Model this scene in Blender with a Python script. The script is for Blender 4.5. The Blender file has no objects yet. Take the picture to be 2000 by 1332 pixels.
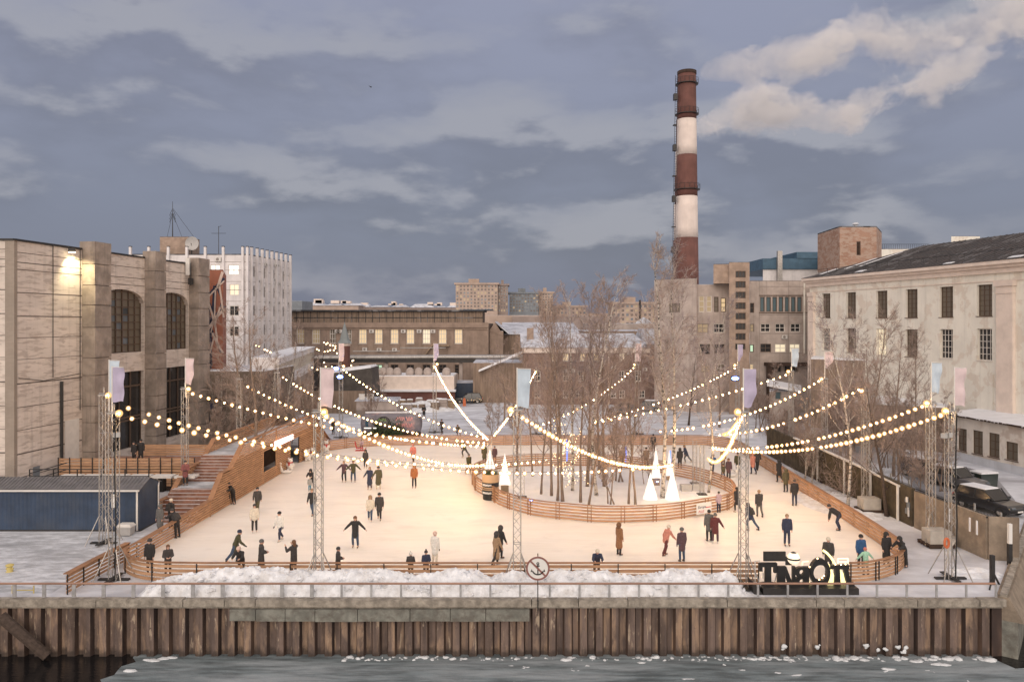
import bpy, bmesh, math, random
from mathutils import Vector, Matrix, noise as mnoise
R = math.radians
C = bpy.context.scene.collection
SC = bpy.context.scene
F, HC, Y0 = 1500.0, 13.5, 628.0          # focal length in photo pixels, camera height, horizon row

# ---------------------------------------------------------------- camera, sky, sun, exposure
cam_d = bpy.data.cameras.new('camera'); cam = bpy.data.objects.new('camera', cam_d); C.objects.link(cam)
cam.location = (0, 0, HC); cam.rotation_euler = (R(90), 0, 0)
cam_d.sensor_width = 36; cam_d.lens = 36 * F / 2000; cam_d.shift_y = -38 / 2000
cam_d.clip_start = 0.5; cam_d.clip_end = 20000
SC.camera = cam
SC.view_settings.view_transform = 'Standard'; SC.view_settings.look = 'None'
SC.view_settings.exposure = 0.25; SC.view_settings.gamma = 1.0
SUN_EL, SUN_AZ = R(16), R(188)           # the low sun behind the camera, azimuth from +Y clockwise
sun_d = bpy.data.lights.new('sun', 'SUN'); sun = bpy.data.objects.new('sun', sun_d); C.objects.link(sun)
sun_d.energy = 1.0; sun_d.angle = R(45); sun_d.color = (1.0, .86, .74)
sd = Vector((math.sin(SUN_AZ) * math.cos(SUN_EL), math.cos(SUN_AZ) * math.cos(SUN_EL), math.sin(SUN_EL)))
sun.rotation_euler = sd.to_track_quat('Z', 'Y').to_euler()
cy = SC.cycles
cy.volume_bounces = 4; cy.max_bounces = 8; cy.diffuse_bounces = 3; cy.transparent_max_bounces = 8
cy.sample_clamp_indirect = 4.0; cy.use_denoising = True; cy.use_light_tree = True
cy.volume_step_rate = 2.0; cy.caustics_reflective = False; cy.caustics_refractive = False

class NT:
    """terse node-tree writer"""
    def __init__(s, tree): s.t = tree; s.n = tree.nodes; s.l = tree.links
    def new(s, typ, **kw):
        nd = s.n.new(typ)
        for k, v in kw.items():
            if k.startswith('i_'):
                key = k[2:]; key = int(key) if key.isdigit() else key
                s.put(nd.inputs[key], v)
            else: setattr(nd, k, v)
        return nd
    def put(s, sock, v):
        if isinstance(v, bpy.types.NodeSocket): s.l.new(v, sock)
        elif isinstance(v, bpy.types.Node): s.l.new(v.outputs[0], sock)
        else: sock.default_value = v
    def math(s, op, a, b=0.0, c=None, clamp=False):
        nd = s.n.new('ShaderNodeMath'); nd.operation = op; nd.use_clamp = clamp
        s.put(nd.inputs[0], a); s.put(nd.inputs[1], b)
        if c is not None: s.put(nd.inputs[2], c)
        return nd.outputs[0]
    def vmath(s, op, a, b):
        nd = s.n.new('ShaderNodeVectorMath'); nd.operation = op
        s.put(nd.inputs[0], a); s.put(nd.inputs[1], b)
        return nd.outputs[0]
    def noise(s, vec, scale, detail=4, rough=.55, dist=0.0):
        nd = s.n.new('ShaderNodeTexNoise'); s.put(nd.inputs['Vector'], vec)
        nd.inputs['Scale'].default_value = scale; nd.inputs['Detail'].default_value = detail
        nd.inputs['Roughness'].default_value = rough; nd.inputs['Distortion'].default_value = dist
        return nd.outputs[0]
    def smooth(s, v, a, b, lo=0.0, hi=1.0):
        nd = s.n.new('ShaderNodeMapRange'); nd.interpolation_type = 'SMOOTHSTEP'
        s.put(nd.inputs[0], v); nd.inputs[1].default_value = a; nd.inputs[2].default_value = b
        nd.inputs[3].default_value = lo; nd.inputs[4].default_value = hi
        return nd.outputs[0]
    def mix(s, f, a, b, blend='MIX'):
        nd = s.n.new('ShaderNodeMix'); nd.data_type = 'RGBA'; nd.blend_type = blend
        s.put(nd.inputs[0], f); s.put(nd.inputs[6], a); s.put(nd.inputs[7], b)
        return nd.outputs[2]
    def mapping(s, vec, scale=(1, 1, 1), loc=(0, 0, 0), rot=(0, 0, 0)):
        nd = s.n.new('ShaderNodeMapping'); s.put(nd.inputs[0], vec)
        nd.inputs['Location'].default_value = loc; nd.inputs['Rotation'].default_value = rot; nd.inputs['Scale'].default_value = scale
        return nd.outputs[0]

def rgb(h, a=1.0):
    """sRGB 0-255 triple -> linear"""
    f = lambda c: ((c / 255 + .055) / 1.055) ** 2.4 if c > 10 else c / 255 / 12.92
    return (f(h[0]), f(h[1]), f(h[2]), a)

w = bpy.data.worlds.new('World'); SC.world = w; w.use_nodes = True
w.node_tree.nodes.clear(); t = NT(w.node_tree)
out = t.new('ShaderNodeOutputWorld')
nish = t.new('ShaderNodeTexSky', sky_type='NISHITA'); nish.sun_disc = False
nish.sun_elevation = R(4); nish.sun_rotation = SUN_AZ; nish.altitude = 10; nish.air_density = 1.0; nish.dust_density = 2.0
bg1 = t.new('ShaderNodeBackground', i_0=nish, i_1=0.10)
d = t.new('ShaderNodeTexCoord').outputs['Generated']
sx = t.new('ShaderNodeSeparateXYZ', i_0=d)
dx, dy, dz = sx.outputs
pl = t.new('ShaderNodeCombineXYZ', i_0=dx, i_1=t.math('MULTIPLY', dz, 2.5), i_2=dy).outputs[0]
n1 = t.noise(t.mapping(pl, loc=(.35, .3, 0)), 4.3, 6, .50, .1)
n2 = t.noise(t.mapping(pl, loc=(.35, .365, 0)), 4.3, 6, .50, .1)
n3 = t.noise(t.mapping(pl, scale=(.7, .8, .7), loc=(7, 1, 0)), 1.6, 3, .5)
cl = t.smooth(t.math('ADD', n1, t.math('MULTIPLY', t.math('SUBTRACT', n3, .5), .45)), .36, .66)
rim = t.smooth(t.math('SUBTRACT', n1, n2), -0.035, .085)
grad = t.smooth(dz, 0.0, .42)
blue = t.mix(grad, rgb((116, 122, 140)), rgb((141, 145, 166)))
cdark = t.mix(grad, rgb((108, 113, 129)), rgb((120, 123, 141)))
clit = rgb((154, 155, 165))
cloud = t.mix(rim, cdark, clit)
sky = t.mix(t.math('MULTIPLY', cl, .85), blue, cloud)
# the western half of the dusk sky, behind the camera, is brighter and warm
back = t.smooth(t.math('MULTIPLY', dy, -1.0), -.62, .45)
sky = t.mix(back, sky, (1.10, .97, .89, 1))
# below the horizon
sky = t.mix(t.smooth(dz, -.03, 0.0), (.12, .12, .13, 1), sky)
bg2 = t.new('ShaderNodeBackground', i_0=sky, i_1=1.0)
mx = t.new('ShaderNodeMixShader', i_0=.9); t.put(mx.inputs[1], bg1); t.put(mx.inputs[2], bg2)
t.put(out.inputs[0], mx)

# ---------------------------------------------------------------- photo pixel -> world
def PX(px, Y): return (px - 1000) * Y / F
def PZ(py, Y): return HC - (py - Y0) * Y / F
def G(px, py, z=0.0):
    Y = (HC - z) * F / (py - Y0); return (PX(px, Y), Y)
def P3(px, py, Y): return Vector((PX(px, Y), Y, PZ(py, Y)))

# ---------------------------------------------------------------- mesh builder
class MB:
    def __init__(s): s.v = []; s.f = []; s.m = []; s.cm = 0
    def face(s, ids): s.f.append(ids); s.m.append(s.cm)
    def quad(s, a, b, c, d):
        i = len(s.v); s.v += [tuple(a), tuple(b), tuple(c), tuple(d)]; s.face((i, i+1, i+2, i+3))
    def poly(s, pts):
        i = len(s.v); s.v += [tuple(p) for p in pts]; s.face(tuple(range(i, i+len(pts))))
    def hexa(s, b):          # 8 points: bottom ring CCW, top ring CCW
        i = len(s.v); s.v += [tuple(p) for p in b]
        for q in ((3,2,1,0), (4,5,6,7), (0,1,5,4), (1,2,6,5), (2,3,7,6), (3,0,4,7)): s.face(tuple(i+k for k in q))
    def box(s, x0, x1, y0, y1, z0, z1):
        s.hexa([(x0,y0,z0),(x1,y0,z0),(x1,y1,z0),(x0,y1,z0),(x0,y0,z1),(x1,y0,z1),(x1,y1,z1),(x0,y1,z1)])
    def rbox(s, c, sx, sy, z0, z1, rz=0, taper=1.0):
        ca, sa = math.cos(rz), math.sin(rz); P = []
        for z, k in ((z0, 1.0), (z1, taper)):
            for u, v in ((-.5,-.5),(.5,-.5),(.5,.5),(-.5,.5)):
                x, y = u*sx*k, v*sy*k; P.append((c[0]+x*ca-y*sa, c[1]+x*sa+y*ca, z))
        s.hexa(P)
    def beam(s, a, b, w, h=None, up=(0,0,1)):
        a, b = Vector(a), Vector(b); d = (b-a)
        if d.length < 1e-6: return
        d.normalize(); u = Vector(up)
        if abs(d.dot(u)) > .99: u = Vector((0,1,0))
        x = d.cross(u).normalized()*(w/2); y = x.cross(d).normalized()*((h or w)/2)
        s.hexa([a-x-y, a+x-y, a+x+y, a-x+y, b-x-y, b+x-y, b+x+y, b-x+y][:4] + [b-x-y, b+x-y, b+x+y, b-x+y])
    def tube(s, pts, rad, n=6, caps=True):
        pts = [Vector(p) for p in pts]; k = len(pts)
        if not hasattr(rad, '__len__'): rad = [rad]*k
        rings = []; px = None
        for i in range(k):
            d = (pts[min(i+1, k-1)] - pts[max(i-1, 0)])
            d = d.normalized() if d.length > 1e-9 else Vector((0,0,1))
            if px is None:
                a = Vector((0,0,1)) if abs(d.z) < .9 else Vector((1,0,0)); px = d.cross(a).normalized()
            else:
                px = px - d*px.dot(d); px = px.normalized() if px.length > 1e-6 else d.orthogonal().normalized()
            py = d.cross(px); i0 = len(s.v)
            for j in range(n):
                a = 2*math.pi*j/n; s.v.append(tuple(pts[i] + (px*math.cos(a)+py*math.sin(a))*rad[i]))
            rings.append(i0)
        for i in range(k-1):
            for j in range(n):
                a, b = rings[i], rings[i+1]; s.face((a+j, a+(j+1)%n, b+(j+1)%n, b+j))
        if caps and n > 2:
            s.face(tuple(rings[0]+j for j in range(n))[::-1]); s.face(tuple(rings[-1]+j for j in range(n)))
    def lathe(s, c, prof, n=16):
        k = len(prof); i0 = len(s.v)
        for r, z in prof:
            for j in range(n):
                a = 2*math.pi*j/n; s.v.append((c[0]+r*math.cos(a), c[1]+r*math.sin(a), c[2]+z))
        for i in range(k-1):
            for j in range(n):
                a, b = i0+i*n, i0+(i+1)*n; s.face((a+j, a+(j+1)%n, b+(j+1)%n, b+j))
        s.face(tuple(i0+j for j in range(n))[::-1]); s.face(tuple(i0+(k-1)*n+j for j in range(n)))
    def sphere(s, c, r, n=8, m=6, sc=(1,1,1)):
        i0 = len(s.v); s.v.append((c[0], c[1], c[2]-r*sc[2]))
        for i in range(1, m):
            a = math.pi*i/m - math.pi/2
            for j in range(n):
                b = 2*math.pi*j/n
                s.v.append((c[0]+r*sc[0]*math.cos(a)*math.cos(b), c[1]+r*sc[1]*math.cos(a)*math.sin(b), c[2]+r*sc[2]*math.sin(a)))
        s.v.append((c[0], c[1], c[2]+r*sc[2])); top = len(s.v)-1
        for j in range(n):
            s.face((i0, i0+1+(j+1)%n, i0+1+j)); q = i0+1+(m-2)*n; s.face((q+j, q+(j+1)%n, top))
        for i in range(m-2):
            a = i0+1+i*n; b = a+n
            for j in range(n): s.face((a+j, a+(j+1)%n, b+(j+1)%n, b+j))
    def prism(s, poly, z0, z1):
        n = len(poly); i = len(s.v)
        s.v += [(p[0], p[1], z0) for p in poly] + [(p[0], p[1], z1) for p in poly]
        s.face(tuple(i+j for j in range(n))[::-1]); s.face(tuple(i+n+j for j in range(n)))
        for j in range(n): s.face((i+j, i+(j+1)%n, i+n+(j+1)%n, i+n+j))
    def sweep(s, pts, w, z0, z1, closed=False):
        """rectangular board following a plan polyline"""
        n = len(pts); P = [Vector((p[0], p[1])) for p in pts]; i0 = len(s.v)
        for i in range(n):
            a = P[(i-1) % n] if closed or i > 0 else P[i]; b = P[(i+1) % n] if closed or i < n-1 else P[i]
            d = (b-a).normalized(); nn = Vector((d.y, -d.x))*(w/2)
            zz0 = z0[i] if hasattr(z0, '__len__') else z0; zz1 = z1[i] if hasattr(z1, '__len__') else z1
            for q, z in ((P[i]+nn, zz0), (P[i]-nn, zz0), (P[i]-nn, zz1), (P[i]+nn, zz1)): s.v.append((q.x, q.y, z))
        for i in range(n if closed else n-1):
            a, b = i0+4*i, i0+4*((i+1) % n)
            for j in range(4): s.face((a+j, b+j, b+(j+1)%4, a+(j+1)%4))
        if not closed: s.face((i0, i0+1, i0+2, i0+3)); e = i0+4*(n-1); s.face((e+3, e+2, e+1, e))
    def mesh(s, name, mats, smooth=False, off=None):
        me = bpy.data.meshes.new(name)
        v = s.v if off is None else [(x-off[0], y-off[1], z-off[2]) for x, y, z in s.v]
        me.from_pydata(v, [], s.f)
        for m in (mats if isinstance(mats, (list, tuple)) else [mats]): me.materials.append(m)
        if any(s.m): me.polygons.foreach_set('material_index', s.m)
        if smooth: me.polygons.foreach_set('use_smooth', [True]*len(me.polygons))
        me.update(); return me
    def build(s, name, mats, parent=None, smooth=False, rel=False, label=None, fix=False):
        """world-space vertices; under a parent they are stored relative to the thing's base unless rel"""
        off = None
        if parent is not None and not rel:
            r = parent
            off = Vector((0, 0, 0))
            while r is not None: off = off + r.location; r = r.parent
        me = s.mesh(name, mats, smooth, off)
        if fix:
            bm = bmesh.new(); bm.from_mesh(me); bmesh.ops.recalc_face_normals(bm, faces=bm.faces); bm.to_mesh(me); bm.free()
        o = bpy.data.objects.new(name, me); C.objects.link(o)
        if parent is not None: o.parent = parent
        if label: o['label'] = label
        return o

def tag(o, label, cat, group=None, kind=None):
    if label: o['label'] = label
    if cat: o['category'] = cat
    if group: o['group'] = group
    if kind: o['kind'] = kind
    return o
def thing(name, label, cat, loc=(0, 0, 0), rz=0, group=None):
    o = bpy.data.objects.new(name, None); C.objects.link(o); o.location = loc; o.rotation_euler = (0, 0, rz)
    o.empty_display_size = .3
    return tag(o, label, cat, group)
def struct(o, label=None): o['kind'] = 'structure'; (label and o.__setitem__('label', label)); return o
KIDS = {}
def kids(o): return [c for c in bpy.data.objects if c.parent is o]
def dup(o, loc, rz=0, label=None, sc=1.0, ch=None, mat=None):
    """a thing, its parts and their sub-parts"""
    c = o.copy(); C.objects.link(c); c.location = loc; c.rotation_euler = (0, 0, rz); c.scale = (sc,)*3
    if label: c['label'] = label
    for k in (ch if ch is not None else kids(o)):
        e = k.copy(); C.objects.link(e); e.parent = c
        for k2 in (kids(k) if ch is None else []):
            e2 = k2.copy(); C.objects.link(e2); e2.parent = e
    return c

# ---------------------------------------------------------------- materials
MAT = {}
def mat(name, col, rough=.8, var=.15, scale=1.5, col2=None, f2=.5, sc2=.4, streak=0.0, bump=0.0, bscale=None, metal=0.0, spec=.5, emit=None, estr=0.0, sharp=.12, stretch=(1,1,1), coat=0.0):
    """noise-varied principled surface; col2 = large patches, streak = vertical run-off stains"""
    m = bpy.data.materials.new(name); m.use_nodes = True; MAT[name] = m
    t = NT(m.node_tree); b = t.n['Principled BSDF']
    co = t.new('ShaderNodeTexCoord').outputs['Object']
    c = col if len(col) == 4 else (*col, 1)
    dark = tuple(x*(1-var) for x in c[:3])+(1,); lite = tuple(min(1, x*(1+var)) for x in c[:3])+(1,)
    vec = t.mapping(co, scale=stretch)
    n = t.noise(vec, scale, 6, .6)
    base = t.mix(t.smooth(n, .3, .7), dark, lite)
    if col2 is not None:
        n2 = t.noise(t.mapping(co, loc=(9, 4, 2), scale=stretch), sc2, 7, .62, .3)
        base = t.mix(t.math('MULTIPLY', t.smooth(n2, .55-sharp, .55+sharp), f2), base, (*col2[:3], 1))
    if streak:
        n3 = t.noise(t.mapping(co, scale=(2.2, 2.2, .12)), 1.0, 5, .6)
        base = t.mix(t.math('MULTIPLY', t.smooth(n3, .5, .75), streak), base, tuple(x*.45 for x in c[:3])+(1,))
    t.put(b.inputs['Base Color'], base)
    b.inputs['Roughness'].default_value = rough; b.inputs['Metallic'].default_value = metal
    b.inputs['Specular IOR Level'].default_value = spec
    if coat: b.inputs['Coat Weight'].default_value = coat
    if bump:
        bn = t.new('ShaderNodeBump'); bn.inputs['Strength'].default_value = bump; bn.inputs['Distance'].default_value = .08
        t.put(bn.inputs['Height'], t.noise(co, bscale or scale*3, 5, .65)); t.put(b.inputs['Normal'], bn)
    if emit is not None:
        b.inputs['Emission Color'].default_value = (*emit[:3], 1); b.inputs['Emission Strength'].default_value = estr
    return m
def flat(name, col, rough=.6, metal=0.0, emit=None, estr=0.0, spec=.5):
    m = bpy.data.materials.new(name); m.use_nodes = True; MAT[name] = m
    b = m.node_tree.nodes['Principled BSDF']; b.inputs['Base Color'].default_value = (*col[:3], 1)
    b.inputs['Roughness'].default_value = rough; b.inputs['Metallic'].default_value = metal; b.inputs['Specular IOR Level'].default_value = spec
    if emit is not None:
        b.inputs['Emission Color'].default_value = (*emit[:3], 1); b.inputs['Emission Strength'].default_value = estr
    return m
def brick(name, c1, c2, mortar, scale=1.0, rough=.9, patch=None, pf=.5):
    """running-bond masonry on vertical walls: u = x+y, v = z"""
    m = bpy.data.materials.new(name); m.use_nodes = True; MAT[name] = m
    t = NT(m.node_tree); b = t.n['Principled BSDF']; co = t.new('ShaderNodeTexCoord').outputs['Object']
    s = t.new('ShaderNodeSeparateXYZ', i_0=co)
    uv = t.new('ShaderNodeCombineXYZ', i_0=t.math('ADD', s.outputs[0], s.outputs[1]), i_1=s.outputs[2]).outputs[0]
    bt = t.new('ShaderNodeTexBrick'); t.put(bt.inputs['Vector'], uv); bt.inputs['Scale'].default_value = scale
    bt.inputs['Color1'].default_value = (*c1[:3], 1); bt.inputs['Color2'].default_value = (*c2[:3], 1); bt.inputs['Mortar'].default_value = (*mortar[:3], 1)
    bt.inputs['Brick Width'].default_value = .27; bt.inputs['Row Height'].default_value = .085; bt.inputs['Mortar Size'].default_value = .012
    base = t.mix(t.math('MULTIPLY', t.smooth(t.noise(co, .5, 6, .6), .35, .7), .45), bt.outputs[0], tuple(x*.55 for x in c1[:3])+(1,))
    if patch is not None:
        n2 = t.noise(t.mapping(co, loc=(3, 8, 1), scale=(1,1,2.2)), .9, 8, .7, .5)
        base = t.mix(t.math('MULTIPLY', t.smooth(n2, .46, .54), pf), base, (*patch[:3], 1))
    t.put(b.inputs['Base Color'], base); b.inputs['Roughness'].default_value = rough
    return m

mat('snow', (.80, .81, .84), .7, .06, .8, col2=(.66, .67, .71), f2=.6, sc2=.18, bump=.5, bscale=2.0)
mat('snow_heap', (.78, .80, .84), .8, .14, 2.5, col2=(.52, .49, .46), f2=.45, sc2=1.6, bump=1.0, bscale=6, sharp=.10)
mat('yard_snow', (.66, .68, .73), .75, .16, .35, col2=(.33, .33, .36), f2=.75, sc2=.10, bump=.5, bscale=1.2, stretch=(1, 1.6, 1))
mat('slush', (.26, .26, .28), .55, .25, .5, col2=(.60, .61, .65), f2=.8, sc2=.16, bump=.4, stretch=(1, .5, 1))
mat('dirty_pavement', (.58, .60, .64), .7, .28, 2.2, col2=(.26, .27, .29), f2=.8, sc2=.35, bump=.8, bscale=5, stretch=(.5, 1.3, 1))
mat('rink_ice', (.85, .80, .735), .36, .05, .5, col2=(.88, .845, .79), f2=.7, sc2=.35, bump=.05, bscale=6, spec=.22, stretch=(.5, 1.4, 1))
_t = NT(MAT['rink_ice'].node_tree); _b = _t.n['Principled BSDF']; _co = _t.new('ShaderNodeTexCoord').outputs['Object']; _c = _b.inputs['Base Color'].links[0].from_socket; _sum = None
for _k, _a in enumerate((15, 62, 105, 150)):           # skate scratches: long thin noise in four directions
    _n = _t.smooth(_t.noise(_t.mapping(_co, rot=(0, 0, R(_a)), scale=(.22, 7.5, 1), loc=(_k*7, 3, 0)), 1.0, 3, .6, .6), .60, .70)
    _sum = _n if _sum is None else _t.math('MAXIMUM', _sum, _n)
_snow = _t.smooth(_t.noise(_t.mapping(_co, scale=(.6, 1.1, 1)), .55, 6, .7), .52, .68)
_c = _t.mix(_t.math('MULTIPLY', _sum, .45), _c, (.93, .91, .88, 1)); _c = _t.mix(_t.math('MULTIPLY', _snow, .45), _c, (.72, .68, .63, 1))
_t.put(_b.inputs['Base Color'], _c); _t.put(_b.inputs['Roughness'], _t.math('ADD', .40, _t.math('MULTIPLY', _t.math('MAXIMUM', _sum, _snow), .34)))
mat('wood', (.46, .27, .155), .65, .22, 1.6, col2=(.27, .135, .07), f2=.45, sc2=1.3, stretch=(.6, .6, 5))
mat('wood_cap', (.32, .165, .085), .6, .2, 1.2, col2=(.22, .115, .065), f2=.4, sc2=.9)
mat('wood_step', (.24, .115, .075), .7, .2, 1.5, col2=(.55, .5, .47), f2=.25, sc2=1.3)
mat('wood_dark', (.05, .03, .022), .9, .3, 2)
mat('pallet_wood', (.34, .25, .17), .8, .25, 2)
mat('steel_dark', (.035, .033, .033), .5, .2, 3, metal=.3)
mat('steel_galv', (.42, .40, .38), .42, .18, 4, metal=.55, col2=(.28, .25, .22), f2=.4, sc2=2)
mat('steel_rail', (.36, .36, .37), .5, .2, 3, metal=.3)
mat('rail_wood', (.30, .175, .125), .6, .25, 2, stretch=(.15, 1, 1))
mat('concrete_cap', (.33, .295, .25), .9, .3, 2.5, col2=(.17, .15, .125), f2=.65, sc2=2.2, streak=.5, bump=.7, bscale=9)
mat('concrete_old', (.20, .20, .175), .9, .3, 1.6, col2=(.11, .095, .08), f2=.7, sc2=2.2, streak=.4, bump=.4)
mat('concrete_dirty', (.265, .215, .165), .9, .25, 1.2, col2=(.17, .13, .10), f2=.6, sc2=.45, streak=.5, bump=.5)
mat('panel_wall', (.66, .58, .52), .9, .08, .5, col2=(.33, .26, .22), f2=.48, sc2=1.5, streak=.35, bump=.3, sharp=.045, stretch=(.55, .45, 2.6))
mat('panel_seam', (.13, .105, .09), .95, .3, 3)
mat('panel_dark', (.33, .275, .235), .9, .2, .8, col2=(.19, .155, .13), f2=.55, sc2=.9, streak=.5, bump=.4)
mat('plaster_white', (.70, .655, .60), .85, .1, .5, col2=(.46, .36, .295), f2=.55, sc2=.55, streak=.14, sharp=.05)
mat('plaster_cream', (.76, .73, .655), .85, .06, .5, col2=(.58, .47, .38), f2=.42, sc2=.6, streak=.28, sharp=.03)
mat('trim_pink', (.70, .60, .53), .8, .08, 1)
mat('office_white', (.69, .66, .66), .8, .1, .7, streak=.28)
mat('office_grey', (.52, .54, .58), .8, .1, .7, streak=.25)
mat('factory_wall', (.30, .225, .18), .9, .15, .8, col2=(.20, .15, .12), f2=.5, sc2=.4, streak=.3)
mat('factory_monitor', (.25, .185, .14), .85, .25, 1.0, streak=.6, stretch=(3, 1, .3))
mat('roof_dark', (.045, .045, .05), .9, .25, 1.2, col2=(.55, .56, .6), f2=.25, sc2=.35, sharp=.04)
mat('roof_snow', (.60, .62, .68), .8, .15, .6, col2=(.25, .25, .28), f2=.6, sc2=.45, sharp=.08)
mat('roof_brown', (.062, .054, .052), .9, .35, 2.2, col2=(.11, .075, .06), f2=.6, sc2=1.2, sharp=.15)
mat('block_grey', (.44, .375, .34), .9, .13, .8, col2=(.30, .25, .22), f2=.5, sc2=.5, streak=.4)
mat('stair_brick', (.36, .27, .215), .9, .18, 1.4, col2=(.24, .18, .14), f2=.5, sc2=.6, streak=.3)
mat('city_wall', (.40, .31, .255), .9, .12, .2, streak=.2)
mat('city_dark', (.27, .215, .19), .9, .15, .2)
mat('city_blue', (.16, .18, .20), .6, .15, .3)
mat('chimney_red', (.15, .067, .056), .85, .18, .5, streak=.3)
mat('chimney_white', (.72, .63, .58), .85, .07, .5, streak=.14)
mat('blue_sheet', (.026, .048, .092), .55, .2, 1, streak=.35, col2=(.06, .07, .09), f2=.4, sc2=.8)
mat('blue_cladding', (.05, .11, .17), .6, .15, 1)
mat('tin_roof', (.16, .155, .16), .5, .2, 2, metal=.2)
mat('white_metal', (.68, .66, .63), .5, .06, 2)
mat('ac_white', (.60, .58, .55), .5, .08, 2)
mat('grey_box', (.45, .44, .43), .6, .1, 2)
mat('rust_panel', (.30, .115, .075), .8, .18, .4, streak=.25)
mat('mural_dark', (.03, .035, .07), .8, .2, 1)
mat('mural_pale', (.58, .47, .42), .8, .15, 1)
mat('sheet_pile', (.165, .12, .10), .8, .42, 1.1, col2=(.40, .275, .185), f2=.75, sc2=1.6, streak=.85, bump=.5, stretch=(1.5, 1.5, .30), sharp=.09, spec=.25)
_t = NT(MAT['sheet_pile'].node_tree); _b = _t.n['Principled BSDF']; _co = _t.new('ShaderNodeTexCoord').outputs['Object']; _s = _t.new('ShaderNodeSeparateXYZ', i_0=_co)
_wn = _t.new('ShaderNodeTexWhiteNoise', noise_dimensions='1D'); _t.put(_wn.inputs['W'], _t.math('FLOOR', _t.math('DIVIDE', _s.outputs[0], .39)))
_c = _b.inputs['Base Color'].links[0].from_socket; _c = _t.mix(_t.math('MULTIPLY', _wn.outputs[0], .55), _c, (.10, .078, .074, 1))
_fl = _t.smooth(_t.noise(_t.mapping(_co, scale=(5, 5, .7)), 1.0, 6, .65, .4), .60, .66); _c = _t.mix(_t.math('MULTIPLY', _fl, .75), _c, (.45, .36, .27, 1))
_td = _t.smooth(_t.math('ADD', _s.outputs[2], _t.math('MULTIPLY', _t.noise(_co, 2.5, 4, .6), .7)), -2.30, -1.95); _c = _t.mix(_t.math('MULTIPLY', _t.math('SUBTRACT', 1.0, _td), .8), _c, (.045, .036, .032, 1)); _t.put(_b.inputs['Base Color'], _c)
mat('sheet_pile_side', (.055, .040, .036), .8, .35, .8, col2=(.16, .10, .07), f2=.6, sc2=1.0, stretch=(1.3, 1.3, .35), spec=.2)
mat('river_ice', (.15, .182, .196), .6, .42, 2.6, col2=(.42, .46, .49), f2=.6, sc2=.8, sharp=.16, bump=.5, bscale=4, stretch=(.22, 1.3, 1), spec=.3)
mat('ice_crust', (.66, .69, .72), .7, .1, 3, bump=.5)
mat('bark_brown', (.20, .15, .12), .95, .25, 6, stretch=(1, 1, .3))
mat('bark_dark', (.07, .05, .04), .95, .3, 6)
mat('twig', (.31, .24, .21), .95, .2, 2)
mat('twig_grey', (.31, .255, .255), .95, .2, 2)
mat('bark_birch', (.50, .45, .40), .85, .1, 3, col2=(.05, .045, .04), f2=.9, sc2=2.4, stretch=(1.2, 1.2, 2.6), sharp=.05)
mat('flag_blue', (.52, .61, .70), .9, .06, 3); mat('flag_purple', (.47, .42, .56), .9, .06, 3); mat('flag_pink', (.68, .55, .56), .9, .06, 3)
mat('cone_snow', (.75, .75, .75), .8, .08, 5, emit=(1, .93, .86), estr=.5)
mat('ballast', (.44, .41, .37), .9, .15, 1.5)
mat('hedge', (.07, .055, .035), 1, .35, 2)
mat('tank_steel', (.17, .16, .185), .6, .3, .7, col2=(.40, .25, .25), f2=.8, sc2=.45, sharp=.04)
mat('tarp', (.075, .066, .06), .7, .3, 1)
mat('rubble', (.26, .20, .16), .9, .3, 2)
flat('black', (.012, .012, .013), .5); flat('rubber', (.02, .02, .02), .9)
flat('glass_dark', (.028, .028, .03), .12, spec=.6); flat('glass_mid', (.155, .13, .10), .3); flat('glass_grey', (.13, .15, .17), .12)
flat('glass_blue', (.10, .15, .17), .12)
flat('lit_warm', (.5, .4, .25), .3, emit=(1, .74, .42), estr=.42); flat('lit_pale', (.5, .45, .35), .3, emit=(1, .86, .60), estr=.55)
flat('lit_white', (.6, .6, .6), .3, emit=(1, .93, .82), estr=.75); flat('lit_dim', (.3, .24, .15), .3, emit=(1, .72, .42), estr=.13); flat('lit_green', (.3, .4, .3), .3, emit=(.62, .9, .62), estr=.6)
flat('frame_white', (.66, .62, .57), .6); flat('frame_brown', (.11, .075, .055), .7); flat('frame_grey', (.24, .21, .19), .7)
flat('bulb_warm', (1, .8, .5), .3, emit=(1, .61, .28), estr=285.0)
_m = bpy.data.materials.new('bulb_bloom'); _m.use_nodes = True; MAT['bulb_bloom'] = _m; _t = NT(_m.node_tree); _t.n.remove(_t.n['Principled BSDF'])  # oversized glowing shell, fading at its edge, that imitates lens bloom
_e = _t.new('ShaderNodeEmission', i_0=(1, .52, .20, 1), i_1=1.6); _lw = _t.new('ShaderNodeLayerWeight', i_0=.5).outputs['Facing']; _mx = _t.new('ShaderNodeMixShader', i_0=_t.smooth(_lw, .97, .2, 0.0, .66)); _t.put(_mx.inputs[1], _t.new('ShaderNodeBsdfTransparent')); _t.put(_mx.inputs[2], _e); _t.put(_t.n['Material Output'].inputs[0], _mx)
flat('fairy', (1, .8, .5), .3, emit=(1, .66, .34), estr=6.0)
flat('lamp_blue', (.2, .3, 1), .3, emit=(.16, .30, 1), estr=14.0)
flat('lamp_flood', (1, .95, .8), .3, emit=(1, .86, .55), estr=16.0)
flat('sign_pink', (1, .8, .8), .3, emit=(1, .62, .58), estr=1.9)
flat('sign_letter', (1, .9, .9), .3, emit=(1, .93, .90), estr=3.0)
flat('white_paint', (.72, .71, .69), .6); flat('sign_red', (.24, .10, .085), .6); flat('sign_red_bright', (.5, .05, .05), .6)
flat('yellow', (.55, .45, .16), .6); flat('orange', (.55, .14, .05), .6); flat('banner_tan', (.50, .33, .19), .7)
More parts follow.
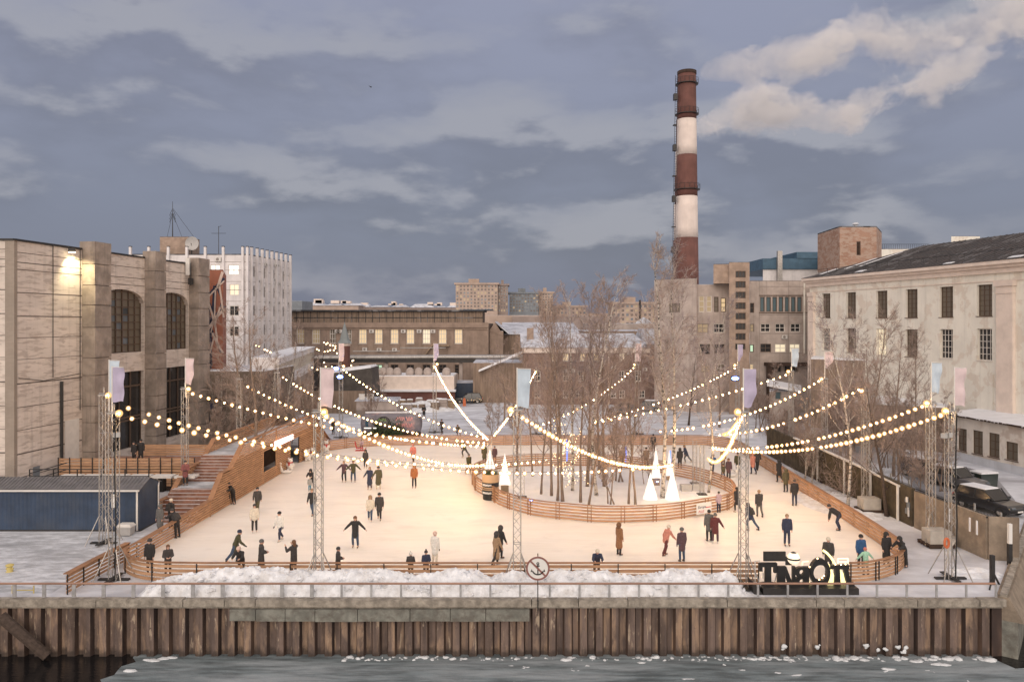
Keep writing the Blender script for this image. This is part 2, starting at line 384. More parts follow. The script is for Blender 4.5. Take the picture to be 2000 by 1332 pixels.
flat('gold', (.95, .72, .30), .25, metal=.8); flat('gold_lit', (1, .9, .5), .3, emit=(1, .84, .36), estr=1.1); flat('ball_white', (.9, .8, .65), .3, emit=(1, .83, .6), estr=.7)
flat('skin', (.55, .34, .26), .6)

# ================================================================ ground, river, quay
def sheet(name, pts, z, m, kind='structure', label=None):
    b = MB(); b.poly([(p[0], p[1], z) for p in pts]); o = b.build(name, MAT[m]); o['kind'] = kind
    if label: o['label'] = label
    return o
QY = 37.4
sheet('ground', [(-5000, QY), (23.7, QY), (30.5, 46), (300, 390), (6000, 390), (6000, 9000), (-6000, 9000), (-5000, QY)][:-1], 0.0, 'yard_snow')
sheet('pavement', [(-60, 38.2), (-22.9, 38.2), (-23.2, 49.0), (-60, 49.0)], .004, 'dirty_pavement')
sheet('road', [(30.2, 48.2), (38.0, 58.0), (42.6, 68), (39, 92), (33, 92), (35, 70), (31.5, 58), (28.4, 48.6)], .004, 'slush')
sheet('path', [G(*p) for p in ((772, 790), (800, 812), (905, 793), (985, 776), (965, 766), (880, 776))], .004, 'slush')
sheet('river_ice', [(-900, QY+.4), (-900, -600), (900, -600), (900, 900), (300, 391), (30.9, 46.3), (24, QY+.4)], -2.75, 'river_ice')
flat('open_water', (.010, .010, .011), .09, spec=.5)
wm = MAT['open_water']; wt = NT(wm.node_tree); wb = wt.n['Principled BSDF']; bn = wt.new('ShaderNodeBump', i_0=.25); bn.inputs['Distance'].default_value = .05
wt.put(bn.inputs['Height'], wt.noise(wt.mapping(wt.new('ShaderNodeTexCoord').outputs['Object'], scale=(1, 2.5, 1)), 3.0, 3, .5)); wt.put(wb.inputs['Normal'], bn)
rnd = random.Random(11)
wz = -2.746
wpts = [(-40, 37.6)] + [(-18.4 + .5*rnd.uniform(-1, 1), 37.6 - i*.45) for i in range(9)] + [(-21, 32.5), (-24, 30), (-26, 20), (-40, 20)]
sheet('water', wpts, wz, 'open_water')
sheet('water', [(23.2, 37.1), (24.2, 38.3), (30.4, 46.1), (31.6, 45.0), (27.5, 38), (25.2, 36.2), (23.6, 36.0)], wz, 'open_water')

qw = thing('quay_wall', 'rusty steel sheet pile quay wall with a grey concrete coping above the frozen river', 'quay', (0, QY, 0))
b = MB(); x = -46.0; k = 0; prof = []
while x < 23.5:
    p = .78 + rnd.uniform(-.03, .03); d0 = rnd.uniform(-.02, .02); d1 = .24 + rnd.uniform(-.03, .03); w0 = rnd.uniform(.30, .36)
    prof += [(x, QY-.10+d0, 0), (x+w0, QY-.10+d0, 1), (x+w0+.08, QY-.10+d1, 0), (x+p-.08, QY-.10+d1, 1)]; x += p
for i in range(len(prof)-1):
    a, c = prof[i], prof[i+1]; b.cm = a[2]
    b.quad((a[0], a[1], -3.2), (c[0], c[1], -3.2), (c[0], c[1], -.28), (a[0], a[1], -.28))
b.cm = 1; b.quad((-46, QY+.3, -3.2), (23.6, QY+.3, -3.2), (23.6, QY+.3, 0), (-46, QY+.3, 0)); b.cm = 0
for i in range(0, len(prof)-4, 4):            # tie-rod bolts
    if rnd.random() < .55: b.sphere((prof[i][0]+.17, prof[i][1], -1.36+rnd.uniform(-.04, .04)), .055, 6, 4, (1, .5, 1))
b.build('sheet_piling', [MAT['sheet_pile'], MAT['sheet_pile_side']], qw)
b = MB(); xs = [-46, -38, -31, -24.9, -20.1, -15.9, -13.9, -12.4, .95, 3.2, 5.6, 10.4, 14.7, 16.05, 19.6, 22.6, 23.9]
for i in range(len(xs)-1):
    b.box(xs[i]+.02, xs[i+1]-.02, QY-.32+rnd.uniform(-.02, .02), QY+.10, -.27, .06+rnd.uniform(-.012, .012))
b.box(-46, 23.8, QY-.2, QY+.08, -.37, -.273)
b.build('coping', MAT['concrete_cap'], qw)
b = MB(); x = -13.6
while x < .8:
    l = rnd.uniform(1.2, 2.6); b.box(x, min(x+l-.03, .95), QY-.42, QY-.18, -.92+rnd.uniform(-.03, .02), -.375); x += l
b.build('concrete_beam', MAT['concrete_old'], qw)
b = MB(); b.hexa([(23.3, QY-.12, -3.2), (24.05, QY-.02, -3.2), (24.6, QY+.8, -3.2), (23.3, QY+.8, -3.2), (23.3, QY-.12, -.365), (24.05, QY-.02, -.365), (24.6, QY+.8, -.365), (23.3, QY+.8, -.365)]); b.build('corner_pile', MAT['sheet_pile_side'], qw)
rw = thing('retaining_wall', 'sloping concrete quay wall turning back from the river corner', 'wall', (24, 37.5, 0))
b = MB(); a, c = Vector((23.95, 37.25)), Vector((36, 53.0)); dd = (c-a).normalized(); nn = Vector((dd.y, -dd.x))
def slab(b, o0, o1, o0b, o1b, z0, z1):
    q = lambda p, o: p + nn*o
    A, B_, Cc, D = q(a, o1b), q(c, o1b), q(c, o0b), q(a, o0b); E, F_, G_, H_ = q(a, o1), q(c, o1), q(c, o0), q(a, o0)
    b.hexa([(*A, z0), (*B_, z0), (*Cc, z0), (*D, z0), (*E, z1), (*F_, z1), (*G_, z1), (*H_, z1)])
slab(b, -.4, .15, -.4, .75, -1.0, .12); b.build('upper_slope', MAT['concrete_dirty'], rw)
b = MB(); slab(b, -.4, .5, -.4, .5, -3.2, -1.004); b.build('lower_wall', MAT['concrete_old'], rw)
b = MB(); slab(b, -.25, .05, -.25, .05, .124, .24); b.build('kerb', MAT['concrete_cap'], rw)

rl = thing('quay_railing', 'low brown topped steel railing along the concrete quay edge', 'railing', (0, QY-.05, .1))
b = MB(); b.tube([(-46, QY-.05, .77), (23.5, QY-.05, .77)], .055, 8); b.build('top_rail', MAT['rail_wood'], rl)
x = -46 + .1
xx = -24.18 - 1.446*12
while xx < 23.6:
    b = MB(); wd = .10 if xx < -9 else .06
    b.box(xx-wd, xx+wd-.02, QY-.09, QY-.04, .1, .735); b.build('post', MAT['steel_rail'], rl); xx += 1.446
b = MB(); b.tube([(-24.4, QY-.75, -.55), (-22.3, QY-.55, -2.55)], [.27, .24], 10)
tag(b.build('fender_log', MAT['bark_dark'], smooth=False), 'dark timber log leaning on the rusty sheet piles', 'log')

b = MB(); x = -8.2
while x < 23.2:                                   # lumpy ice along the waterline
    r = rnd.uniform(.06, .22) * (1.15 if x > 15 else .8)
    if rnd.random() < .75: [b.sphere((x+rnd.uniform(-.3, .3), QY-.3+rnd.uniform(-.25, .15), -2.76), r*rnd.uniform(.4, .9), 7, 5, (rnd.uniform(1, 2.2), 1.2, rnd.uniform(.25, .8))) for _ in range(3)]
    x += rnd.uniform(.12, .55)
for px, py in ((1530, 1264), (1600, 1262), (1692, 1262), (1712, 1268), (1728, 1266), (1755, 1262), (1762, 1270), (1770, 1264)):
    for _ in range(3): b.sphere((PX(px, 37.2)+rnd.uniform(-.12, .12), 37.2, PZ(py, 37.2)+rnd.uniform(-.08, .08)), rnd.uniform(.05, .12), 6, 4, (1.2, .6, 1))
for _ in range(26):
    px, py = rnd.uniform(900, 1960), rnd.uniform(1284, 1345)
    X_, Y_ = G(px, py, -2.75); b.sphere((X_, Y_, -2.76), rnd.uniform(.03, .09), 6, 4, (rnd.uniform(1, 4), rnd.uniform(.8, 1.5), .25))
for px, py in ((1830, 1297), (1845, 1298), (1735, 1306), (1790, 1291), (292, 1288), (300, 1290), (318, 1286), (335, 1284), (255, 1310)):
    X_, Y_ = G(px, py, -2.75); b.sphere((X_, Y_, -2.76), .16, 7, 4, (2.4, 1, .35))
b.v = [(x+.06*mnoise.noise(Vector((x*9, y*9, z*9))), y+.05*mnoise.noise(Vector((x*9+5, y*9, z*9))), z+.07*mnoise.noise(Vector((x*8, y*8+7, z*8)))) for x, y, z in b.v]
o = b.build('ice_crust', MAT['ice_crust'], smooth=True); tag(o, 'broken white ice lumps along the foot of the quay wall', 'ice', kind='stuff')

# no-anchoring sign
px, YS = 1050.5, QY-.42
sg = thing('anchor_sign', 'round white no anchoring sign with black anchor and red bar on the quay edge', 'sign', (PX(px, YS), YS, 0))
X_ = PX(px, YS); Zc = PZ(1109.5, YS); r = 23*YS/F
b = MB(); b.tube([(X_, YS+.05, -.42), (X_, YS+.05, PZ(1081, YS))], .025, 8); b.sphere((X_, YS+.05, .05), .05); b.build('post', MAT['steel_dark'], sg)
def disc(b, c, r, y, n=40, r2=None, dy=.012):
    for i in range(n):
        a0, a1 = 2*math.pi*i/n, 2*math.pi*(i+1)/n; q = r2 or 0
        A = [(c[0]+q*math.cos(a0), y, c[1]+q*math.sin(a0)), (c[0]+r*math.cos(a0), y, c[1]+r*math.sin(a0)), (c[0]+r*math.cos(a1), y, c[1]+r*math.sin(a1)), (c[0]+q*math.cos(a1), y, c[1]+q*math.sin(a1))]
        b.hexa([A[0], A[1], (A[1][0], y+dy, A[1][2]), (A[0][0], y+dy, A[0][2]), A[3], A[2], (A[2][0], y+dy, A[2][2]), (A[3][0], y+dy, A[3][2])])
b = MB(); disc(b, (X_, Zc), r, YS-.02, dy=.04); b.build('disc', MAT['white_paint'], sg)
b = MB(); disc(b, (X_, Zc), r+.006, YS-.032, r2=r*.86, dy=.011)
b.beam((X_-r*.62, YS-.030, Zc+r*.62), (X_+r*.66, YS-.030, Zc-r*.66), .012, .085, up=(1, 0, 1)); b.build('red_border', MAT['sign_red'], sg)
b = MB(); y = YS-.026
b.box(X_-.028, X_+.028, y-.006, y, Zc-.26, Zc+.20); disc(b, (X_, Zc+.24), .07, y-.006, 16, .03, .006); b.box(X_-.09, X_+.09, y-.008, y-.002, Zc+.10, Zc+.15)
pts = [(X_+.27*math.cos(a), Zc-.04+.25*math.sin(a)) for a in [math.pi*(1.12+.76*i/12) for i in range(13)]]
for p, q in zip(pts, pts[1:]): b.beam((p[0], y-.005, p[1]), (q[0], y-.005, q[1]), .01, .062, up=(0, 1, 0)) if False else b.beam((p[0], y-.005, p[1]), (q[0], y-.005, q[1]), .062, .01, up=(0, 1, 0))
for sx in (-1, 1): b.poly([(X_+sx*.30, y-.011, Zc-.02), (X_+sx*.30-.05, y-.011, Zc-.17), (X_+sx*.30+.05, y-.011, Zc-.14)])
b.build('anchor', MAT['black'], sg, fix=True)

# snow bank between rink and quay
crest = [(285, 0), (300, .30), (335, .62), (400, .95), (480, 1.14), (540, 1.10), (590, 1.0), (640, .95), (700, 1.08), (760, 1.0), (810, .72), (850, .86), (880, 1.05), (920, 1.0), (960, .66), (1000, .9), (1060, .8), (1110, .97), (1170, .97), (1220, .72), (1260, .76), (1310, 1.02), (1345, 1.04), (1385, .72), (1420, .95), (1432, .7), (1445, .12), (1475, 0)]
def interp(tab, x):
    if x <= tab[0][0]: return tab[0][1]
    for (a, u), (c, v) in zip(tab, tab[1:]):
        if x <= c: return u + (v-u)*(x-a)/(c-a)
    return tab[-1][1]
b = MB(); NXs, NYs = 420, 26; x0, x1 = PX(282, 38.8), PX(1478, 38.8); y0, y1 = 37.56, 39.42
for j in range(NYs+1):
    for i in range(NXs+1):
        x = x0+(x1-x0)*i/NXs; v = j/NYs; y = y0+(y1-y0)*v
        h = interp(crest, 1000+x*F/38.8)
        s = max(0.0, math.sin(math.pi*min(1, max(0, v)))) ** .55
        nz = mnoise.fractal(Vector((x*1.3, y*1.6, 0)), .6, 2.1, 4)*.16 + abs(mnoise.noise(Vector((x*3.1, y*3.1, 4))))*.13
        hh = h*s*(1.0) + nz*min(1, h*2.5)*s*1.2
        b.v.append((x, y+mnoise.noise(Vector((x*2, y*2, 9)))*.12*(0 < j < NYs), max(hh, 0)-.02 if 0 < j < NYs else -.03))
for j in range(NYs):
    for i in range(NXs):
        q = j*(NXs+1)+i; b.face((q, q+1, q+NXs+2, q+NXs+1))
tag(b.build('snow_bank', MAT['snow_heap'], smooth=True), 'long lumpy bank of cleared snow between rink fence and quay railing', 'snow bank', kind='stuff')
sc_b = MB(); rc = random.Random(77)
for _ in range(420):                               # ploughed chunks lying on the bank
    x = rc.uniform(x0+.5, x1-.8); v = rc.betavariate(1.2, 2.2); y = y0+(y1-y0)*v; h = interp(crest, 1000+x*F/38.8)*max(0, math.sin(math.pi*v))**.55
    r = rc.choice((.04, .05, .06, .08, .08, .11, .16)); i0 = len(sc_b.v); sc_b.sphere((x, y, h*.97+.02), r, 6, 5, (rc.uniform(.8, 1.5), 1, rc.uniform(.6, 1)))
    for k in range(i0, len(sc_b.v)): p = Vector(sc_b.v[k]); sc_b.v[k] = tuple(p+Vector((mnoise.noise(p*7), mnoise.noise(p*7+Vector((3, 0, 0))), mnoise.noise(p*7+Vector((0, 5, 0)))))*r*.7)
tag(sc_b.build('snow_chunks', MAT['snow_heap']), 'loose chunks of snow lying on the cleared snow bank', 'snow', kind='stuff')
def heap(name, c, rx, ry, h, label, seed=0, m='snow_heap', kind='stuff'):
    b = MB(); n = 28
    for j in range(n+1):
        for i in range(n+1):
            u, v = 2*i/n-1, 2*j/n-1; r = math.sqrt(u*u+v*v)
            z = max(0, 1-r*r)*h*(.7+.6*mnoise.noise(Vector((u*2+seed, v*2, seed)))) + .12*h*mnoise.noise(Vector((u*6, v*6, seed)))*(r < .95)
            b.v.append((c[0]+u*rx, c[1]+v*ry, z-.03))
    for j in range(n):
        for i in range(n): q = j*(n+1)+i; b.face((q, q+1, q+n+2, q+n+1))
    return tag(b.build(name, MAT[m], smooth=True), label, 'snow heap', kind=kind)
heap('snow_heap', G(1425, 850), 3.5, 2.5, 1.3, 'snow heap pushed up behind the far rink fence corner', 1)
heap('snow_heap', G(830, 800), 5, 4, 1.3, 'snow heap beside the building materials in the yard', 2)
heap('snow_heap', G(690, 790), 4, 2.5, 1.1, 'snow heap beside the site cabin', 3)
heap('snow_heap', G(1900, 1120), 1.8, .9, .35, 'low snow mound by the truss tower at the quay corner', 4)
heap('snow_heap', G(1640, 985), 3, 5, .35, 'low snow cover under the birches outside the rink', 5)

# ================================================================ rink
outer = [(-21.2, 43.6), (-21.25, 42.1), (-20.5, 41.0), (-19.4, 40.2), (-18.2, 39.85), (-16, 39.75), (12.8, 39.75), (17.5, 39.75), (18.6, 39.95), (20.2, 40.8), (21.6, 42.3), (22.05, 44), (22.3, 47.1), (22.6, 53), (22.85, 60), (23.1, 66), (23.25, 72.8), (23.5, 77), (23.6, 79.5), (23.2, 81.6), (22.2, 83.2), (20.5, 84), (14, 84), (-8, 83.9), (-14, 83.6), (-17.3, 82.2), (-19.3, 80.2), (-19.6, 76), (-20.3, 73.8), (-21.3, 73.8), (-21.2, 60)]
sheet('rink_ice', outer, .004, 'rink_ice')
def smoothline(pts, closed=True, n=4):
    P = [Vector(p) for p in pts]; k = len(P); o = []
    for i in range(k if closed else k-1):
        p0, p1, p2, p3 = (P[(i-1) % k], P[i], P[(i+1) % k], P[(i+2) % k]) if closed else (P[max(i-1, 0)], P[i], P[i+1], P[min(i+2, k-1)])
        for j in range(n):
            q = j/n; o.append(tuple(.5*((2*p1)+(p2-p0)*q+(2*p0-5*p1+4*p2-p3)*q*q+(3*p1-p0-3*p2+p3)*q**3)))
    if not closed: o.append(tuple(P[-1]))
    return o
isl = [(-2.9, 61.4), (-2.27, 59.7), (-1.32, 57.4), (-.63, 55.9), (1.46, 53.4), (4.0, 52.2), (6.66, 51.5), (10.4, 52.1), (13.6, 53.8), (15.6, 55.2), (16.6, 57.2), (17.1, 60.0), (16.75, 62.3), (15.8, 64.9), (14.3, 67.0), (12, 69.6), (9.0, 71.4), (5, 71.9), (1.5, 71.6), (-1.0, 70.4), (-2.8, 68), (-3.35, 65)]
isl = smoothline(isl, True, 3)
sheet('island_snow', isl, .009, 'snow')
def fence(name, label, pts, h, ns, closed=False, gap=2.0, bw=.035, cap=.20, bh=None, double=True, group='timber fences round the rink', side=-1, pm='steel_dark', br=.64):
    c = pts[len(pts)//2]; root = thing(name, label, 'fence', (c[0], c[1], 0), group=group)
    b = MB(); n = ns; pitch = (h-.06)/n; bh = bh or pitch*br
    for i in range(n): b.sweep(pts, bw, .05+i*pitch, .05+i*pitch+bh, closed)
    b.build('slat_boards', MAT['wood'], root)
    b = MB(); b.sweep(pts, cap, h, h+.045, closed); b.build('top_rail', MAT['wood_cap'], root)
    segs = list(zip(pts, pts[1:]+pts[:1])) if closed else list(zip(pts, pts[1:]))
    L = sum((Vector(q)-Vector(p)).length for p, q in segs); m = max(1, round(L/gap)); acc = 0; k = 0
    for p, q in segs:
        p, q = Vector(p), Vector(q); l = (q-p).length
        if l < 1e-6: continue
        d = (q-p)/l; nn = Vector((d.y, -d.x))*side
        while k*L/m <= acc+l+1e-6 and k <= m:
            for off in ((-.12, .12) if double else (0,)):
                s = p + d*(k*L/m-acc+off) + nn*(bw/2+.035)*-1
                b = MB(); b.rbox(s, .05, .05, 0.0, h-.004, math.atan2(d.y, d.x)); b.build('post', MAT[pm], root)
            k += 1
        acc += l
    return root
front_l = smoothline([(-21.2, 43.5), (-21.25, 42.1), (-20.5, 41.0), (-19.4, 40.2), (-18.2, 39.85)], False, 4) + [(-16, 39.75), (-8, 39.75), (2, 39.75), (12.75, 39.75)]
fence('rink_fence', 'low timber rink fence behind the long snow bank at the quay side', front_l, 1.0, 4, gap=2.4, side=-1, double=False)
fr = smoothline([(17.4, 39.75), (18.6, 39.95), (20.2, 40.8), (21.6, 42.3), (22.05, 44)], False, 4)
fence('rink_fence', 'short curved timber rink fence beside the big black letters', fr, 1.0, 5, gap=1.6, side=-1)
fence('rink_fence', 'long straight timber rink fence in front of the birches and concrete blocks', [(22.05, 44), (22.3, 47.1), (22.6, 53), (22.85, 60), (23.1, 66), (23.25, 72.8), (23.5, 77)], 1.1, 5, gap=2.2, bh=.165, side=-1)
fb = smoothline([(23.5, 77), (23.6, 79.5), (23.2, 81.6), (22.2, 83.2), (20.5, 84)], False, 4) + [(14, 84), (2, 84), (-8, 83.9), (-14, 83.6), (-17.3, 82.2), (-19.4, 80.0)]
fence('rink_fence', 'far timber rink fence in front of the snowy yard', fb, 1.05, 5, gap=2.5, side=-1, bh=.15)
fence('island_fence', 'oval timber fence round the snowy island with the birches', isl, 1.1, 5, True, gap=2.2, side=-1, pm='wood_cap')
fence('walkway_fence', 'timber fence running from the quay railing to the rink corner', [(-22.05, 38.0), (-21.95, 40.5), (-21.7, 43.4)], 1.0, 5, gap=1.4, double=False, cap=.34)

# ================================================================ timber stair ramp with deck
def prof_in(y): return interp([(43.55, .95), (53.2, 1.12), (55.0, 2.62), (56.7, 2.68), (59.2, 4.15), (76.5, 4.15), (81.0, 1.2), (81.6, 1.0)], y)
def prof_out(y): return interp([(50.4, 1.14), (54.6, 1.1), (56.8, 2.5), (60.0, 2.65), (62.2, 4.0), (77.6, 4.0), (81.3, 1.4), (82, 1.0)], y)
rp = thing('ramp_stairs', 'timber slatted stair ramp and deck along the rink with wide brown rails', 'stairs', (-22.6, 58, 0))
def slatwall(b, xf, y0, y1, prof, holes=(), th=.05, z0=.06, pitch=.165, bh=.104, step=.35):
    z = z0
    while z < 4.2:
        run = None; y = y0
        ys = [y0+(y1-y0)*i/140 for i in range(141)]
        for i, y in enumerate(ys):
            ok = prof(y)-.03 >= z+bh and not any(a <= y <= c and d0-.02 <= z <= d1 for a, c, d0, d1 in holes)
            if ok and run is None: run = y
            if (not ok or i == 140) and run is not None:
                e = y
                if e-run > .3: b.sweep([(xf(run), run), (xf((run+e)/2), (run+e)/2), (xf(e), e)], th, z, z+bh)
                run = None
        z += pitch
xin = lambda y: -21.18 + (y-43.5)*.028 if y < 73.7 else -20.3 + (y-73.7)*.12
xout = lambda y: -24.4 + (y-50.4)*.022
hole = [(63.6, 66.9, .95, 2.62), (70.6, 73.4, -.1, 2.5)]
b = MB(); slatwall(b, xin, 43.55, 81.6, prof_in, hole); b.build('inner_slat_wall', MAT['wood'], rp)
b = MB(); slatwall(b, xout, 50.4, 82, prof_out); b.build('outer_slat_wall', MAT['wood'], rp)
b = MB()
for (ya, yb) in ((53.4, 63.5), (66.95, 70.5), (73.5, 80.4)):           # dark sheet added behind the high slats so their gaps look shaded
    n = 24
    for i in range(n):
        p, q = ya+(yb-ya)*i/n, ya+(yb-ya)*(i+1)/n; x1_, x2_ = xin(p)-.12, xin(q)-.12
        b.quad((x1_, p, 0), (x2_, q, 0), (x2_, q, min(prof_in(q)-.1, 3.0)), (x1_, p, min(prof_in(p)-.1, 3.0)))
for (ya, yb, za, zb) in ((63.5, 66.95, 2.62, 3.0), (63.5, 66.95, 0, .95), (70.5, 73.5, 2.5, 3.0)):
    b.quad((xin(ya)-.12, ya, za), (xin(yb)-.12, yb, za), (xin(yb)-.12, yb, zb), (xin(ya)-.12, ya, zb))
b.quad((-23.2, 60, 0), (-22.9, 77, 0), (-22.9, 77, 2.95), (-23.2, 60, 2.95))  # dark sheet standing in for the unlit interior
b.build('slat_gap_shade', MAT['wood_dark'], rp)
def rail(b, xf, y0, y1, prof, wdt=.34, knots=()):
    ys = [y0]+[k for k in knots if y0 < k < y1]+[y1]
    for p, q in zip(ys, ys[1:]): b.beam((xf(p), p, prof(p)+.03), (xf(q), q, prof(q)+.03), wdt, .06)
b = MB(); rail(b, xin, 43.55, 81.6, prof_in, .36, (53.2, 55.0, 56.7, 59.2, 65, 73.69, 73.71, 76.5, 81.0)); rail(b, xout, 50.4, 82, prof_out, .36, (54.6, 56.8, 60.0, 62.2, 70, 77.6, 81.3))
b.build('hand_rail', MAT['wood_cap'], rp)
b = MB(); n1, n2 = 9, 9
for i in range(n1):                                                    # first flight, landing, second flight
    b.box(-24.3, -21.2, 51.6+i*.38, 55.1 if i == n1-1 else 51.6+(i+1)*.38, 0, (i+1)*1.55/n1)
b.build('stair_flight', MAT['wood_step'], rp); b = MB()
for i in range(n2): b.box(-24.3, -21.1, 57.4+i*.33, 57.4+(i+1)*.33, 1.4, 1.55+(i+1)*1.5/n2)
b.build('stair_flight', MAT['wood_step'], rp)
b = MB()
for i in range(n1): b.box(-24.2, -21.3, 51.62+i*.38, 51.70+i*.38, (i+1)*1.55/n1+.002, (i+1)*1.55/n1+.012)
for i in range(n2): b.box(-24.2, -21.2, 57.42+i*.33, 57.5+i*.33, 1.55+(i+1)*1.5/n2+.002, 1.55+(i+1)*1.5/n2+.012)
o = b.build('step_snow', MAT['snow'], rp); o['kind'] = 'stuff'
b = MB(); b.box(-24.25, -21.0, 55.1, 57.4, 1.38, 1.556); b.box(-24.2, -20.85, 60.37, 77.0, 2.94, 3.06); b.box(-24.2, -20.2, 77.0, 81.4, .9, 1.02); b.build('deck', MAT['dirty_pavement'], rp)
b = MB()                                                               # faces beside the door opening and the end corner
for y in (63.6, 66.9): b.box(xin(y)-.06, xin(y)+.05, y-.05, y+.05, .05, prof_in(y)-.05)
b.box(xin(53.2)-.05, xin(53.2)+.05, 53.15, 53.25, 0, 1.1); b.rbox((-24.4, 50.35), .34, .1, 0, 1.14); b.build('corner_post', MAT['wood'], rp)
sn = thing('light_sign', 'long glowing pinkish white sign on the slatted stair wall', 'sign', (-20.3, 68.5, 2.9))
b = MB(); ya, yb = 66.2, 71.3
b.hexa([(xin(ya)+.05, ya, 2.66), (xin(ya)+.16, ya, 2.66), (xin(yb)+.16, yb, 2.63), (xin(yb)+.05, yb, 2.63), (xin(ya)+.05, ya, 3.16), (xin(ya)+.16, ya, 3.16), (xin(yb)+.16, yb, 3.10), (xin(yb)+.05, yb, 3.10)])
b.build('light_box', MAT['sign_pink'], sn, fix=True)
b = MB()
for i in range(11):
    y = 66.5+i*.42
    if i == 5: b.rbox((xin(y)+.17, y), .02, .10, 2.95, 3.05); continue
    b.rbox((xin(y)+.17, y), .02, .09, 2.74, 3.04); b.rbox((xin(y+.14)+.17, y+.14), .02, .09, 2.74, 3.04); b.rbox((xin(y+.07)+.168, y+.07), .02, .2, 2.86, 2.93)
b.build('lettering', MAT['sign_letter'], sn)

# deck and barrier fence in front of the hall entrance
df = thing('deck_barrier', 'tall horizontal board deck front with dark steel posts below the concrete hall', 'fence', (-31, 61, 0))
b = MB(); k = 0; z = .45
while z < 2.65: b.box(-36.0, -25.2, 60.98, 61.02, z, z+.17); z += .225
b.build('slat_boards', MAT['wood'], df)
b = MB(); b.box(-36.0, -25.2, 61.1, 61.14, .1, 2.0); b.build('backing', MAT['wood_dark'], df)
for i in range(13):
    b = MB(); b.box(-36+i*.9-.03, -36+i*.9+.03, 60.90, 60.96, 0, 2.72); b.build('post', MAT['steel_dark'], df)
b = MB(); b.box(-36.0, -25.2, 61.2, 68, 1.4, 1.6); b.build('deck', MAT['wood_step'], df)
b = MB(); z = 1.65
while z < 2.65: b.box(-33.5, -25.0, 68.0, 68.05, z, z+.16); z += .2
b.build('rear_boards', MAT['wood'], df)
vb = thing('ventilation_frame', 'dark steel railing frame with white ventilation boxes behind the blue cabin', 'equipment', (-31.5, 56.5, 0))
b = MB()
for i in range(6):
    x = -33.2+i*1.7; b.box(x, x+1.5, 56.1, 57.0, 2.05, 2.2)
b.build('tray', MAT['white_metal'], vb)
b = MB()
for i in range(3): b.box(-33.0+i*2.6, -30.8+i*2.6, 56.3, 56.9, 1.0, 2.0)
b.build('fan_box', MAT['black'], vb)
b = MB(); b.box(-26.6, -25.9, 55.6, 56.2, 1.0, 2.0); b.build('control_box', MAT['white_metal'], vb)
b = MB()
for z in (2.35, 2.85): b.tube([(-34.8, 55.4, z), (-26.2, 55.4, z)], .04, 5)
for i in range(6): b.tube([(-34.8+i*1.72, 55.4, .2), (-34.8+i*1.72, 55.4, 2.85)], .045, 5)
for z in (2.35, 2.85): b.tube([(-34.8, 55.4, z-.3), (-33.6, 58, z)], .04, 5)
b.build('steel_frame', MAT['steel_dark'], vb)

# blue cabin
bc = thing('site_cabin', 'long dark blue corrugated cabin with grey ribbed roof and white edge trim', 'cabin', (-30, 49.4, 0))
b = MB(); X1, X0 = PX(272, 49.4), -50
b.cm = 0
n = int((X1-X0)/.13)
for i in range(n):
    xa = X0+(X1-X0)*i/n; xb = X0+(X1-X0)*(i+1)/n; ya, yb = (49.4, 49.43) if i % 2 else (49.43, 49.4)
    b.quad((xa, ya, .12), (xb, yb, .12), (xb, yb, 2.68), (xa, ya, 2.68))
b.poly([(X1, 49.43, .12), (X1+.16, 51.9, .12), (X1+.16, 51.9, 2.68), (X1+.05, 50.7, 3.22), (X1, 49.43, 2.68)])
b.quad((X1+.16, 51.9, 0.1), (X0, 51.9, .1), (X0, 51.9, 2.7), (X1+.16, 51.9, 2.7)); b.build('wall', MAT['blue_sheet'], bc)
b = MB(); n = int((X1-X0)/.24)
for i in range(n):
    xa = X0+.1+(X1-X0)*i/n
    b.beam((xa, 49.25, 2.72), (xa, 50.7, 3.26), .11, .05)
b.hexa([(X0, 49.2, 2.66), (X1+.1, 49.2, 2.66), (X1+.1, 50.7, 3.2), (X0, 50.7, 3.2), (X0, 49.2, 2.70), (X1+.1, 49.2, 2.70), (X1+.1, 50.7, 3.24), (X0, 50.7, 3.24)])
b.hexa([(X0, 50.7, 3.2), (X1+.1, 50.7, 3.2), (X1+.2, 52.1, 2.66), (X0, 52.1, 2.66), (X0, 50.7, 3.24), (X1+.1, 50.7, 3.24), (X1+.2, 52.1, 2.70), (X0, 52.1, 2.70)])
b.build('roof', MAT['tin_roof'], bc)
b = MB(); b.box(X0, X1+.1, 49.12, 49.2, 2.62, 2.72); b.tube([(X1-.1, 49.3, .1), (X1-.1, 49.3, 2.62)], .06, 6); b.tube([(X1+.22, 51.6, .6), (X1+.22, 51.6, 2.5), (X1+.1, 51.9, 2.7)], .05, 6); b.build('gutter', MAT['white_metal'], bc)
b = MB(); b.box(X0, X1+.05, 49.46, 51.8, 0, .12); b.build('skid_base', MAT['steel_dark'], bc)
gb = thing('grit_box', 'grey plastic box with a pale lid beside the blue cabin', 'box', (-23.9, 48.6, 0)); x, y = PX(252, 49.0), 48.6
b = MB(); b.rbox((x, y), .80, .6, 0.05, .55, 0, 1.12); b.build('bin', MAT['grey_box'], gb)
b = MB(); b.rbox((x, y), .98, .76, .55, .62); b.rbox((x, y), .9, .68, .62, .74, 0, .8); b.build('lid', MAT['white_metal'], gb)
bo = thing('mooring_bollard', 'small yellow mooring bollard on the snowy quay', 'bollard', (*G(19, 1116), 0)); bx, by = G(19, 1116)
b = MB(); b.lathe((bx, by, 0), [(.20, 0), (.15, .05), (.13, .25), (.2, .32), (.2, .38), (.1, .42)], 12); b.tube([(bx-.2, by, .16), (bx+.2, by, .16)], .05, 6); b.build('bollard_body', MAT['yellow'], bo, smooth=False)
yb_ = thing('ladder_rail', 'low yellow access rail at the quay edge', 'rail', (PX(45, 37.8), 37.9, 0))
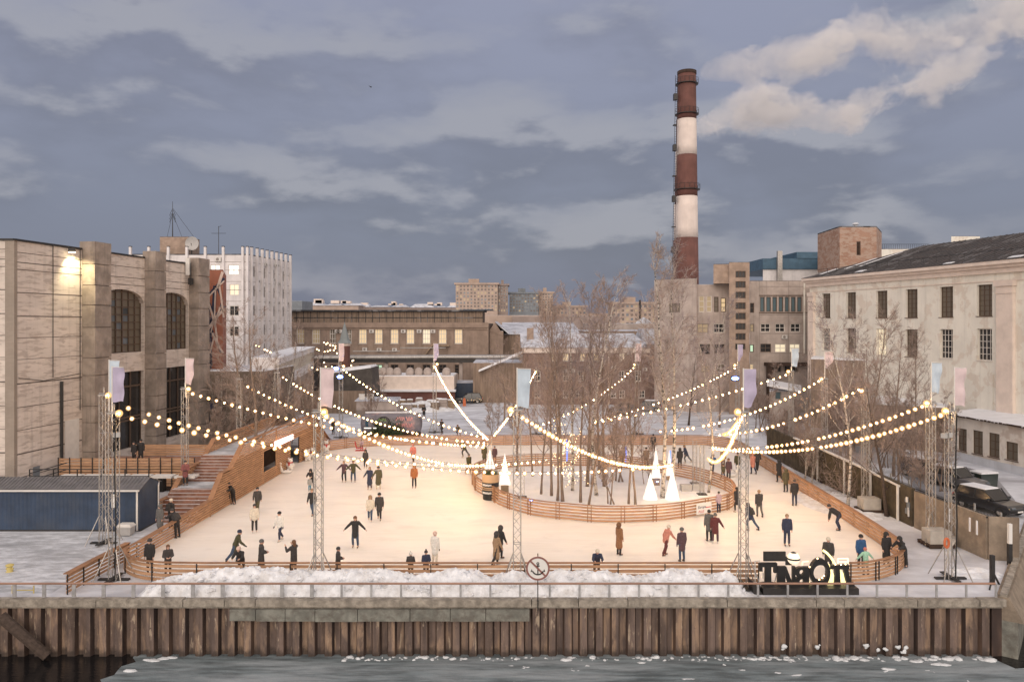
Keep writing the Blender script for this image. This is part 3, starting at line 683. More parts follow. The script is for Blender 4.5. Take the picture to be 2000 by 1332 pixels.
b = MB(); xa, xb = PX(24, 37.9), PX(66, 37.9)
b.tube([(xa, 37.9, .1), (xa, 37.9, .48), ], .03, 6); b.tube([(xb, 37.9, .1), (xb, 37.9, .48)], .03, 6); b.tube([(xa, 37.9, .26), (xb, 37.9, .26)], .025, 6); b.build('rail_frame', MAT['yellow'], yb_)

# ================================================================ buildings
class Wall:
    def __init__(s, p0, p1):
        s.p0, s.p1 = Vector(p0), Vector(p1); s.L = (s.p1-s.p0).length; s.d = (s.p1-s.p0)/s.L; s.n = Vector((s.d.y, -s.d.x))
    def upx(s, px):
        k = (px-1000)/F; return (k*s.p0.y - s.p0.x)/(s.d.x - k*s.d.y)
    def pt(s, u, z, o=0.0):
        q = s.p0 + s.d*u + s.n*o; return (q.x, q.y, z)
    def rect(s, r):
        u0, u1 = sorted((s.upx(r[0]), s.upx(r[2]))); y = s.p0.y + s.d.y*(u0+u1)/2
        return (max(u0, .02), min(u1, s.L-.02), PZ(r[3], y), PZ(r[1], y))
    def box(s, b, u0, u1, z0, z1, o0, o1):
        p = s.pt; b.hexa([p(u0, z0, o1), p(u1, z0, o1), p(u1, z0, o0), p(u0, z0, o0), p(u0, z1, o1), p(u1, z1, o1), p(u1, z1, o0), p(u0, z1, o0)])
def wall_grid(b, w, z0, z1, holes, dep):
    us = sorted({0, w.L, *[h[0] for h in holes], *[h[1] for h in holes]}); zs = sorted({z0, z1, *[h[2] for h in holes], *[h[3] for h in holes]})
    p = w.pt
    for ua, ub in zip(us, us[1:]):
        for za, zb in zip(zs, zs[1:]):
            um, zm = (ua+ub)/2, (za+zb)/2
            if any(h[0] < um < h[1] and h[2] < zm < h[3] for h in holes): continue
            b.quad(p(ua, za), p(ub, za), p(ub, zb), p(ua, zb))
    for u0, u1, za, zb in holes:
        b.quad(p(u0, za), p(u0, zb), p(u0, zb, -dep), p(u0, za, -dep)); b.quad(p(u1, za, -dep), p(u1, zb, -dep), p(u1, zb), p(u1, za))
        b.quad(p(u0, zb), p(u1, zb), p(u1, zb, -dep), p(u0, zb, -dep)); b.quad(p(u0, za, -dep), p(u1, za, -dep), p(u1, za), p(u0, za))
def window(root, w, h, nv=1, nh=1, glass='glass_dark', fm='frame_white', dep=.2, ft=.07, sill=False):
    ft = max(ft, min(.13, .0009*(w.p0.y+w.p1.y)/2))
    u0, u1, z0, z1 = h; b = MB(); o0, o1 = -dep+.02, -dep+.09
    w.box(b, u0, u0+ft, z0, z1, o0, o1); w.box(b, u1-ft, u1, z0, z1, o0, o1); w.box(b, u0+ft, u1-ft, z0, z0+ft, o0, o1); w.box(b, u0+ft, u1-ft, z1-ft, z1, o0, o1)
    for i in range(1, nv+1):
        u = u0+(u1-u0)*i/(nv+1); w.box(b, u-ft*.4, u+ft*.4, z0+ft, z1-ft, o0, o1-.01)
    for i in range(1, nh+1):
        z = z0+(z1-z0)*i/(nh+1); w.box(b, u0+ft, u1-ft, z-ft*.4, z+ft*.4, o0, o1-.018)
    if sill: w.box(b, u0-.08, u1+.08, z0-.07, z0-.002, -.02, .09)
    o = b.build('window', MAT[fm], root)
    b = MB(); b.quad(w.pt(u0, z0, -dep+.015), w.pt(u1, z0, -dep+.015), w.pt(u1, z1, -dep+.015), w.pt(u0, z1, -dep+.015)); b.build('pane', MAT[glass], o)
    return o
def bldg(name, label, poly, z0, z1, wm, rm, wins=None, dep=.2, cat='building', par=.0, seams=None, group=None, roof=True, edges=None):
    """poly CCW; wins = {edge: [(x0,y0,x1,y1,nv,nh,glass,frame)]} in photo pixels"""
    cx, cy_ = sum(p[0] for p in poly)/len(poly), sum(p[1] for p in poly)/len(poly)
    root = thing(name, label, cat, (cx, cy_, z0), group=group); b = MB(); ws = []
    pend = []
    for i in range(len(poly)):
        w = Wall(poly[i], poly[(i+1) % len(poly)]); ws.append(w); hs = []
        for q in (wins or {}).get(i, ()):
            h = w.rect(q[:4])
            if h[1]-h[0] < .1: continue
            hs.append(h); pend.append((w, h, q))
        wall_grid(b, w, z0, z1, hs, dep)
    b.build('wall', MAT[wm], root)
    for w, h, q in pend: window(root, w, h, q[4], q[5], q[6], q[7], dep, sill=len(q) > 8)
    if roof:
        b = MB(); b.prism(poly, z1+.003, z1+.18 if par else z1+.05)
        b.build('roof', MAT[rm], root)
    return root, ws
def ac(root, w, px, py, s=.8):
    u = w.upx(px); y = w.p0.y+w.d.y*u; z = PZ(py, y); b = MB()
    w.box(b, u-s/2, u+s/2, z-s*.35, z+s*.35, .06, .36); o = b.build('air_conditioner', MAT['ac_white'], root)
    b = MB(); c = w.pt(u-.06*s, z, .365); n = 12
    ring = [tuple(Vector(c)+Vector((w.d.x, w.d.y, 0))*math.cos(2*math.pi*i/n)*s*.26+Vector((0, 0, s*.26*math.sin(2*math.pi*i/n)))) for i in range(n)]
    b.poly(ring); b.build('fan_grille', MAT['frame_grey'], o)

# --- concrete hall on the left
P0, P1 = (-37.6, 58.0), (-34.3, 85.0)
hall = thing('concrete_hall', 'large weathered concrete panel hall with tall pilasters and arched windows', 'building', (-45, 70, 0))
HT = 19.6; wf = Wall((-62, 58), P0); wsd = Wall(P0, P1)
def ups(Yv): return (Yv-58)/wsd.d.y
bays = [(ups(67.7), ups(74.3)), (ups(76.3), ups(82.2))]
holes = []
for u0, u1 in bays: holes += [(u0, u1, 10.6, 16.5), (u0, u1, 1.6, 8.8)]
b = MB(); wall_grid(b, wf, 0, HT, [], .4); wall_grid(b, wsd, 0, HT, holes, .45)
wall_grid(b, Wall(P1, (-62, 85)), 0, HT, [], .4); wall_grid(b, Wall((-62, 85), (-62, 58)), 0, HT, [], .4)
for u0, u1 in bays:                                  # arch spandrels: flat segmental head
    n = 20
    for i in range(n):
        q0, q1 = i/n, (i+1)/n; ua, ub = u0+(u1-u0)*q0, u0+(u1-u0)*q1
        za, zb = 15.2+1.28*(1-(2*q0-1)**2)**.5 if 0 < q0 < 1 else 15.2, 15.2+1.28*(max(0, 1-(2*q1-1)**2))**.5
        p = wsd.pt; b.quad(p(ua, za, .004), p(ub, zb, .004), p(ub, 16.5, .004), p(ua, 16.5, .004)); b.quad(p(ua, za, .004), p(ua, za, -.45), p(ub, zb, -.45), p(ub, zb, .004))
b.build('wall', MAT['panel_wall'], hall)
b = MB(); rs = random.Random(3)
for z in (18.75, 18.0, 17.45, 15.7, 13.9, 12.25, 10.6, 8.75, 6.95, 5.2, 3.4, 1.6):
    t_ = rs.uniform(.02, .05)
    wsd.box(b, .05, ups(65.5), z-t_, z+t_, -.05, .008); wf.box(b, 0, wf.L-.5, z+.2-t_, z+.2+t_, -.05, .008)
for z in (18.6, 17.6, 16.9):
    for u0, u1 in bays: wsd.box(b, u0-.1, u1+.1, z-.03, z+.03, -.05, .008)
for x in (5, 11, 17.5): wf.box(b, x-.03, x+.03, .5, HT, -.05, .006)
b.build('panel_seam', MAT['panel_seam'], hall)
brick('brick_strip', (.42, .36, .30), (.36, .30, .25), (.25, .2, .17))
b = MB(); b.box(-38.25, -37.56, 57.94, 58.5, 0, HT+.02); b.build('corner_strip', MAT['brick_strip'], hall)
for Ya, Yb, pr in ((65.5, 67.65, 1.2), (74.4, 76.2, 1.15), (82.3, 84.6, 1.1)):
    b = MB(); u0, u1 = ups(Ya), ups(Yb); z = .0
    cuts = [0, 2.4, 4.9, 6.3, 8.9, 10.4, 13.0, 14.9, 16.6, 18.4, HT+.75]
    for za, zb in zip(cuts, cuts[1:]): wsd.box(b, u0+rs.uniform(-.02, .02), u1+rs.uniform(-.02, .02), za+.035, zb-.035, -.2, pr+rs.uniform(-.03, .03))
    wsd.box(b, u0+.08, u1-.08, 0, HT+.7, -.1, pr-.14)
    wsd.box(b, u0+.95, u1+.5, 0, HT+.4, -.2, .45)
    b.build('pilaster', MAT['panel_dark'], hall)
for (u0, u1) in bays:
    b = MB(); dp = -.40
    for i in range(8): wsd.box(b, u0+(u1-u0)*i/7-.05, u0+(u1-u0)*i/7+.05, 10.6, 16.5, dp, dp+.09)
    for i in range(9): wsd.box(b, u0, u1, 10.6+i*.7, 10.68+i*.7, dp, dp+.08)
    o = b.build('arched_window', MAT['frame_brown'], hall)
    b = MB(); wsd.box(b, u0, u1, 10.6, 16.45, dp-.08, dp-.02); b.build('pane', MAT['glass_mid'], o)
    b = MB()
    for k in range(9): 
        i, j = rs.randrange(7), rs.randrange(8); w_ = (u1-u0)/7
        wsd.box(b, u0+i*w_+.06, u0+(i+1)*w_-.06, 10.7+j*.7, 11.25+j*.7, dp-.019, dp-.01)
    b.build('replaced_pane', MAT['glass_grey'], o)
    b = MB()
    for i in range(5): wsd.box(b, u0+(u1-u0)*i/4-.07, u0+(u1-u0)*i/4+.07, 1.6, 8.8, dp, dp+.1)
    for z in (4.2, 4.5, 7.4): wsd.box(b, u0, u1, z-.08, z+.08, dp, dp+.09)
    o = b.build('entrance_glazing', MAT['frame_brown'], hall)
    b = MB(); wsd.box(b, u0, u1, 1.6, 8.78, dp-.08, dp-.02); b.build('pane', MAT['glass_dark'], o)
b = MB(); b.prism([(-62, 58), (-37.7, 58.1), (-34.4, 84.9), (-62, 85)], HT, HT+.12); b.build('roof', MAT['roof_dark'], hall)
b = MB(); wsd.box(b, 0, ups(65.4), HT, HT+.16, -.3, .12); wf.box(b, 0, wf.L, HT, HT+.16, -.3, .1)
for u0, u1 in bays: wsd.box(b, u0, u1, HT, HT+.16, -.3, .1)
b.build('parapet_cap', MAT['steel_dark'], hall)
b = MB(); wsd.box(b, ups(59.9), ups(60.6), .2, 2.15, -.05, .03); o = b.build('door', MAT['city_blue'], hall)
b = MB(); wsd.box(b, ups(63.4), ups(65.1), .2, 5.3, .01, .05); b.build('blanked_panel', MAT['white_metal'], hall)
b = MB()
for Yd in (62.0, 65.2): u = ups(Yd); b.tube([wsd.pt(u, 9 if Yd < 63 else 6, .07), wsd.pt(u, HT, .07)], .028, 5)
b.tube([wsd.pt(.4, 9.2, .05), wsd.pt(3, 8.8, .06), wsd.pt(ups(65.2), 9.1, .05)], .025, 4); b.build('downpipe', MAT['steel_dark'], hall)
b = MB(); u = ups(62.9); b.tube([wsd.pt(u, 1, .15), wsd.pt(u, 8.6, .15)], .12, 8); b.build('flue_pipe', MAT['steel_dark'], hall)
fl = thing('floodlight', 'bright floodlight at the roof edge of the concrete hall', 'lamp', (*wsd.pt(ups(63.6), HT)[:2], HT-.3)); q = wsd.pt(ups(63.6), 19.0, .5)
b = MB(); b.rbox(q, .5, .25, HT-.35, HT-.05, .3); b.build('lamp_head', MAT['steel_dark'], fl)
b = MB(); b.rbox((q[0]+.02, q[1]-.0), .42, .2, HT-.42, HT-.353, .3); b.build('lamp_lens', MAT['lamp_flood'], fl)
lp = bpy.data.lights.new('floodlight_beam', 'SPOT'); lo = bpy.data.objects.new('floodlight_beam', lp); C.objects.link(lo); lp.energy = 900; lp.color = (1, .86, .5); lp.spot_size = R(125); lp.spot_blend = .8; lp.shadow_soft_size = .15; lo.location = (q[0]+.3, q[1]+.2, HT-.5); lo.rotation_euler = (R(20), R(12), 0); lo.parent = fl; lo.matrix_parent_inverse = Matrix.Translation(-fl.location)
fl2 = thing('floodlight', 'bright floodlight beside the rust red mural block', 'lamp', (-35.0, 85.6, 19.0))
b = MB(); b.rbox((-34.9, 85.7), .4, .25, 19.0, 19.25); b.build('lamp_head', MAT['steel_dark'], fl2)
b = MB(); b.sphere((-34.9, 85.68, 18.9), .2, 8, 6); b.build('lamp_lens', MAT['lamp_flood'], fl2)

# --- rust red mural block and low annex
mb_, mw = bldg('mural_block', 'rust red block painted with dark and pale tangled branches', [(-44, 86.5), (-33.2, 88.2), (-37.2, 100), (-44, 100)], 0, 19.4, 'rust_panel', 'roof_dark')
w = mw[0]; b = MB(); b2 = MB()
def stroke(bb, pts, wd, o):
    for p, q in zip(pts, pts[1:]):
        def at(pp): u = w.upx(pp[0]); return Vector(w.pt(u, PZ(pp[1], 87.5), o))
        bb.beam(at(p), at(q), .012, wd, up=(w.n.x, w.n.y, 0)) if False else bb.beam(at(p), at(q), wd, .012, up=(w.n.x, w.n.y, 0))
for pts, wd in (([(402, 556), (407, 600), (406, 640), (409, 715)], .38), ([(420, 558), (417, 610), (410, 640), (411, 715)], .42), ([(402, 582), (420, 562), (438, 543)], .3), ([(405, 583), (412, 600), (418, 625)], .22), ([(403, 640), (425, 610), (440, 598)], .2), ([(412, 640), (420, 660), (432, 690)], .22), ([(408, 660), (403, 700), (412, 720)], .3), ([(424, 562), (434, 585), (428, 610)], .16)): stroke(b, pts, wd, .012)
for pts, wd in (([(403, 584), (418, 568), (438, 548)], .16), ([(425, 562), (435, 530)], .3), ([(407, 590), (414, 612), (421, 640)], .2), ([(405, 645), (424, 618), (438, 604)], .3), ([(421, 562), (419, 620), (412, 650)], .14), ([(428, 555), (432, 580), (437, 620)], .2), ([(415, 650), (424, 672), (436, 690)], .2), ([(410, 690), (418, 660)], .16), ([(404, 600), (406, 640)], .14), ([(430, 600), (420, 630), (426, 680)], .2)): stroke(b2, pts, wd, .028)
b.build('painted_branch', MAT['mural_dark'], mb_); b2.build('painted_branch', MAT['mural_pale'], mb_)
brick('annex_brick', (.20, .155, .12), (.165, .125, .10), (.13, .105, .085))
an, aw = bldg('low_annex', 'low dark brown annex with snow on its flat roof behind the stair ramp', [(-34.4, 84.6), (-27.2, 84.6), (-27.2, 96), (-34.4, 96)], 0, 8.0, 'annex_brick', 'snow')
b = MB()
for px, py, s in ((393, 800, .5), (412, 793, .35), (405, 815, .3)): u = aw[0].upx(px); z = PZ(py, 84.6); aw[0].box(b, u-s, u+s, z-s*1.2, z+s*1.2, .002, .012)
b.build('wall_painting', MAT['mural_dark'], an)

# --- white office block
ow = []
for x0, x1, y0, y1, g in ((446, 467, 517, 537, 'lit_white'), (448, 467, 555, 577, 'lit_pale'), (448, 467, 597, 617, 'glass_dark'), (448, 467, 637, 657, 'glass_dark'), (411, 430, 517, 537, 'lit_white'), (411, 430, 556, 577, 'glass_dark'), (374, 392, 517, 537, 'glass_dark')): ow.append((x0, y0, x1, y1, 1, 0, g, 'frame_white'))
OF = [(-62, 125), (-43.0, 125), (-40.7, 141.2), (-62, 141.2)]
sw = []; wtmp = Wall(OF[1], OF[2]); rs = random.Random(5)
xs = [489+ (565-489)*(i/8)**.93 for i in range(9)]
for i in range(8):
    for fl_ in range(5):
        if fl_ == 4 and i > 5: continue
        xa, xb = xs[i], xs[i+1]; wd = xb-xa
        for q0, q1 in ((.22, .46),) if i % 2 else ((.55, .80),):
            xm = (xa+xb)/2; f_ = (xm-487)/80; top = 628-(628-(519+fl_*38.4))*(1-.13*f_); hh = 21*(1-.13*f_)
            g = 'lit_dim' if rs.random() < .22 else ('lit_warm' if rs.random() < .05 else 'glass_dark')
            sw.append((xa+wd*q0, top, xa+wd*q1, top+hh, 0, 1, g, 'frame_grey'))
of, ofw = bldg('office_block', 'white panelled office block with vertical ribs and a few lit windows', OF, 0, 24.3, 'office_white', 'roof_dark', {0: ow, 1: sw}, dep=.15, par=.1)
b = MB()
for px in (256, 292, 330, 366, 402, 437, 475, 484):
    u = ofw[0].upx(px); ofw[0].box(b, u-.18, u+.18, 0, 25.6, .01, .4)
for i in range(9):
    u = max(.2, min(ofw[1].L-.2, ofw[1].upx(xs[i]))); ofw[1].box(b, u-.17, u+.17, 0, 25.6, .01, .42)
b.build('facade_rib', MAT['office_white'], of)
b = MB()
for w_ in ofw[:2]:
    for k in range(6):
        for dz_ in (0, 1.35): w_.box(b, 0, w_.L, 23.2-k*3.2-dz_-.04, 23.2-k*3.2-dz_+.03, -.05, .006)
b.build('panel_seam', MAT['frame_grey'], of)
b = MB()
for px in (256, 292, 330, 366, 402, 437, 475, 484): u = ofw[0].upx(px); ofw[0].box(b, u-.2, u+.2, 25.6, 25.72, 0, .42)
for i in range(9): u = max(.2, min(ofw[1].L-.2, ofw[1].upx(xs[i]))); ofw[1].box(b, u-.2, u+.2, 25.6, 25.72, 0, .44)
b.build('rib_cap', MAT['steel_dark'], of)
for px, py in ((517, 517), (537, 519), (541, 519), (533, 547), (530, 554), (543, 555), (503, 550), (523, 591), (542, 592), (560, 593)): ac(of, ofw[1], px, py, .7)
ac(of, ofw[0], 427, 507, 1.0)
rb, _ = bldg('roof_house', 'small brick roof house with antenna mast on the white office block', [(-58.0, 126.5), (-53.3, 126.5), (-53.3, 131), (-58, 131)], 24.4, 27.4, 'stair_brick', 'roof_dark')
am = thing('antenna_mast', 'thin guyed radio mast on the brick roof house', 'antenna', (PX(337, 128), 128, 27.5)); x = PX(337, 128)
b = MB(); b.tube([(x, 128, 27.5), (x, 128, 33.5)], [.09, .03], 5); b.build('mast', MAT['steel_dark'], am)
b = MB()
for dx_, dy_, z in ((1.8, -.5, 31.5), (-1.2, .6, 31.5), (3.6, 0, 32.4)): b.tube([(x, 128, z), (x+dx_, 128+dy_, 27.5)], .025, 4)
for z in (30.5, 31.0, 31.6): b.tube([(x-.5, 128, z-.5), (x-.1, 128, z+.5)], .035, 4); b.tube([(x+.5, 128, z-.5), (x+.1, 128, z+.5)], .035, 4)
b.build('guy_wire', MAT['steel_dark'], am)
sdh = thing('satellite_dish', 'large pale satellite dish on the white office roof', 'dish', (PX(374, 126), 126, 24.5)); c = P3(374, 476, 126)
b = MB()
for i in range(24):
    for k in range(4):
        r0, r1 = k/4*1.12, (k+1)/4*1.12; a0, a1 = 2*math.pi*i/24, 2*math.pi*(i+1)/24
        f_ = lambda r, a: (c.x+r*math.cos(a)+.15*r*r, c.y-.25*r*r, c.z+r*math.sin(a))
        b.quad(f_(r0, a0), f_(r1, a0), f_(r1, a1), f_(r0, a1))
b.build('reflector', MAT['grey_box'], sdh)
b = MB(); b.tube([(c.x, c.y+.1, 24.4), (c.x, c.y+.05, c.z)], .08, 6); b.tube([(c.x, c.y, c.z-.4), (c.x+.3, c.y-1.0, c.z)], .03, 4); b.build('mount', MAT['steel_dark'], sdh)
ta = thing('aerial', 'thin cross shaped television aerial on the white office roof', 'antenna', (PX(427, 127), 127, 24.5)); x = PX(427, 127)
b = MB(); b.tube([(x, 127, 24.4), (x, 127, PZ(442, 127))], .05, 5); b.tube([(x-1.2, 127, PZ(456, 127)), (x+1.2, 127, PZ(456, 127))], .03, 4); b.tube([(x, 127, PZ(443, 127)), (x+.45, 127, PZ(442, 127))], .03, 4); b.build('aerial_rod', MAT['steel_dark'], ta)

# --- elevated gallery
gal = thing('elevated_gallery', 'white elevated corridor on columns with a strip of windows and snowy roof', 'building', (-30, 110, 0))
gw = Wall((-27.0, 89.0), (-33.0, 128.0)); gw = Wall((-33.0, 128.0), (-27.0, 89.0)) if gw.n.x < 0 else gw
b = MB()
gz = [(5.6, 6.9), (8.5, 9.2)]
for za, zb in gz: gw.box(b, 0, gw.L, za, zb, -3.0, 0)
gw.box(b, 0, gw.L, 6.9, 8.5, -3.0, -.4); b.build('wall', MAT['office_white'], gal)
b = MB()
for i in range(41): u = gw.L*i/40; gw.box(b, max(0, u-.05), min(gw.L, u+.05), 6.9, 8.5, -.35, -.05)
o = b.build('window', MAT['frame_white'], gal); b = MB(); gw.box(b, 0, gw.L, 6.9, 8.5, -.38, -.2); b.build('pane', MAT['glass_mid'], o)
b = MB(); gw.box(b, 0, gw.L, 9.2, 9.35, -3.1, .15); b.build('roof', MAT['snow'], gal)
for i in range(8):
    b = MB(); gw.box(b, gw.L*i/7-.25 if i else 0, gw.L*i/7+.25 if i < 7 else gw.L, 0, 5.6, -.9, -.2); b.build('column', MAT['block_grey'], gal)

# --- long factory
fw = []
for i, (x, g) in enumerate([(580, 'lit_dim'), (610, 'lit_dim'), (644, 'glass_mid'), (671.5, 'glass_mid'), (701, 'lit_warm'), (732, 'lit_warm'), (763, 'lit_warm'), (794, 'lit_warm'), (825.5, 'lit_pale'), (857, 'lit_warm'), (888, 'lit_warm')]):
    fw.append((x, 642.5, x+15, 671, 2, 2, g, 'frame_white', 1))
    fw.append((x, 712, x+15, 731, 1, 2, 'lit_green' if x == 732 else 'glass_dark', 'frame_brown'))
fa, faw = bldg('factory', 'long brown brick factory with tall lit windows and a dark roof monitor', [(-76, 150), (-4.6, 150), (-4.3, 176), (-76, 176)], 0, 13.0, 'factory_wall', 'roof_dark', {0: fw})
b = MB(); faw[0].box(b, 0, faw[0].L, 12.3, 13.3, .004, .45); faw[0].box(b, 0, faw[0].L, 11.9, 12.3, .004, .2)
for x in [700+31.2*i for i in range(-4, 8)]:
    u = faw[0].upx(x-5); faw[0].box(b, u-.7, u+.4, 0, 11.9, .003, .12)
b.build('cornice', MAT['factory_wall'], fa)
b = MB(); b.box(-76, -6, 156, 170, 13.06, 15.5); b.build('roof_monitor', MAT['factory_monitor'], fa)
b = MB(); b.box(-76, -5.6, 155.4, 171, 15.504, 15.85); b.build('monitor_roof', MAT['roof_dark'], fa)
b = MB()
for i in range(50): b.box(-76+i*1.4, -75.9+i*1.4, 155.95, 155.998, 13.1, 15.5)
b.box(-76, -6, 155.93, 155.99, 14.2, 14.35); b.build('monitor_batten', MAT['roof_dark'], fa)
for px, py in ((659, 647), (664, 647), (726, 647), (788, 647), (819, 647), (846, 647), (713, 682), (741, 683), (771, 683)): ac(fa, faw[0], px, py, .9)
b = MB(); b.beam((PX(831, 149.6), 149.6, PZ(692, 149.6)), (PX(848, 149.6), 149.6, PZ(670, 149.6)), 1.2, .15); b.box(PX(848, 149.5), PX(878, 149.5), 148.8, 149.8, PZ(676, 149), PZ(674, 149)); b.build('outside_stair', MAT['pallet_wood'], fa)
b = MB(); b.hexa([(-10, 156, 15.86), (-3.9, 156, 15.86), (-3.9, 172, 15.86), (-10, 172, 15.86), (-10, 157, 16.0), (-4.2, 157, 16.0), (-4.2, 171, 16.0), (-10, 171, 16.0)]); b.build('roof_end', MAT['city_blue'], fa)

# pipe rack
pr = thing('pipe_rack', 'overhead rack of silver lagged pipes on steel posts before the factory', 'pipes', (-25, 140, 0))
b = MB(); Yp = 139; z = PZ(697, Yp)
b.tube([(PX(400, Yp), Yp, PZ(690, Yp)), (PX(612, Yp), Yp, PZ(688, Yp)), (PX(614, Yp), Yp, z-.2), (PX(1035, Yp), Yp, z)], .36, 8); b.tube([(PX(612, Yp), Yp+.9, z), (PX(1035, Yp), Yp+.9, z+.1)], .28, 8); b.tube([(PX(688, Yp), Yp+.5, z+1), (PX(780, Yp), Yp+.5, z+1), (PX(781, Yp), Yp+.5, z+1.6), (PX(870, Yp), Yp+.5, z+1.6)], .1, 6)
b.build('lagged_pipe', MAT['steel_galv'], pr)
b = MB(); b.box(PX(598, Yp), PX(1035, Yp), Yp-.5, Yp+1.4, z-1.0, z-.5); b.build('steel_truss', MAT['steel_dark'], pr)
for px in (616, 754, 900, 1000): 
    b = MB(); b.box(PX(px, Yp)-.3, PX(px, Yp)+.3, Yp+.1, Yp+.7, 0, z-1.0); b.build('support_post', MAT['steel_dark' if px < 700 else 'block_grey'], pr)

# turret
tu = thing('turret', 'small octagonal brick turret with a tall grey green spire', 'turret', (PX(673, 133), 133, 0)); x = PX(673, 133)
b = MB(); b.lathe((x, 133, 0), [(.95, 0), (.95, 9.3)], 8); b.build('brick_shaft', MAT['chimney_red'], tu)
b = MB(); b.lathe((x, 133, 0), [(1.0, 9.3), (1.0, 9.75)], 8); b.build('cornice', MAT['trim_pink'], tu)
flat('copper', (.22, .245, .25), .6)
b = MB(); b.lathe((x, 133, 0), [(1.3, 9.75), (.85, 10.3), (.6, 11.3), (.2, 12.8), (.03, 13.4)], 8); b.build('spire', MAT['copper'], tu)
b = MB(); b.tube([(x, 133, 13.3), (x, 133, 14.3)], .04, 5); b.build('finial', MAT['steel_dark'], tu)

# loading platform, tarp stack, cabin, junk
lpz = thing('loading_platform', 'long beige concrete loading platform with snow on top before the factory', 'platform', (-15, 126, 0))
b = MB(); b.box(PX(730, 126), PX(887, 126), 126, 134, 2.4, 4.5); b.build('parapet', MAT['trim_pink'], lpz)
b = MB(); b.box(PX(730, 125), PX(890, 125), 124.6, 126, 2.1, 2.4); b.build('snow_ledge', MAT['snow'], lpz)
b = MB(); b.box(PX(700, 125), PX(888, 125), 125, 126, 0, 2.1); b.build('brick_base', MAT['chimney_red'], lpz)
b = MB(); b.box(PX(730, 127), PX(886, 127), 126.4, 133.6, 4.5, 4.6); b.build('snow_cover', MAT['snow'], lpz)
mb0 = MB(); mb0.lathe((0, 0, 0), [(.7, 0), (.75, .5), (.55, 1.0), (.2, 1.25)], 10)
for i, px in enumerate((735, 748, 762, 776, 801, 818, 835, 872)):
    o = bpy.data.objects.get('vent_mushroom')
    if o is None: o = mb0.build('vent_mushroom', MAT['block_grey'], smooth=True); tag(o, 'squat round vent on the snowy loading platform roof', 'vent', 'vents on the loading platform')
    else: o = o.copy(); C.objects.link(o)
    o.location = (PX(px, 128), 128, 4.6)
tp = thing('tarp_stack', 'dark tarpaulin covered stack with snow on top', 'stack', (PX(685, 118), 118, 0))
b = MB(); xa, xb = PX(636, 116), PX(729, 116); b.hexa([(xa, 116, 0), (xb, 116, 0), (xb+.2, 122, 0), (xa, 122, 0), (xa+.3, 116.3, 5.6), (xb-.3, 116.3, 6.5), (xb-.2, 121.6, 6.5), (xa+.3, 121.6, 5.8)]); b.build('tarpaulin', MAT['tarp'], tp)
b = MB(); b.hexa([(xa+.4, 116.4, 5.62), (xb-.4, 116.4, 6.5), (xb-.3, 121.5, 6.5), (xa+.4, 121.5, 5.8), (xa+.6, 117, 5.9), (xb-.6, 117, 6.8), (xb-.5, 121, 6.8), (xa+.6, 121, 6.1)]); b.build('snow_cover', MAT['snow'], tp)
hd = thing('board_hoarding', 'dark brown board hoarding below the tarpaulin stack', 'fence', (PX(690, 112), 112, 0))
b = MB(); b.box(PX(560, 113), PX(712, 113), 113, 113.1, 0, 3.3); b.build('board_panel', MAT['factory_monitor'], hd)
hut = thing('site_hut', 'small grey site hut with striped snowy roof and two pale windows', 'hut', (PX(735, 110), 110, 0)); Yh = 109
b = MB(); b.box(PX(696, Yh), PX(775, Yh), Yh, Yh+3, 0, 2.2); b.build('wall', MAT['block_grey'], hut)
b = MB()
for i in range(24): b.beam((PX(694, Yh)+i*.25, Yh-.2, 2.24), (PX(694, Yh)+i*.25, Yh+3.2, 2.5), .13, .08)
b.hexa([(PX(693, Yh), Yh-.2, 2.21), (PX(777, Yh), Yh-.2, 2.21), (PX(777, Yh), Yh+3.2, 2.45), (PX(693, Yh), Yh+3.2, 2.45), (PX(693, Yh), Yh-.2, 2.24), (PX(777, Yh), Yh-.2, 2.24), (PX(777, Yh), Yh+3.2, 2.48), (PX(693, Yh), Yh+3.2, 2.48)]); b.build('roof', MAT['roof_snow'], hut)
for xa, xb in ((701, 713), (716, 730)):
    b = MB(); b.box(PX(xa, Yh), PX(xb, Yh), Yh-.03, Yh-.004, PZ(781, Yh), PZ(769, Yh)); b.build('window', MAT['lit_dim'] if False else MAT['white_metal'], hut)
b = MB()
for i in range(36): b.box(PX(696, Yh)+i*.155, PX(696, Yh)+i*.155+.1, Yh-.06, Yh-.02, 0, .95)
b.build('skirting_board', MAT['frame_grey'], hut)
rj = random.Random(8)
for i in range(14):
    px = 778+i*8+rj.uniform(-2, 2); Yj = rj.uniform(115, 121); x = PX(px, Yj); s = rj.uniform(.5, 1.1); h = rj.uniform(.5, 1.7)
    cr = thing('pallet_stack', ['snow topped stack of boards in the yard by the loading platform', 'brown stack of crates in the yard by the loading platform'][i % 2], 'stack', (x, Yj, 0), group='stacked materials in the yard')
    b = MB(); nl = max(2, int(h/.22))
    for k in range(nl): b.rbox((x+rj.uniform(-.05, .05), Yj), s*1.7, s*1.2, k*h/nl, (k+.8)*h/nl, rj.uniform(-.1, .1))
    b.build('stacked_board', MAT[['rubble', 'pallet_wood', 'block_grey'][i % 3]], cr)
    b = MB(); b.rbox((x, Yj), s*1.65, s*1.15, h, h+.14, 0, .8); b.build('snow_cover', MAT['snow'], cr)
sc_, _ = bldg('shipping_container', 'dark blue shipping container behind the parked estate car', [(PX(888, 131), 131), (PX(936, 131), 131), (PX(938, 137), 137), (PX(890, 137), 137)], 0, 3.0, 'blue_sheet', 'roof_snow', cat='container')
pf, _ = bldg('panel_hoarding', 'pale beige concrete panel fence beside the blue container', [(PX(937, 134), 134), (PX(966, 134), 134), (PX(966, 134.4), 134.4), (PX(937, 134.4), 134.4)], 0, 3.4, 'trim_pink', 'snow', cat='fence')

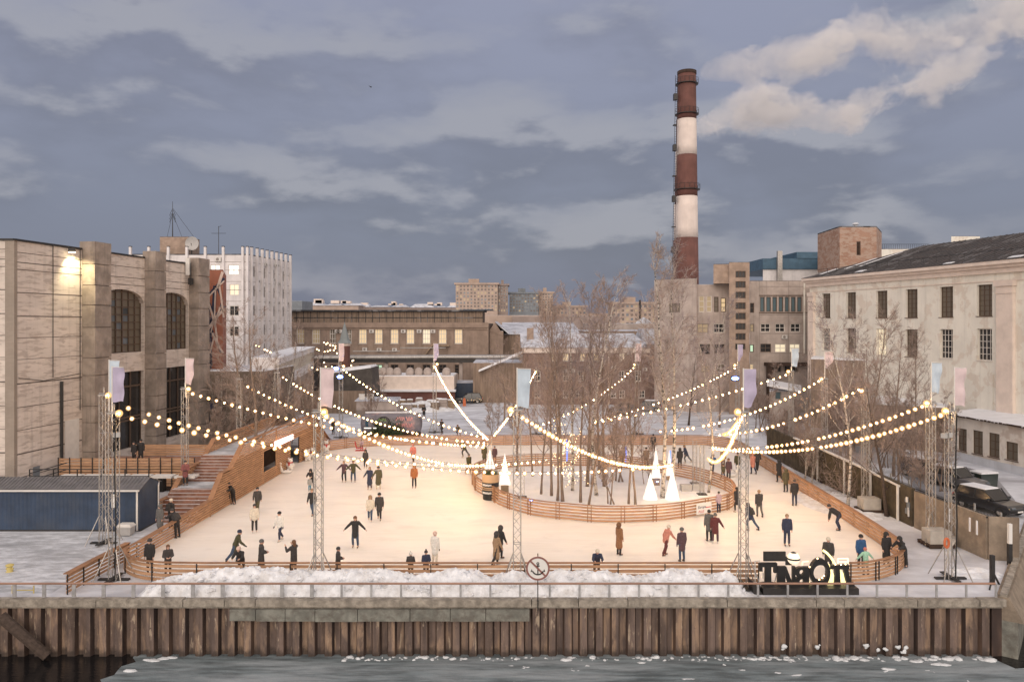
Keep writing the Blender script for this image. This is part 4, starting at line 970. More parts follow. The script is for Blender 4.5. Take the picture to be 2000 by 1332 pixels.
# sheds between the factory and the brick building
s1, _ = bldg('gable_shed', 'brown gabled shed with a snowy roof beside the factory', [(PX(956, 152), 152), (PX(983, 152), 152), (PX(983, 176), 176), (PX(956, 176), 176)], 0, 11.6, 'factory_wall', 'roof_snow')
b = MB(); xa, xb = PX(956, 152), PX(984, 152); xm = PX(967, 152)
b.hexa([(xa, 151.9, 11.66), (xb, 151.9, 10.6), (xb, 176, 10.6), (xa, 176, 11.66), (xa, 151.9, 11.8), (xm, 151.9, 13.3), (xm, 176, 13.3), (xa, 176, 11.8)]); b.build('gable', MAT['factory_wall'], s1)
b = MB(); b.hexa([(xm, 151.8, 13.3), (xb+1, 151.8, 11.0), (xb+1, 176, 11.0), (xm, 176, 13.3), (xm, 151.8, 13.5), (xb+1, 151.8, 11.2), (xb+1, 176, 11.2), (xm, 176, 13.5)]); b.build('snow_roof', MAT['roof_snow'], s1)
s2, _ = bldg('long_shed', 'long low brown shed with a wide snow covered roof', [(-2, 158), (14, 158), (14, 190), (-2, 190)], 0, 10.8, 'factory_monitor', 'roof_snow')
b = MB(); b.hexa([(-2.3, 157.6, 10.85), (14.3, 157.6, 10.85), (14.3, 180, 13.1), (-2.3, 180, 13.1), (-2.3, 157.6, 11.0), (14.3, 157.6, 11.0), (14.3, 180, 13.3), (-2.3, 180, 13.3)]); b.build('snow_roof', MAT['roof_snow'], s2)
s3, _ = bldg('brick_shed', 'dark brown brick shed behind the bare trees', [(14, 150), (34, 150), (34, 175), (14, 175)], 0, 11.6, 'factory_monitor', 'roof_snow')
s4, _ = bldg('pale_shed', 'pale shed with a small roof lantern near the concrete block', [(17.5, 176), (36, 176), (36, 190), (17.5, 190)], 0, 13.0, 'block_grey', 'roof_snow')
b = MB(); b.lathe((30.5, 178, 13.05), [(1.9, 0), (1.7, .4), (.2, 1.4)], 4); b.build('roof_lantern', MAT['office_grey'], s4)
cst, _ = bldg('yard_store', 'low dark store with a lean to snowy roof beside the brick building', [(-6.5, 128), (2.0, 128), (2.0, 140), (-6.5, 140)], 0, 6.6, 'factory_monitor', 'roof_snow')
b = MB(); b.hexa([(-5.5, 126.5, 5.2), (2, 126.5, 8.4), (2, 128, 8.4), (-5.5, 128, 5.2), (-5.5, 126.5, 5.5), (2, 126.5, 8.8), (2, 128, 8.8), (-5.5, 128, 5.5)]); b.build('lean_to_roof', MAT['snow'], cst)

# brick building behind the birches
brick('brick_brown', (.25, .165, .135), (.22, .14, .115), (.21, .16, .14))
bw = []
for px, g in ((1083, 'lit_warm'), (1105, 'lit_warm'), (1138, 'lit_warm'), (1164.5, 'lit_warm'), (1215, 'lit_pale'), (1245, 'lit_pale')): bw.append((px-5.5, 690, px+5.5, 705, 1, 1, g, 'frame_white', 1))
for px in (1050, 1083, 1105, 1134, 1164, 1214, 1246): bw.append((px-5.5, 724, px+5.5, 744.5, 1, 1, 'glass_dark', 'frame_white', 1))
for px in (1050, 1080, 1105, 1130, 1164, 1198, 1215, 1254): bw.append((px-5.5, 762, px+5.5, 777, 1, 1, 'glass_dark', 'frame_white', 1))
bb_, bbw = bldg('brick_building', 'three storey reddish brick building with snowy gable roof and warm lit windows', [(1.9, 125), (22.4, 125), (22.4, 137), (1.9, 137)], 0, 9.0, 'brick_brown', 'roof_dark', {0: bw})
b = MB(); bbw[0].box(b, -.2, bbw[0].L+.2, 8.4, 9.25, .003, .3); b.build('eaves_band', MAT['trim_pink'], bb_)
b = MB(); b.hexa([(1.4, 124.4, 9.26), (22.3, 124.4, 9.26), (20.6, 131, 11.3), (1.4, 131, 11.3), (1.4, 124.4, 9.4), (22.4, 124.4, 9.4), (20.7, 131, 11.5), (1.4, 131, 11.5)])
b.hexa([(1.4, 131, 11.3), (20.6, 131, 11.3), (22.3, 137.6, 9.26), (1.4, 137.6, 9.26), (1.4, 131, 11.5), (20.7, 131, 11.5), (22.4, 137.6, 9.4), (1.4, 137.6, 9.4)]); b.build('snow_roof', MAT['roof_snow'], bb_)
b = MB(); b.box(2.5, 3.6, 128, 129, 9.4, 12.4); b.build('chimney_stack', MAT['stair_brick'], bb_)
for px, py in ((1103, 724), (1119, 724), (1150, 718), (1198, 718), (1229, 689), (1198, 768)): ac(bb_, bbw[0], px, py, .75)
b = MB(); u = bbw[0].upx(1189); b.tube([bbw[0].pt(u, 0, .12), bbw[0].pt(u, 8.4, .12)], .09, 6); b.build('downpipe', MAT['trim_pink'], bb_)
b2_, b2w = bldg('brick_wing', 'taller brick wing with a snowy hip roof and dormer hatch', [(22.4, 124), (28, 124), (28, 137), (22.4, 137)], 0, 9.8, 'brick_brown', 'roof_dark', {0: [(1281, 692, 1292, 704, 0, 0, 'lit_dim', 'frame_white', 1), (1281, 728, 1292, 744, 1, 1, 'glass_dark', 'frame_white', 1), (1281, 767, 1291, 777, 1, 0, 'glass_dark', 'frame_white', 1)]})
b = MB(); b.hexa([(21.6, 123.4, 9.86), (28.4, 123.4, 9.86), (28.4, 137, 9.86), (21.6, 137, 9.86), (20.9+1.0, 128, 12.3), (27.6, 128, 12.3), (27.6, 133, 12.3), (21.9, 133, 12.3)]); b.build('snow_roof', MAT['roof_snow'], b2_)
b = MB(); b.box(24.2, 25.9, 124.8, 126, 10.6, 11.5); b.build('dormer_hatch', MAT['wood_dark'], b2_)
ac(b2_, b2w[0], 1259, 721, .75)

# --- chimney
ch = thing('chimney', 'tall red and white banded industrial chimney with gallery rings', 'chimney', (PX(1341, 152), 152, 0)); cx = PX(1341.5, 152)
def rz_(z): return (17.3 + (23.0-17.3)*max(0, (62.7-z))/44.0)*152/F
zb = [0, PZ(465, 152), PZ(384.5, 152), PZ(304, 152), PZ(234.5, 152), PZ(142, 152)]
for i in range(5):
    b = MB(); n = 4; b.lathe((cx, 152, 0), [(rz_(zb[i]+(zb[i+1]-zb[i])*k/n), zb[i]+(zb[i+1]-zb[i])*k/n+(.004 if k == 0 else 0)) for k in range(n+1)], 40)
    b.build('painted_band', MAT['chimney_red' if i % 2 == 0 else 'chimney_white'], ch, smooth=True)
def ring(z, wd):
    b = MB(); r = rz_(z); b.lathe((cx, 152, 0), [(r+.02, z-.15), (r+wd, z-.1), (r+wd, z), (r+.02, z)], 28)
    for k in range(16):
        a = 2*math.pi*k/16; q = (cx+(r+wd)*math.cos(a), 152+(r+wd)*math.sin(a)); b.tube([(*q, z), (*q, z+1.0)], .035, 4)
    b.tube([(cx+(r+wd)*math.cos(2*math.pi*k/24), 152+(r+wd)*math.sin(2*math.pi*k/24), z+1.0) for k in range(25)], .035, 4, False)
    b.build('gallery_ring', MAT['steel_dark'], ch)
for py, wd in ((165, .45), (224, .45), (371, .5)): ring(PZ(py, 152), wd)
b = MB(); b.lathe((cx, 152, 0), [(rz_(62.7)+.12, 62.3), (rz_(62.7)+.12, 62.9)], 32); b.build('rim', MAT['wood_dark'], ch)
b = MB()
for k in (-.35, .05): b.tube([(cx-rz_(18)-.5+k, 150.9, 18), (cx-rz_(62)-.25+k, 151.4, 62)], .04, 4)
for k in range(90): z = 18+k*.49; x = cx-rz_(z)-.45+.25*(k/90); b.tube([(x-.37, 151.2, z), (x+.07, 151.2, z)], .025, 4)
for k in range(8):
    z = 22+k*5; x = cx-rz_(z)-.8; b.box(x-.2, x+.5, 150.6, 151.6, z, z+1.2 if k % 2 else z+.15)
b.build('ladder', MAT['steel_dark'], ch)
c2 = thing('chimney_flue', 'slim banded flue just behind the tall red and white chimney', 'chimney', (PX(1322, 160), 160, 0)); x2 = PX(1323, 160)
for i, (pa, pb) in enumerate(((1000, 470), (470, 400), (400, 345), (345, 290), (290, 235))):
    b = MB(); za, zb_ = max(0, PZ(pa, 160)), PZ(pb, 160); b.lathe((x2+.1*i, 160, 0), [(.88-.05*i, za+.004), (.84-.05*i, zb_)], 16); b.build('painted_band', MAT['chimney_red' if i % 2 == 0 else 'chimney_white'], c2, smooth=True)
rl_ = random.Random(4)

# --- pale concrete block, stair tower building
pb_, pbw = bldg('concrete_block', 'blank pale concrete gable block at the foot of the chimney', [(PX(1278, 119), 119), (PX(1361, 114), 114), (PX(1361, 130), 130), (PX(1278, 130), 130)], 0, 19.9, 'block_grey', 'roof_dark', {0: [(1306, 592, 1328, 611, 0, 0, 'glass_mid', 'frame_grey')]})
b = MB()
for z in (14.2, 8.7, 5.0): pbw[0].box(b, 0, pbw[0].L, z-.03, z+.03, -.05, .006)
b.build('panel_seam', MAT['frame_grey'], pb_)
w1 = [(1365, 578, 1376, 609.5, 0, 2, 'lit_dim', 'frame_white'), (1380, 578, 1390.5, 609.5, 0, 2, 'lit_dim', 'frame_white'), (1394.5, 580, 1403.5, 609.5, 0, 2, 'glass_mid', 'frame_brown'), (1408, 582, 1418, 609.5, 0, 2, 'lit_warm', 'frame_brown'),
      (1362, 632, 1384, 650, 1, 1, 'lit_dim', 'frame_grey'), (1394, 632, 1415, 650, 1, 1, 'glass_dark', 'frame_white'), (1366, 672, 1387, 692, 1, 1, 'glass_dark', 'frame_brown'), (1395, 672, 1415, 690, 1, 1, 'glass_dark', 'frame_brown'), (1369, 713, 1388, 728, 1, 1, 'lit_dim', 'frame_grey'), (1400, 711, 1417, 728, 1, 1, 'glass_mid', 'frame_white')]
o1_, o1w = bldg('office_wing', 'grey concrete office wing between the blank block and the stair tower', [(PX(1361.5, 115), 115), (PX(1432, 115), 115), (PX(1432, 128), 128), (PX(1361.5, 128), 128)], 0, 19.0, 'block_grey', 'roof_snow', {0: w1})
st = [(1436.5, y, 1456.5, y+13, 2, 0, 'glass_dark', 'frame_brown') for y in (529.5, 549.5, 570, 591, 611, 631, 651)] + [(1436, 671, 1456, 683, 0, 0, 'glass_dark', 'frame_brown')]
stt, stw = bldg('stair_tower', 'tall brown stair tower with a column of small dark windows', [(PX(1424, 112), 112), (PX(1464, 112), 112), (PX(1464, 126), 126), (PX(1424, 126), 126)], 0, 22.1, 'stair_brick', 'roof_dark', {0: st})
bs_, _ = bldg('tower_bay', 'brown brick side bay of the stair tower facing the yard', [(PX(1393.5, 113.2), 113.2), (PX(1423.8, 112.6), 112.6), (PX(1423.8, 124), 124), (PX(1393.5, 124), 124)], 19.06, 21.9, 'stair_brick', 'roof_dark')
w2 = [(1465, 592, 1473, 611, 0, 1, 'glass_dark', 'frame_brown'), (1465, 633, 1473, 648, 0, 1, 'lit_dim', 'frame_grey'), (1464.5, 673, 1472.5, 688, 0, 0, 'lit_green', 'frame_brown'), (1464, 711, 1472, 722, 0, 1, 'lit_warm', 'frame_white')]
w2 += [(1484.5+12.1*i, 580, 1492.5+12.1*i+1, 609, 0, 0, 'glass_blue', 'frame_brown') for i in range(7)]
w2 += [(x, 632, x+19, 648.5, 1, 1, 'glass_dark', 'frame_white') for x in (1485.5, 1514, 1544)] + [(1485, 671.5, 1506, 688, 1, 1, 'glass_dark', 'frame_brown'), (1513.5, 671.5, 1535, 688, 1, 1, 'lit_pale', 'frame_white'), (1542, 671.5, 1562.5, 688, 1, 1, 'lit_pale', 'frame_white')]
w2 += [(x, 712, x+12, 727, 1, 0, 'glass_dark', 'frame_grey') for x in (1500, 1514, 1532, 1548)]
o2_, o2w = bldg('office_wing', 'grey concrete office wing with a dark window strip beside the cream hall', [(PX(1464.3, 114), 114), (PX(1586, 114), 114), (PX(1586, 128), 128), (PX(1464.3, 128), 128)], 0, 19.5, 'block_grey', 'roof_brown', {0: w2})
b = MB()
for py in (560, 615, 651.5, 690): w = o2w[0]; z = PZ(py, 114); w.box(b, w.upx(1483), w.L, z-.04, z+.04, -.05, .01)
for px in (1483, 1540): u = o2w[0].upx(px); o2w[0].box(b, u-.03, u+.03, 4, 19.5, -.05, .008)
b.build('panel_seam', MAT['frame_grey'], o2_)
b = MB(); z0_, z1_ = PZ(610, 114), PZ(578, 114); w = o2w[0]; w.box(b, w.upx(1482.5), w.L, z1_, z1_+.12, .003, .12); w.box(b, w.upx(1482.5), w.L, z0_-.12, z0_, .003, .12); b.build('strip_surround', MAT['frame_brown'], o2_)
ac(o2_, o2w[0], 1531, 658, .8)
b = MB(); u = o2w[0].upx(1570); b.tube([o2w[0].pt(u, PZ(690, 114), .2), o2w[0].pt(u, 19.3, .2)], .14, 6); b.build('downpipe', MAT['plaster_cream'], o2_)
b = MB(); u0, u1 = w.upx(1492), w.upx(1580); w.box(b, u0, u1, PZ(715, 112), PZ(709, 112), .02, 2.0); b.build('canopy', MAT['wood_dark'], o2_)
b = MB(); u0 = w.upx(1496); w.box(b, u0-.35, u0+.35, 0, PZ(715, 112), 1.2, 1.9); b.build('canopy_post', MAT['wood_dark'], o2_)

bl, blw = bldg('blue_roofed_building', 'distant pale building with a blue clad upper storey', [(PX(1490, 170), 170), (PX(1640, 170), 170), (PX(1640, 200), 200), (PX(1490, 200), 200)], 0, 25.0, 'office_white', 'roof_dark')
b = MB(); xa = PX(1490, 169.5); b.box(xa, PX(1605, 169.5), 169.5, 199, 25.06, 27.4); b.box(PX(1556, 169.4), PX(1605, 169.4), 169.3, 199, 27.404, 28.8); b.build('blue_cladding', MAT['blue_cladding'], bl)
b = MB(); b.box(PX(1518, 169), PX(1527, 169), 168.6, 169.4, 22, 29); b.build('lift_frame', MAT['steel_galv'], bl)

# --- cream classical hall on the right
RP0 = Vector((40.72, 105.0)); RP1 = Vector((48.0, 72.0)); ex = RP1 + (RP1-RP0)*.5
rw_ = []
gl = ['glass_dark']*6
for i, (xa, xb, ya, yb) in enumerate(((1605, 1621.5, 573.5, 620.5), (1653, 1671.5, 571, 621), (1711.5, 1733, 568, 621), (1769, 1792, 565, 620.5), (1835, 1861.5, 560, 619.5), (1908, 1938, 556, 617.5))):
    rw_.append((xa, ya, xb, yb, 2, 5, 'glass_mid', 'frame_brown', 1))
for i, (xa, xb, ya, yb, g, f_) in enumerate(((1605.5, 1621, 641, 685, 'glass_dark', 'frame_white'), (1653.5, 1671.5, 641, 688.5, 'glass_mid', 'frame_brown'), (1711.5, 1732, 642, 694, 'lit_pale', 'frame_white'), (1768.5, 1792, 643.5, 697, 'glass_mid', 'frame_brown'), (1835.5, 1861, 643, 700, 'glass_dark', 'frame_white'), (1908, 1937.5, 642, 704, 'glass_dark', 'frame_white'))):
    rw_.append((xa, ya, xb, yb, 3, 4, g, f_, 1))
n_ = Vector(((RP1-RP0).y, -(RP1-RP0).x)).normalized()
bk = -n_*22
crh, crw = bldg('cream_hall', 'long cream plastered hall with moulded cornice, dark roof and two rows of tall windows', [tuple(RP0), tuple(ex), tuple(ex+bk), tuple(RP0+bk)], 0, 18.6, 'plaster_cream', 'roof_dark', {0: rw_}, dep=.35)
w = crw[0]; b = MB()
for k, (za, zb, o) in enumerate(((18.2, 18.7, .3), (18.704, 19.0, .6), (19.004, 19.35, .95))): w.box(b, -.5, w.L, za, zb, .004, o)
for px in (1587, 1967):
    u = w.upx(px); ww = .95 if px > 1900 else .6; w.box(b, max(.02, u-ww), u+ww, 3.5, 16.9, .004, .35); w.box(b, max(.01, u-ww-.15), u+ww+.15, 16.904, 17.4, .004, .5); w.box(b, max(.01, u-ww-.05), u+ww+.05, 16.2, 16.35, .004, .42)
w.box(b, 0, w.L, 17.404, 17.5, .004, .10)
b.build('moulding', MAT['trim_pink'], crh)
b = MB(); e0, e1 = Vector(w.pt(-.6, 19.36, 1.0)), Vector(w.pt(w.L, 19.36, 1.0)); r0, r1 = Vector(w.pt(8.0, 23.3, -11)), Vector(w.pt(w.L, 23.3, -11)); c0, c1 = Vector(w.pt(-.6, 19.36, -23)), Vector(w.pt(w.L, 19.36, -23))
b.poly([e0, e1, r1, r0]); b.poly([c0, e0, r0]); b.poly([r0, r1, c1, c0]); b.poly([e1, c1, r1]); b.build('pitched_roof', MAT['roof_brown'], crh)
b = MB(); ev, rg = (e1-e0), (r1-r0)
for k in range(1, 60):                                # standing seams running up the slope
    q = k/60; a_ = e0+ev*q; h_ = r0+rg*max(0, (q-.16)/.84) if q > .16 else e0.lerp(r0, q/.16)+Vector((0, 0, 0)); h_ = h_ if q > .16 else a_.lerp(r0, .0)+(r0-e0)*(q/.16)*.9
    b.beam(a_+Vector((0, 0, .03)), h_+Vector((0, 0, .03)), .05, .05)
b.build('roof_seam', MAT['roof_dark'], crh)
b = MB(); up_ = (r0-e0)
for q, t0, t1, wd in ((.10, .25, .62, .5), (.14, .30, .80, .35), (.05, .1, .3, .6), (.22, .04, .10, 1.4), (.5, .03, .07, 1.2), (.66, .03, .08, 1.6), (.8, .03, .06, 1.0)):
    a_ = e0+ev*q; sl = (r0+rg*.3-e0-ev*.4); b.beam(a_+sl*t0+Vector((0, 0, .06)), a_+sl*t1+Vector((0, 0, .06)), wd, .05)
o = b.build('roof_snow', MAT['snow'], crh)
b = MB()
for k in range(26):
    u = 2+k*1.9; b.tube([w.pt(u, 19.9, 0), w.pt(u, 20.5, 0)], .025, 4)
b.tube([w.pt(2, 20.45, 0), w.pt(w.L, 20.45, 0)], .025, 4); b.build('roof_railing', MAT['steel_dark'], crh)
b = MB(); u0, u1 = w.upx(1907), w.upx(1940)
w.box(b, u0, u1, 2, 8.4, .004, .06); b.build('blind_niche', MAT['plaster_cream'], crh)
brick('brick_red', (.40, .215, .14), (.36, .18, .12), (.42, .34, .29), patch=(.46, .36, .30), pf=.7)
bx, bxw = bldg('roof_tower', 'square red brick roof tower with peeling pale plaster beside the dark roof', [(PX(1640, 107), 107), (PX(1712, 107), 107), (PX(1722, 114), 114), (PX(1597, 116), 116)], 20.9, 26.6, 'brick_red', 'roof_dark', {0: [(1673, 472, 1681, 499, 0, 0, 'wood_dark', 'frame_brown')]}, par=.1)
b = MB(); b.lathe((PX(1671, 110), 110, 26.8), [(.25, 0), (.25, .5), (.5, .55), (.3, .85)], 8); b.build('roof_vent', MAT['office_grey'], bx)
bxb, _ = bldg('plaster_block', 'white plastered base under the red brick roof tower', [(PX(1640, 107.6), 107.6), (PX(1690, 107.6), 107.6), (PX(1700, 114), 114), (PX(1600, 115.6), 115.6)], 14, 20.88, 'plaster_white', 'stair_brick')
gs, gsw = bldg('green_building', 'distant pale green building with rooftop railings', [(PX(1600, 150), 150), (PX(1815, 150), 150), (PX(1815, 170), 170), (PX(1600, 170), 170)], 0, 27.6, 'city_pale' if 'city_pale' in MAT else 'plaster_cream', 'roof_dark')
b = MB()
for k in range(26): x = PX(1712, 150)+k*.42*1.0; b.tube([(x, 150.2, 27.6), (x, 150.2, 28.6)], .03, 4)
b.tube([(PX(1712, 150), 150.2, 28.6), (PX(1815, 150), 150.2, 28.6)], .03, 4); b.build('roof_railing', MAT['steel_dark'], gs)
gs2, _ = bldg('roof_hut', 'small pale green roof hut far behind the dark roof', [(PX(1858, 150), 150), (PX(1914, 150), 150), (PX(1914, 160), 160), (PX(1858, 160), 160)], 20, PZ(462, 150), 'plaster_cream', 'roof_dark')

da, daw = bldg('brown_annex', 'dark brown flat roofed annex with snow behind the birches', [(PX(1584, 98), 98), (PX(1742, 92), 92), (PX(1760, 99), 99), (PX(1590, 104), 104)], 0, 8.7, 'factory_monitor', 'snow', {0: [(1665, 735, 1690, 770, 1, 1, 'glass_dark', 'frame_brown')]}, par=.1)
gr_, _ = bldg('lean_to', 'snow roofed garage in front of the cream hall', [(PX(1655, 84), 84), (PX(1850, 79), 79), (PX(1858, 86), 86), (PX(1665, 92), 92)], 0, 4.6, 'factory_monitor', 'snow', par=.1)
gt = thing('garage_gate', 'dark arched garage doorway with a small ribbed canopy by the cream hall', 'gate', (PX(1770, 90), 90, 0)); x = PX(1768, 91)
b = MB(); n = 14
for i in range(n):
    a0, a1 = math.pi*i/n, math.pi*(i+1)/n; r = 1.25
    b.hexa([(x-r*math.cos(a0), 91, 4.4), (x-r*math.cos(a1), 91, 4.4), (x-r*math.cos(a1), 92, 4.4), (x-r*math.cos(a0), 92, 4.4), (x-r*math.cos(a0), 91, 4.5+1.8*math.sin(a0)), (x-r*math.cos(a1), 91, 4.5+1.8*math.sin(a1)), (x-r*math.cos(a1), 92, 4.5+1.8*math.sin(a1)), (x-r*math.cos(a0), 92, 4.5+1.8*math.sin(a0))])
b.build('arch_panel', MAT['wood_dark'], gt)
kk, _ = bldg('gate_kiosk', 'small kiosk with a curved snowy roof between the stair tower and the birches', [(PX(1503, 101), 101), (PX(1560, 101), 101), (PX(1560, 105), 105), (PX(1503, 105), 105)], 0, 4.3, 'block_grey', 'snow', {0: [(1514, 765, 1526, 780, 0, 0, 'glass_blue', 'frame_grey')]})
b = MB(); b.hexa([(PX(1498, 100), 100, 5.1), (PX(1565, 100), 100, 4.2), (PX(1565, 106), 106, 4.4), (PX(1498, 106), 106, 5.3), (PX(1498, 100), 100, 5.4), (PX(1565, 100), 100, 4.5), (PX(1565, 106), 106, 4.7), (PX(1498, 106), 106, 5.6)]); b.build('curved_roof', MAT['snow'], kk)

# low white annex in front of the cream hall
AP0, AP1 = Vector((43.4, 76.5)), Vector((44.75, 66.9)); aex = AP1+(AP1-AP0)*.8; an_ = Vector(((AP1-AP0).y, -(AP1-AP0).x)).normalized()
waw = [(1871, 837, 1888, 881, 1, 2, 'glass_mid', 'frame_brown', 1), (1900, 841, 1919.5, 887, 1, 2, 'glass_mid', 'frame_brown', 1), (1931, 846, 1952, 893, 1, 2, 'glass_mid', 'frame_brown', 1), (1964.5, 863.5, 1988, 899, 1, 1, 'glass_mid', 'frame_brown', 1)]
wa, waww = bldg('white_annex', 'low white single storey annex with four brown windows and a snowy roof', [tuple(AP0), tuple(aex), tuple(aex-an_*6.5), tuple(AP0-an_*6.5)], 0, 4.2, 'plaster_white', 'roof_brown', {0: waw}, dep=.18)
w = waww[0]; b = MB(); w.box(b, 0, w.L, 0, .75, .004, .06); b.build('plinth', MAT['office_grey'], wa)
b = MB(); p = w.pt; b.hexa([p(-.3, 4.28, .45), p(w.L, 4.28, .45), p(w.L, 4.9, -6.6), p(-.3, 4.9, -6.6), p(-.3, 4.42, .45), p(w.L, 4.42, .45), p(w.L, 5.05, -6.6), p(-.3, 5.05, -6.6)]); b.build('snow_roof', MAT['snow'], wa)
b = MB(); rj = random.Random(2); u = 0
while u < w.L: w.box(b, u, u+rj.uniform(.2, .5), 4.255, 4.36+rj.uniform(.0, .06), .455, .50); u += .45
b.build('eave_edge', MAT['wood_dark'], wa)

# --- distant city
flat('city_glass', (.12, .10, .09), .3)
def city(name, label, px0, px1, pyt, Y, dpt, wm, nc, nr, pyb, wfrac=.5, lit=.15, crown=True, seed=0):
    x0, x1 = PX(px0, Y), PX(px1, Y); z1 = PZ(pyt, Y); zb = PZ(pyb, Y)
    root, ws = bldg(name, label, [(x0, Y), (x1, Y), (x1, Y+dpt), (x0, Y+dpt)], 0, z1, wm, 'roof_snow')
    rr = random.Random(seed); cwd, rh = (x1-x0)/nc, (z1-zb)/nr; mesh = {}
    for g in ('glass_grey', 'lit_dim', 'city_glass'):
        b = MB(); b.box(-cwd*wfrac/2, cwd*wfrac/2, -.03, .03, -rh*.28, rh*.28); mesh[g] = b.mesh('window', MAT[g])
    for r_ in range(nr):
        for c_ in range(nc):
            g = 'lit_dim' if rr.random() < lit else ('city_glass' if rr.random() < .7 else 'glass_grey')
            o = bpy.data.objects.new('window', mesh[g]); C.objects.link(o); o.parent = root
            o.location = (x0+(c_+.5)*cwd-root.location.x, Y-root.location.y, zb+(r_+.5)*rh)
    if crown:
        b = MB(); b.box(x0-1, x1+1, Y-1, Y+dpt+1, z1+.06, z1+1.2); b.box(x0+(x1-x0)*.3, x0+(x1-x0)*.55, Y+3, Y+8, z1+1.2, z1+4); b.build('roof_crown', MAT[wm], root)
    return root
city('apartment_tower', 'tall tan apartment tower on the skyline with rows of small windows', 890, 972, 556, 520, 22, 'city_wall', 12, 8, 608, seed=1)
city('apartment_tower', 'narrow darker apartment tower beside the tall tan one', 973, 992, 558, 526, 20, 'city_dark', 4, 8, 610, seed=2)
city('office_tower', 'glassy dark office block between two tan towers on the skyline', 995, 1052, 574, 540, 20, 'city_blue', 10, 6, 610, .6, .1, seed=3)
city('round_tower', 'tan tower with an overhanging pale roof edge on the skyline', 1053, 1080, 573, 545, 18, 'city_wall', 5, 7, 608, seed=4)
city('apartment_slab', 'low tan apartment slab beyond the bare birches', 1080, 1145, 600, 560, 18, 'city_wall', 9, 3, 622, seed=5)
city('apartment_slab', 'wide warm lit apartment slab left of the blank concrete block', 1195, 1282, 594, 430, 18, 'city_wall', 10, 5, 636, .55, .35, seed=6)
for i, (a, c, yt, Y, m, lab) in enumerate(((585, 700, 597, 620, 'city_wall', 'long pale skyline building with snowy roofs beyond the factory'), (700, 800, 600, 700, 'city_dark', 'dark skyline building with a curved end beyond the factory'), (800, 892, 601, 660, 'city_dark', 'low brown skyline building beside the tall tan tower'), (560, 590, 588, 560, 'city_blue', 'grey skyline block behind the white office'), (1000, 1210, 618, 300, 'city_dark', 'long brown hall with a flat roof beyond the sheds'), (930, 1090, 616, 330, 'city_wall', 'long tan hall below the skyline towers'), (1140, 1300, 612, 640, 'city_wall', 'faint tan skyline row beyond the bare trees'), (-900, 600, 604, 900, 'city_dark', 'distant skyline row hidden beyond the white office'), (1460, 3000, 604, 900, 'city_dark', 'distant skyline row hidden beyond the cream hall'))):
    r_, ws_ = bldg('skyline_building', lab, [(PX(a, Y), Y), (PX(c, Y), Y), (PX(c, Y), Y+30), (PX(a, Y), Y+30)], 0, PZ(yt, Y), m, 'roof_snow')
    if i < 3:
        b = MB(); rr = random.Random(i); x = PX(a, Y)
        while x < PX(c, Y)-8:
            l = rr.uniform(8, 22); zt = PZ(yt, Y); hgt = rr.uniform(1.0, 3.4)
            b.hexa([(x, Y-1, zt+.1), (x+l, Y-1, zt+.1), (x+l, Y+20, zt+.1), (x, Y+20, zt+.1), (x+l*.2, Y+6, zt+hgt), (x+l*.8, Y+6, zt+hgt), (x+l*.8, Y+12, zt+hgt), (x+l*.2, Y+12, zt+hgt)]); x += l*1.05
        b.build('snow_roof', MAT['roof_snow'], r_)
        b = MB()
        for k in range(5): x = rr.uniform(PX(a, Y), PX(c, Y)-6); b.box(x, x+rr.uniform(3, 7), Y+4, Y+10, PZ(yt, Y)+2, PZ(yt, Y)+rr.uniform(3, 5.5))
        b.build('roof_house', MAT['trim_pink'], r_)
po = thing('utility_pole', 'tall dark pole beyond the brick building roof', 'pole', (PX(1250, 200), 200, 0))
b = MB(); b.tube([(PX(1250, 200), 200, 0), (PX(1250, 200), 200, PZ(586, 200))], .3, 8); b.build('pole_shaft', MAT['steel_dark'], po)

# ================================================================ truss towers and flags
TW = []
def truss(b, h, s=.38, r=.026, pitch=.42):
    h_ = s/2
    for sx in (-1, 1):
        for sy in (-1, 1): b.tube([(sx*h_, sy*h_, 0), (sx*h_, sy*h_, h)], r, 5)
    n = int(h/pitch)
    for i in range(n):
        z0, z1 = i*h/n, (i+1)*h/n
        for (ax, ay), (bx, by) in (((-1, -1), (1, -1)), ((1, -1), (1, 1)), ((1, 1), (-1, 1)), ((-1, 1), (-1, -1))):
            if i % 2: (ax, ay), (bx, by) = (bx, by), (ax, ay)
            b.tube([(ax*h_, ay*h_, z0), (bx*h_, by*h_, z1)], r*.5, 3, False)
        if i % 5 == 0:
            for (ax, ay), (bx, by) in (((-1, -1), (1, -1)), ((1, -1), (1, 1)), ((1, 1), (-1, 1)), ((-1, 1), (-1, -1))): b.tube([(ax*h_, ay*h_, z0), (bx*h_, by*h_, z0)], r*.6, 3, False)
MM = {}
b = MB(); truss(b, 8.5); MM['mast'] = b.mesh('mast', MAT['steel_galv'])
b = MB(); b.box(-.25, .25, -.25, .25, 8.5, 8.56); b.tube([(0, 0, 8.5), (0, 0, 9.0)], .045, 6); b.tube([(-.3, 0, 8.62), (.3, 0, 8.62)], .03, 5); MM['cap'] = b.mesh('mast_head', MAT['steel_galv'])
b = MB(); b.tube([(.2, .2, 1.7), (.75, .75, .04)], .03, 5); MM['leg'] = b.mesh('leg', MAT['steel_galv'])
b = MB(); b.box(-.8, .8, -.12, .12, .02, .10); b.box(-.12, .12, -.8, .8, .102, .16); MM['plate'] = b.mesh('base_plate', MAT['steel_dark'])
b = MB(); b.sphere((0, 0, 0), .05, 8, 6); b.cm = 1; b.sphere((0, 0, 0), .2, 12, 8); MM['lamp'] = b.mesh('lamp', [MAT['bulb_warm'], MAT['bulb_bloom']], True)  # hot core inside an added bloom shell
b = MB()
for i in range(5): b.box(-.75, .75, -.7+i*.32, -.55+i*.32, .02, .16)
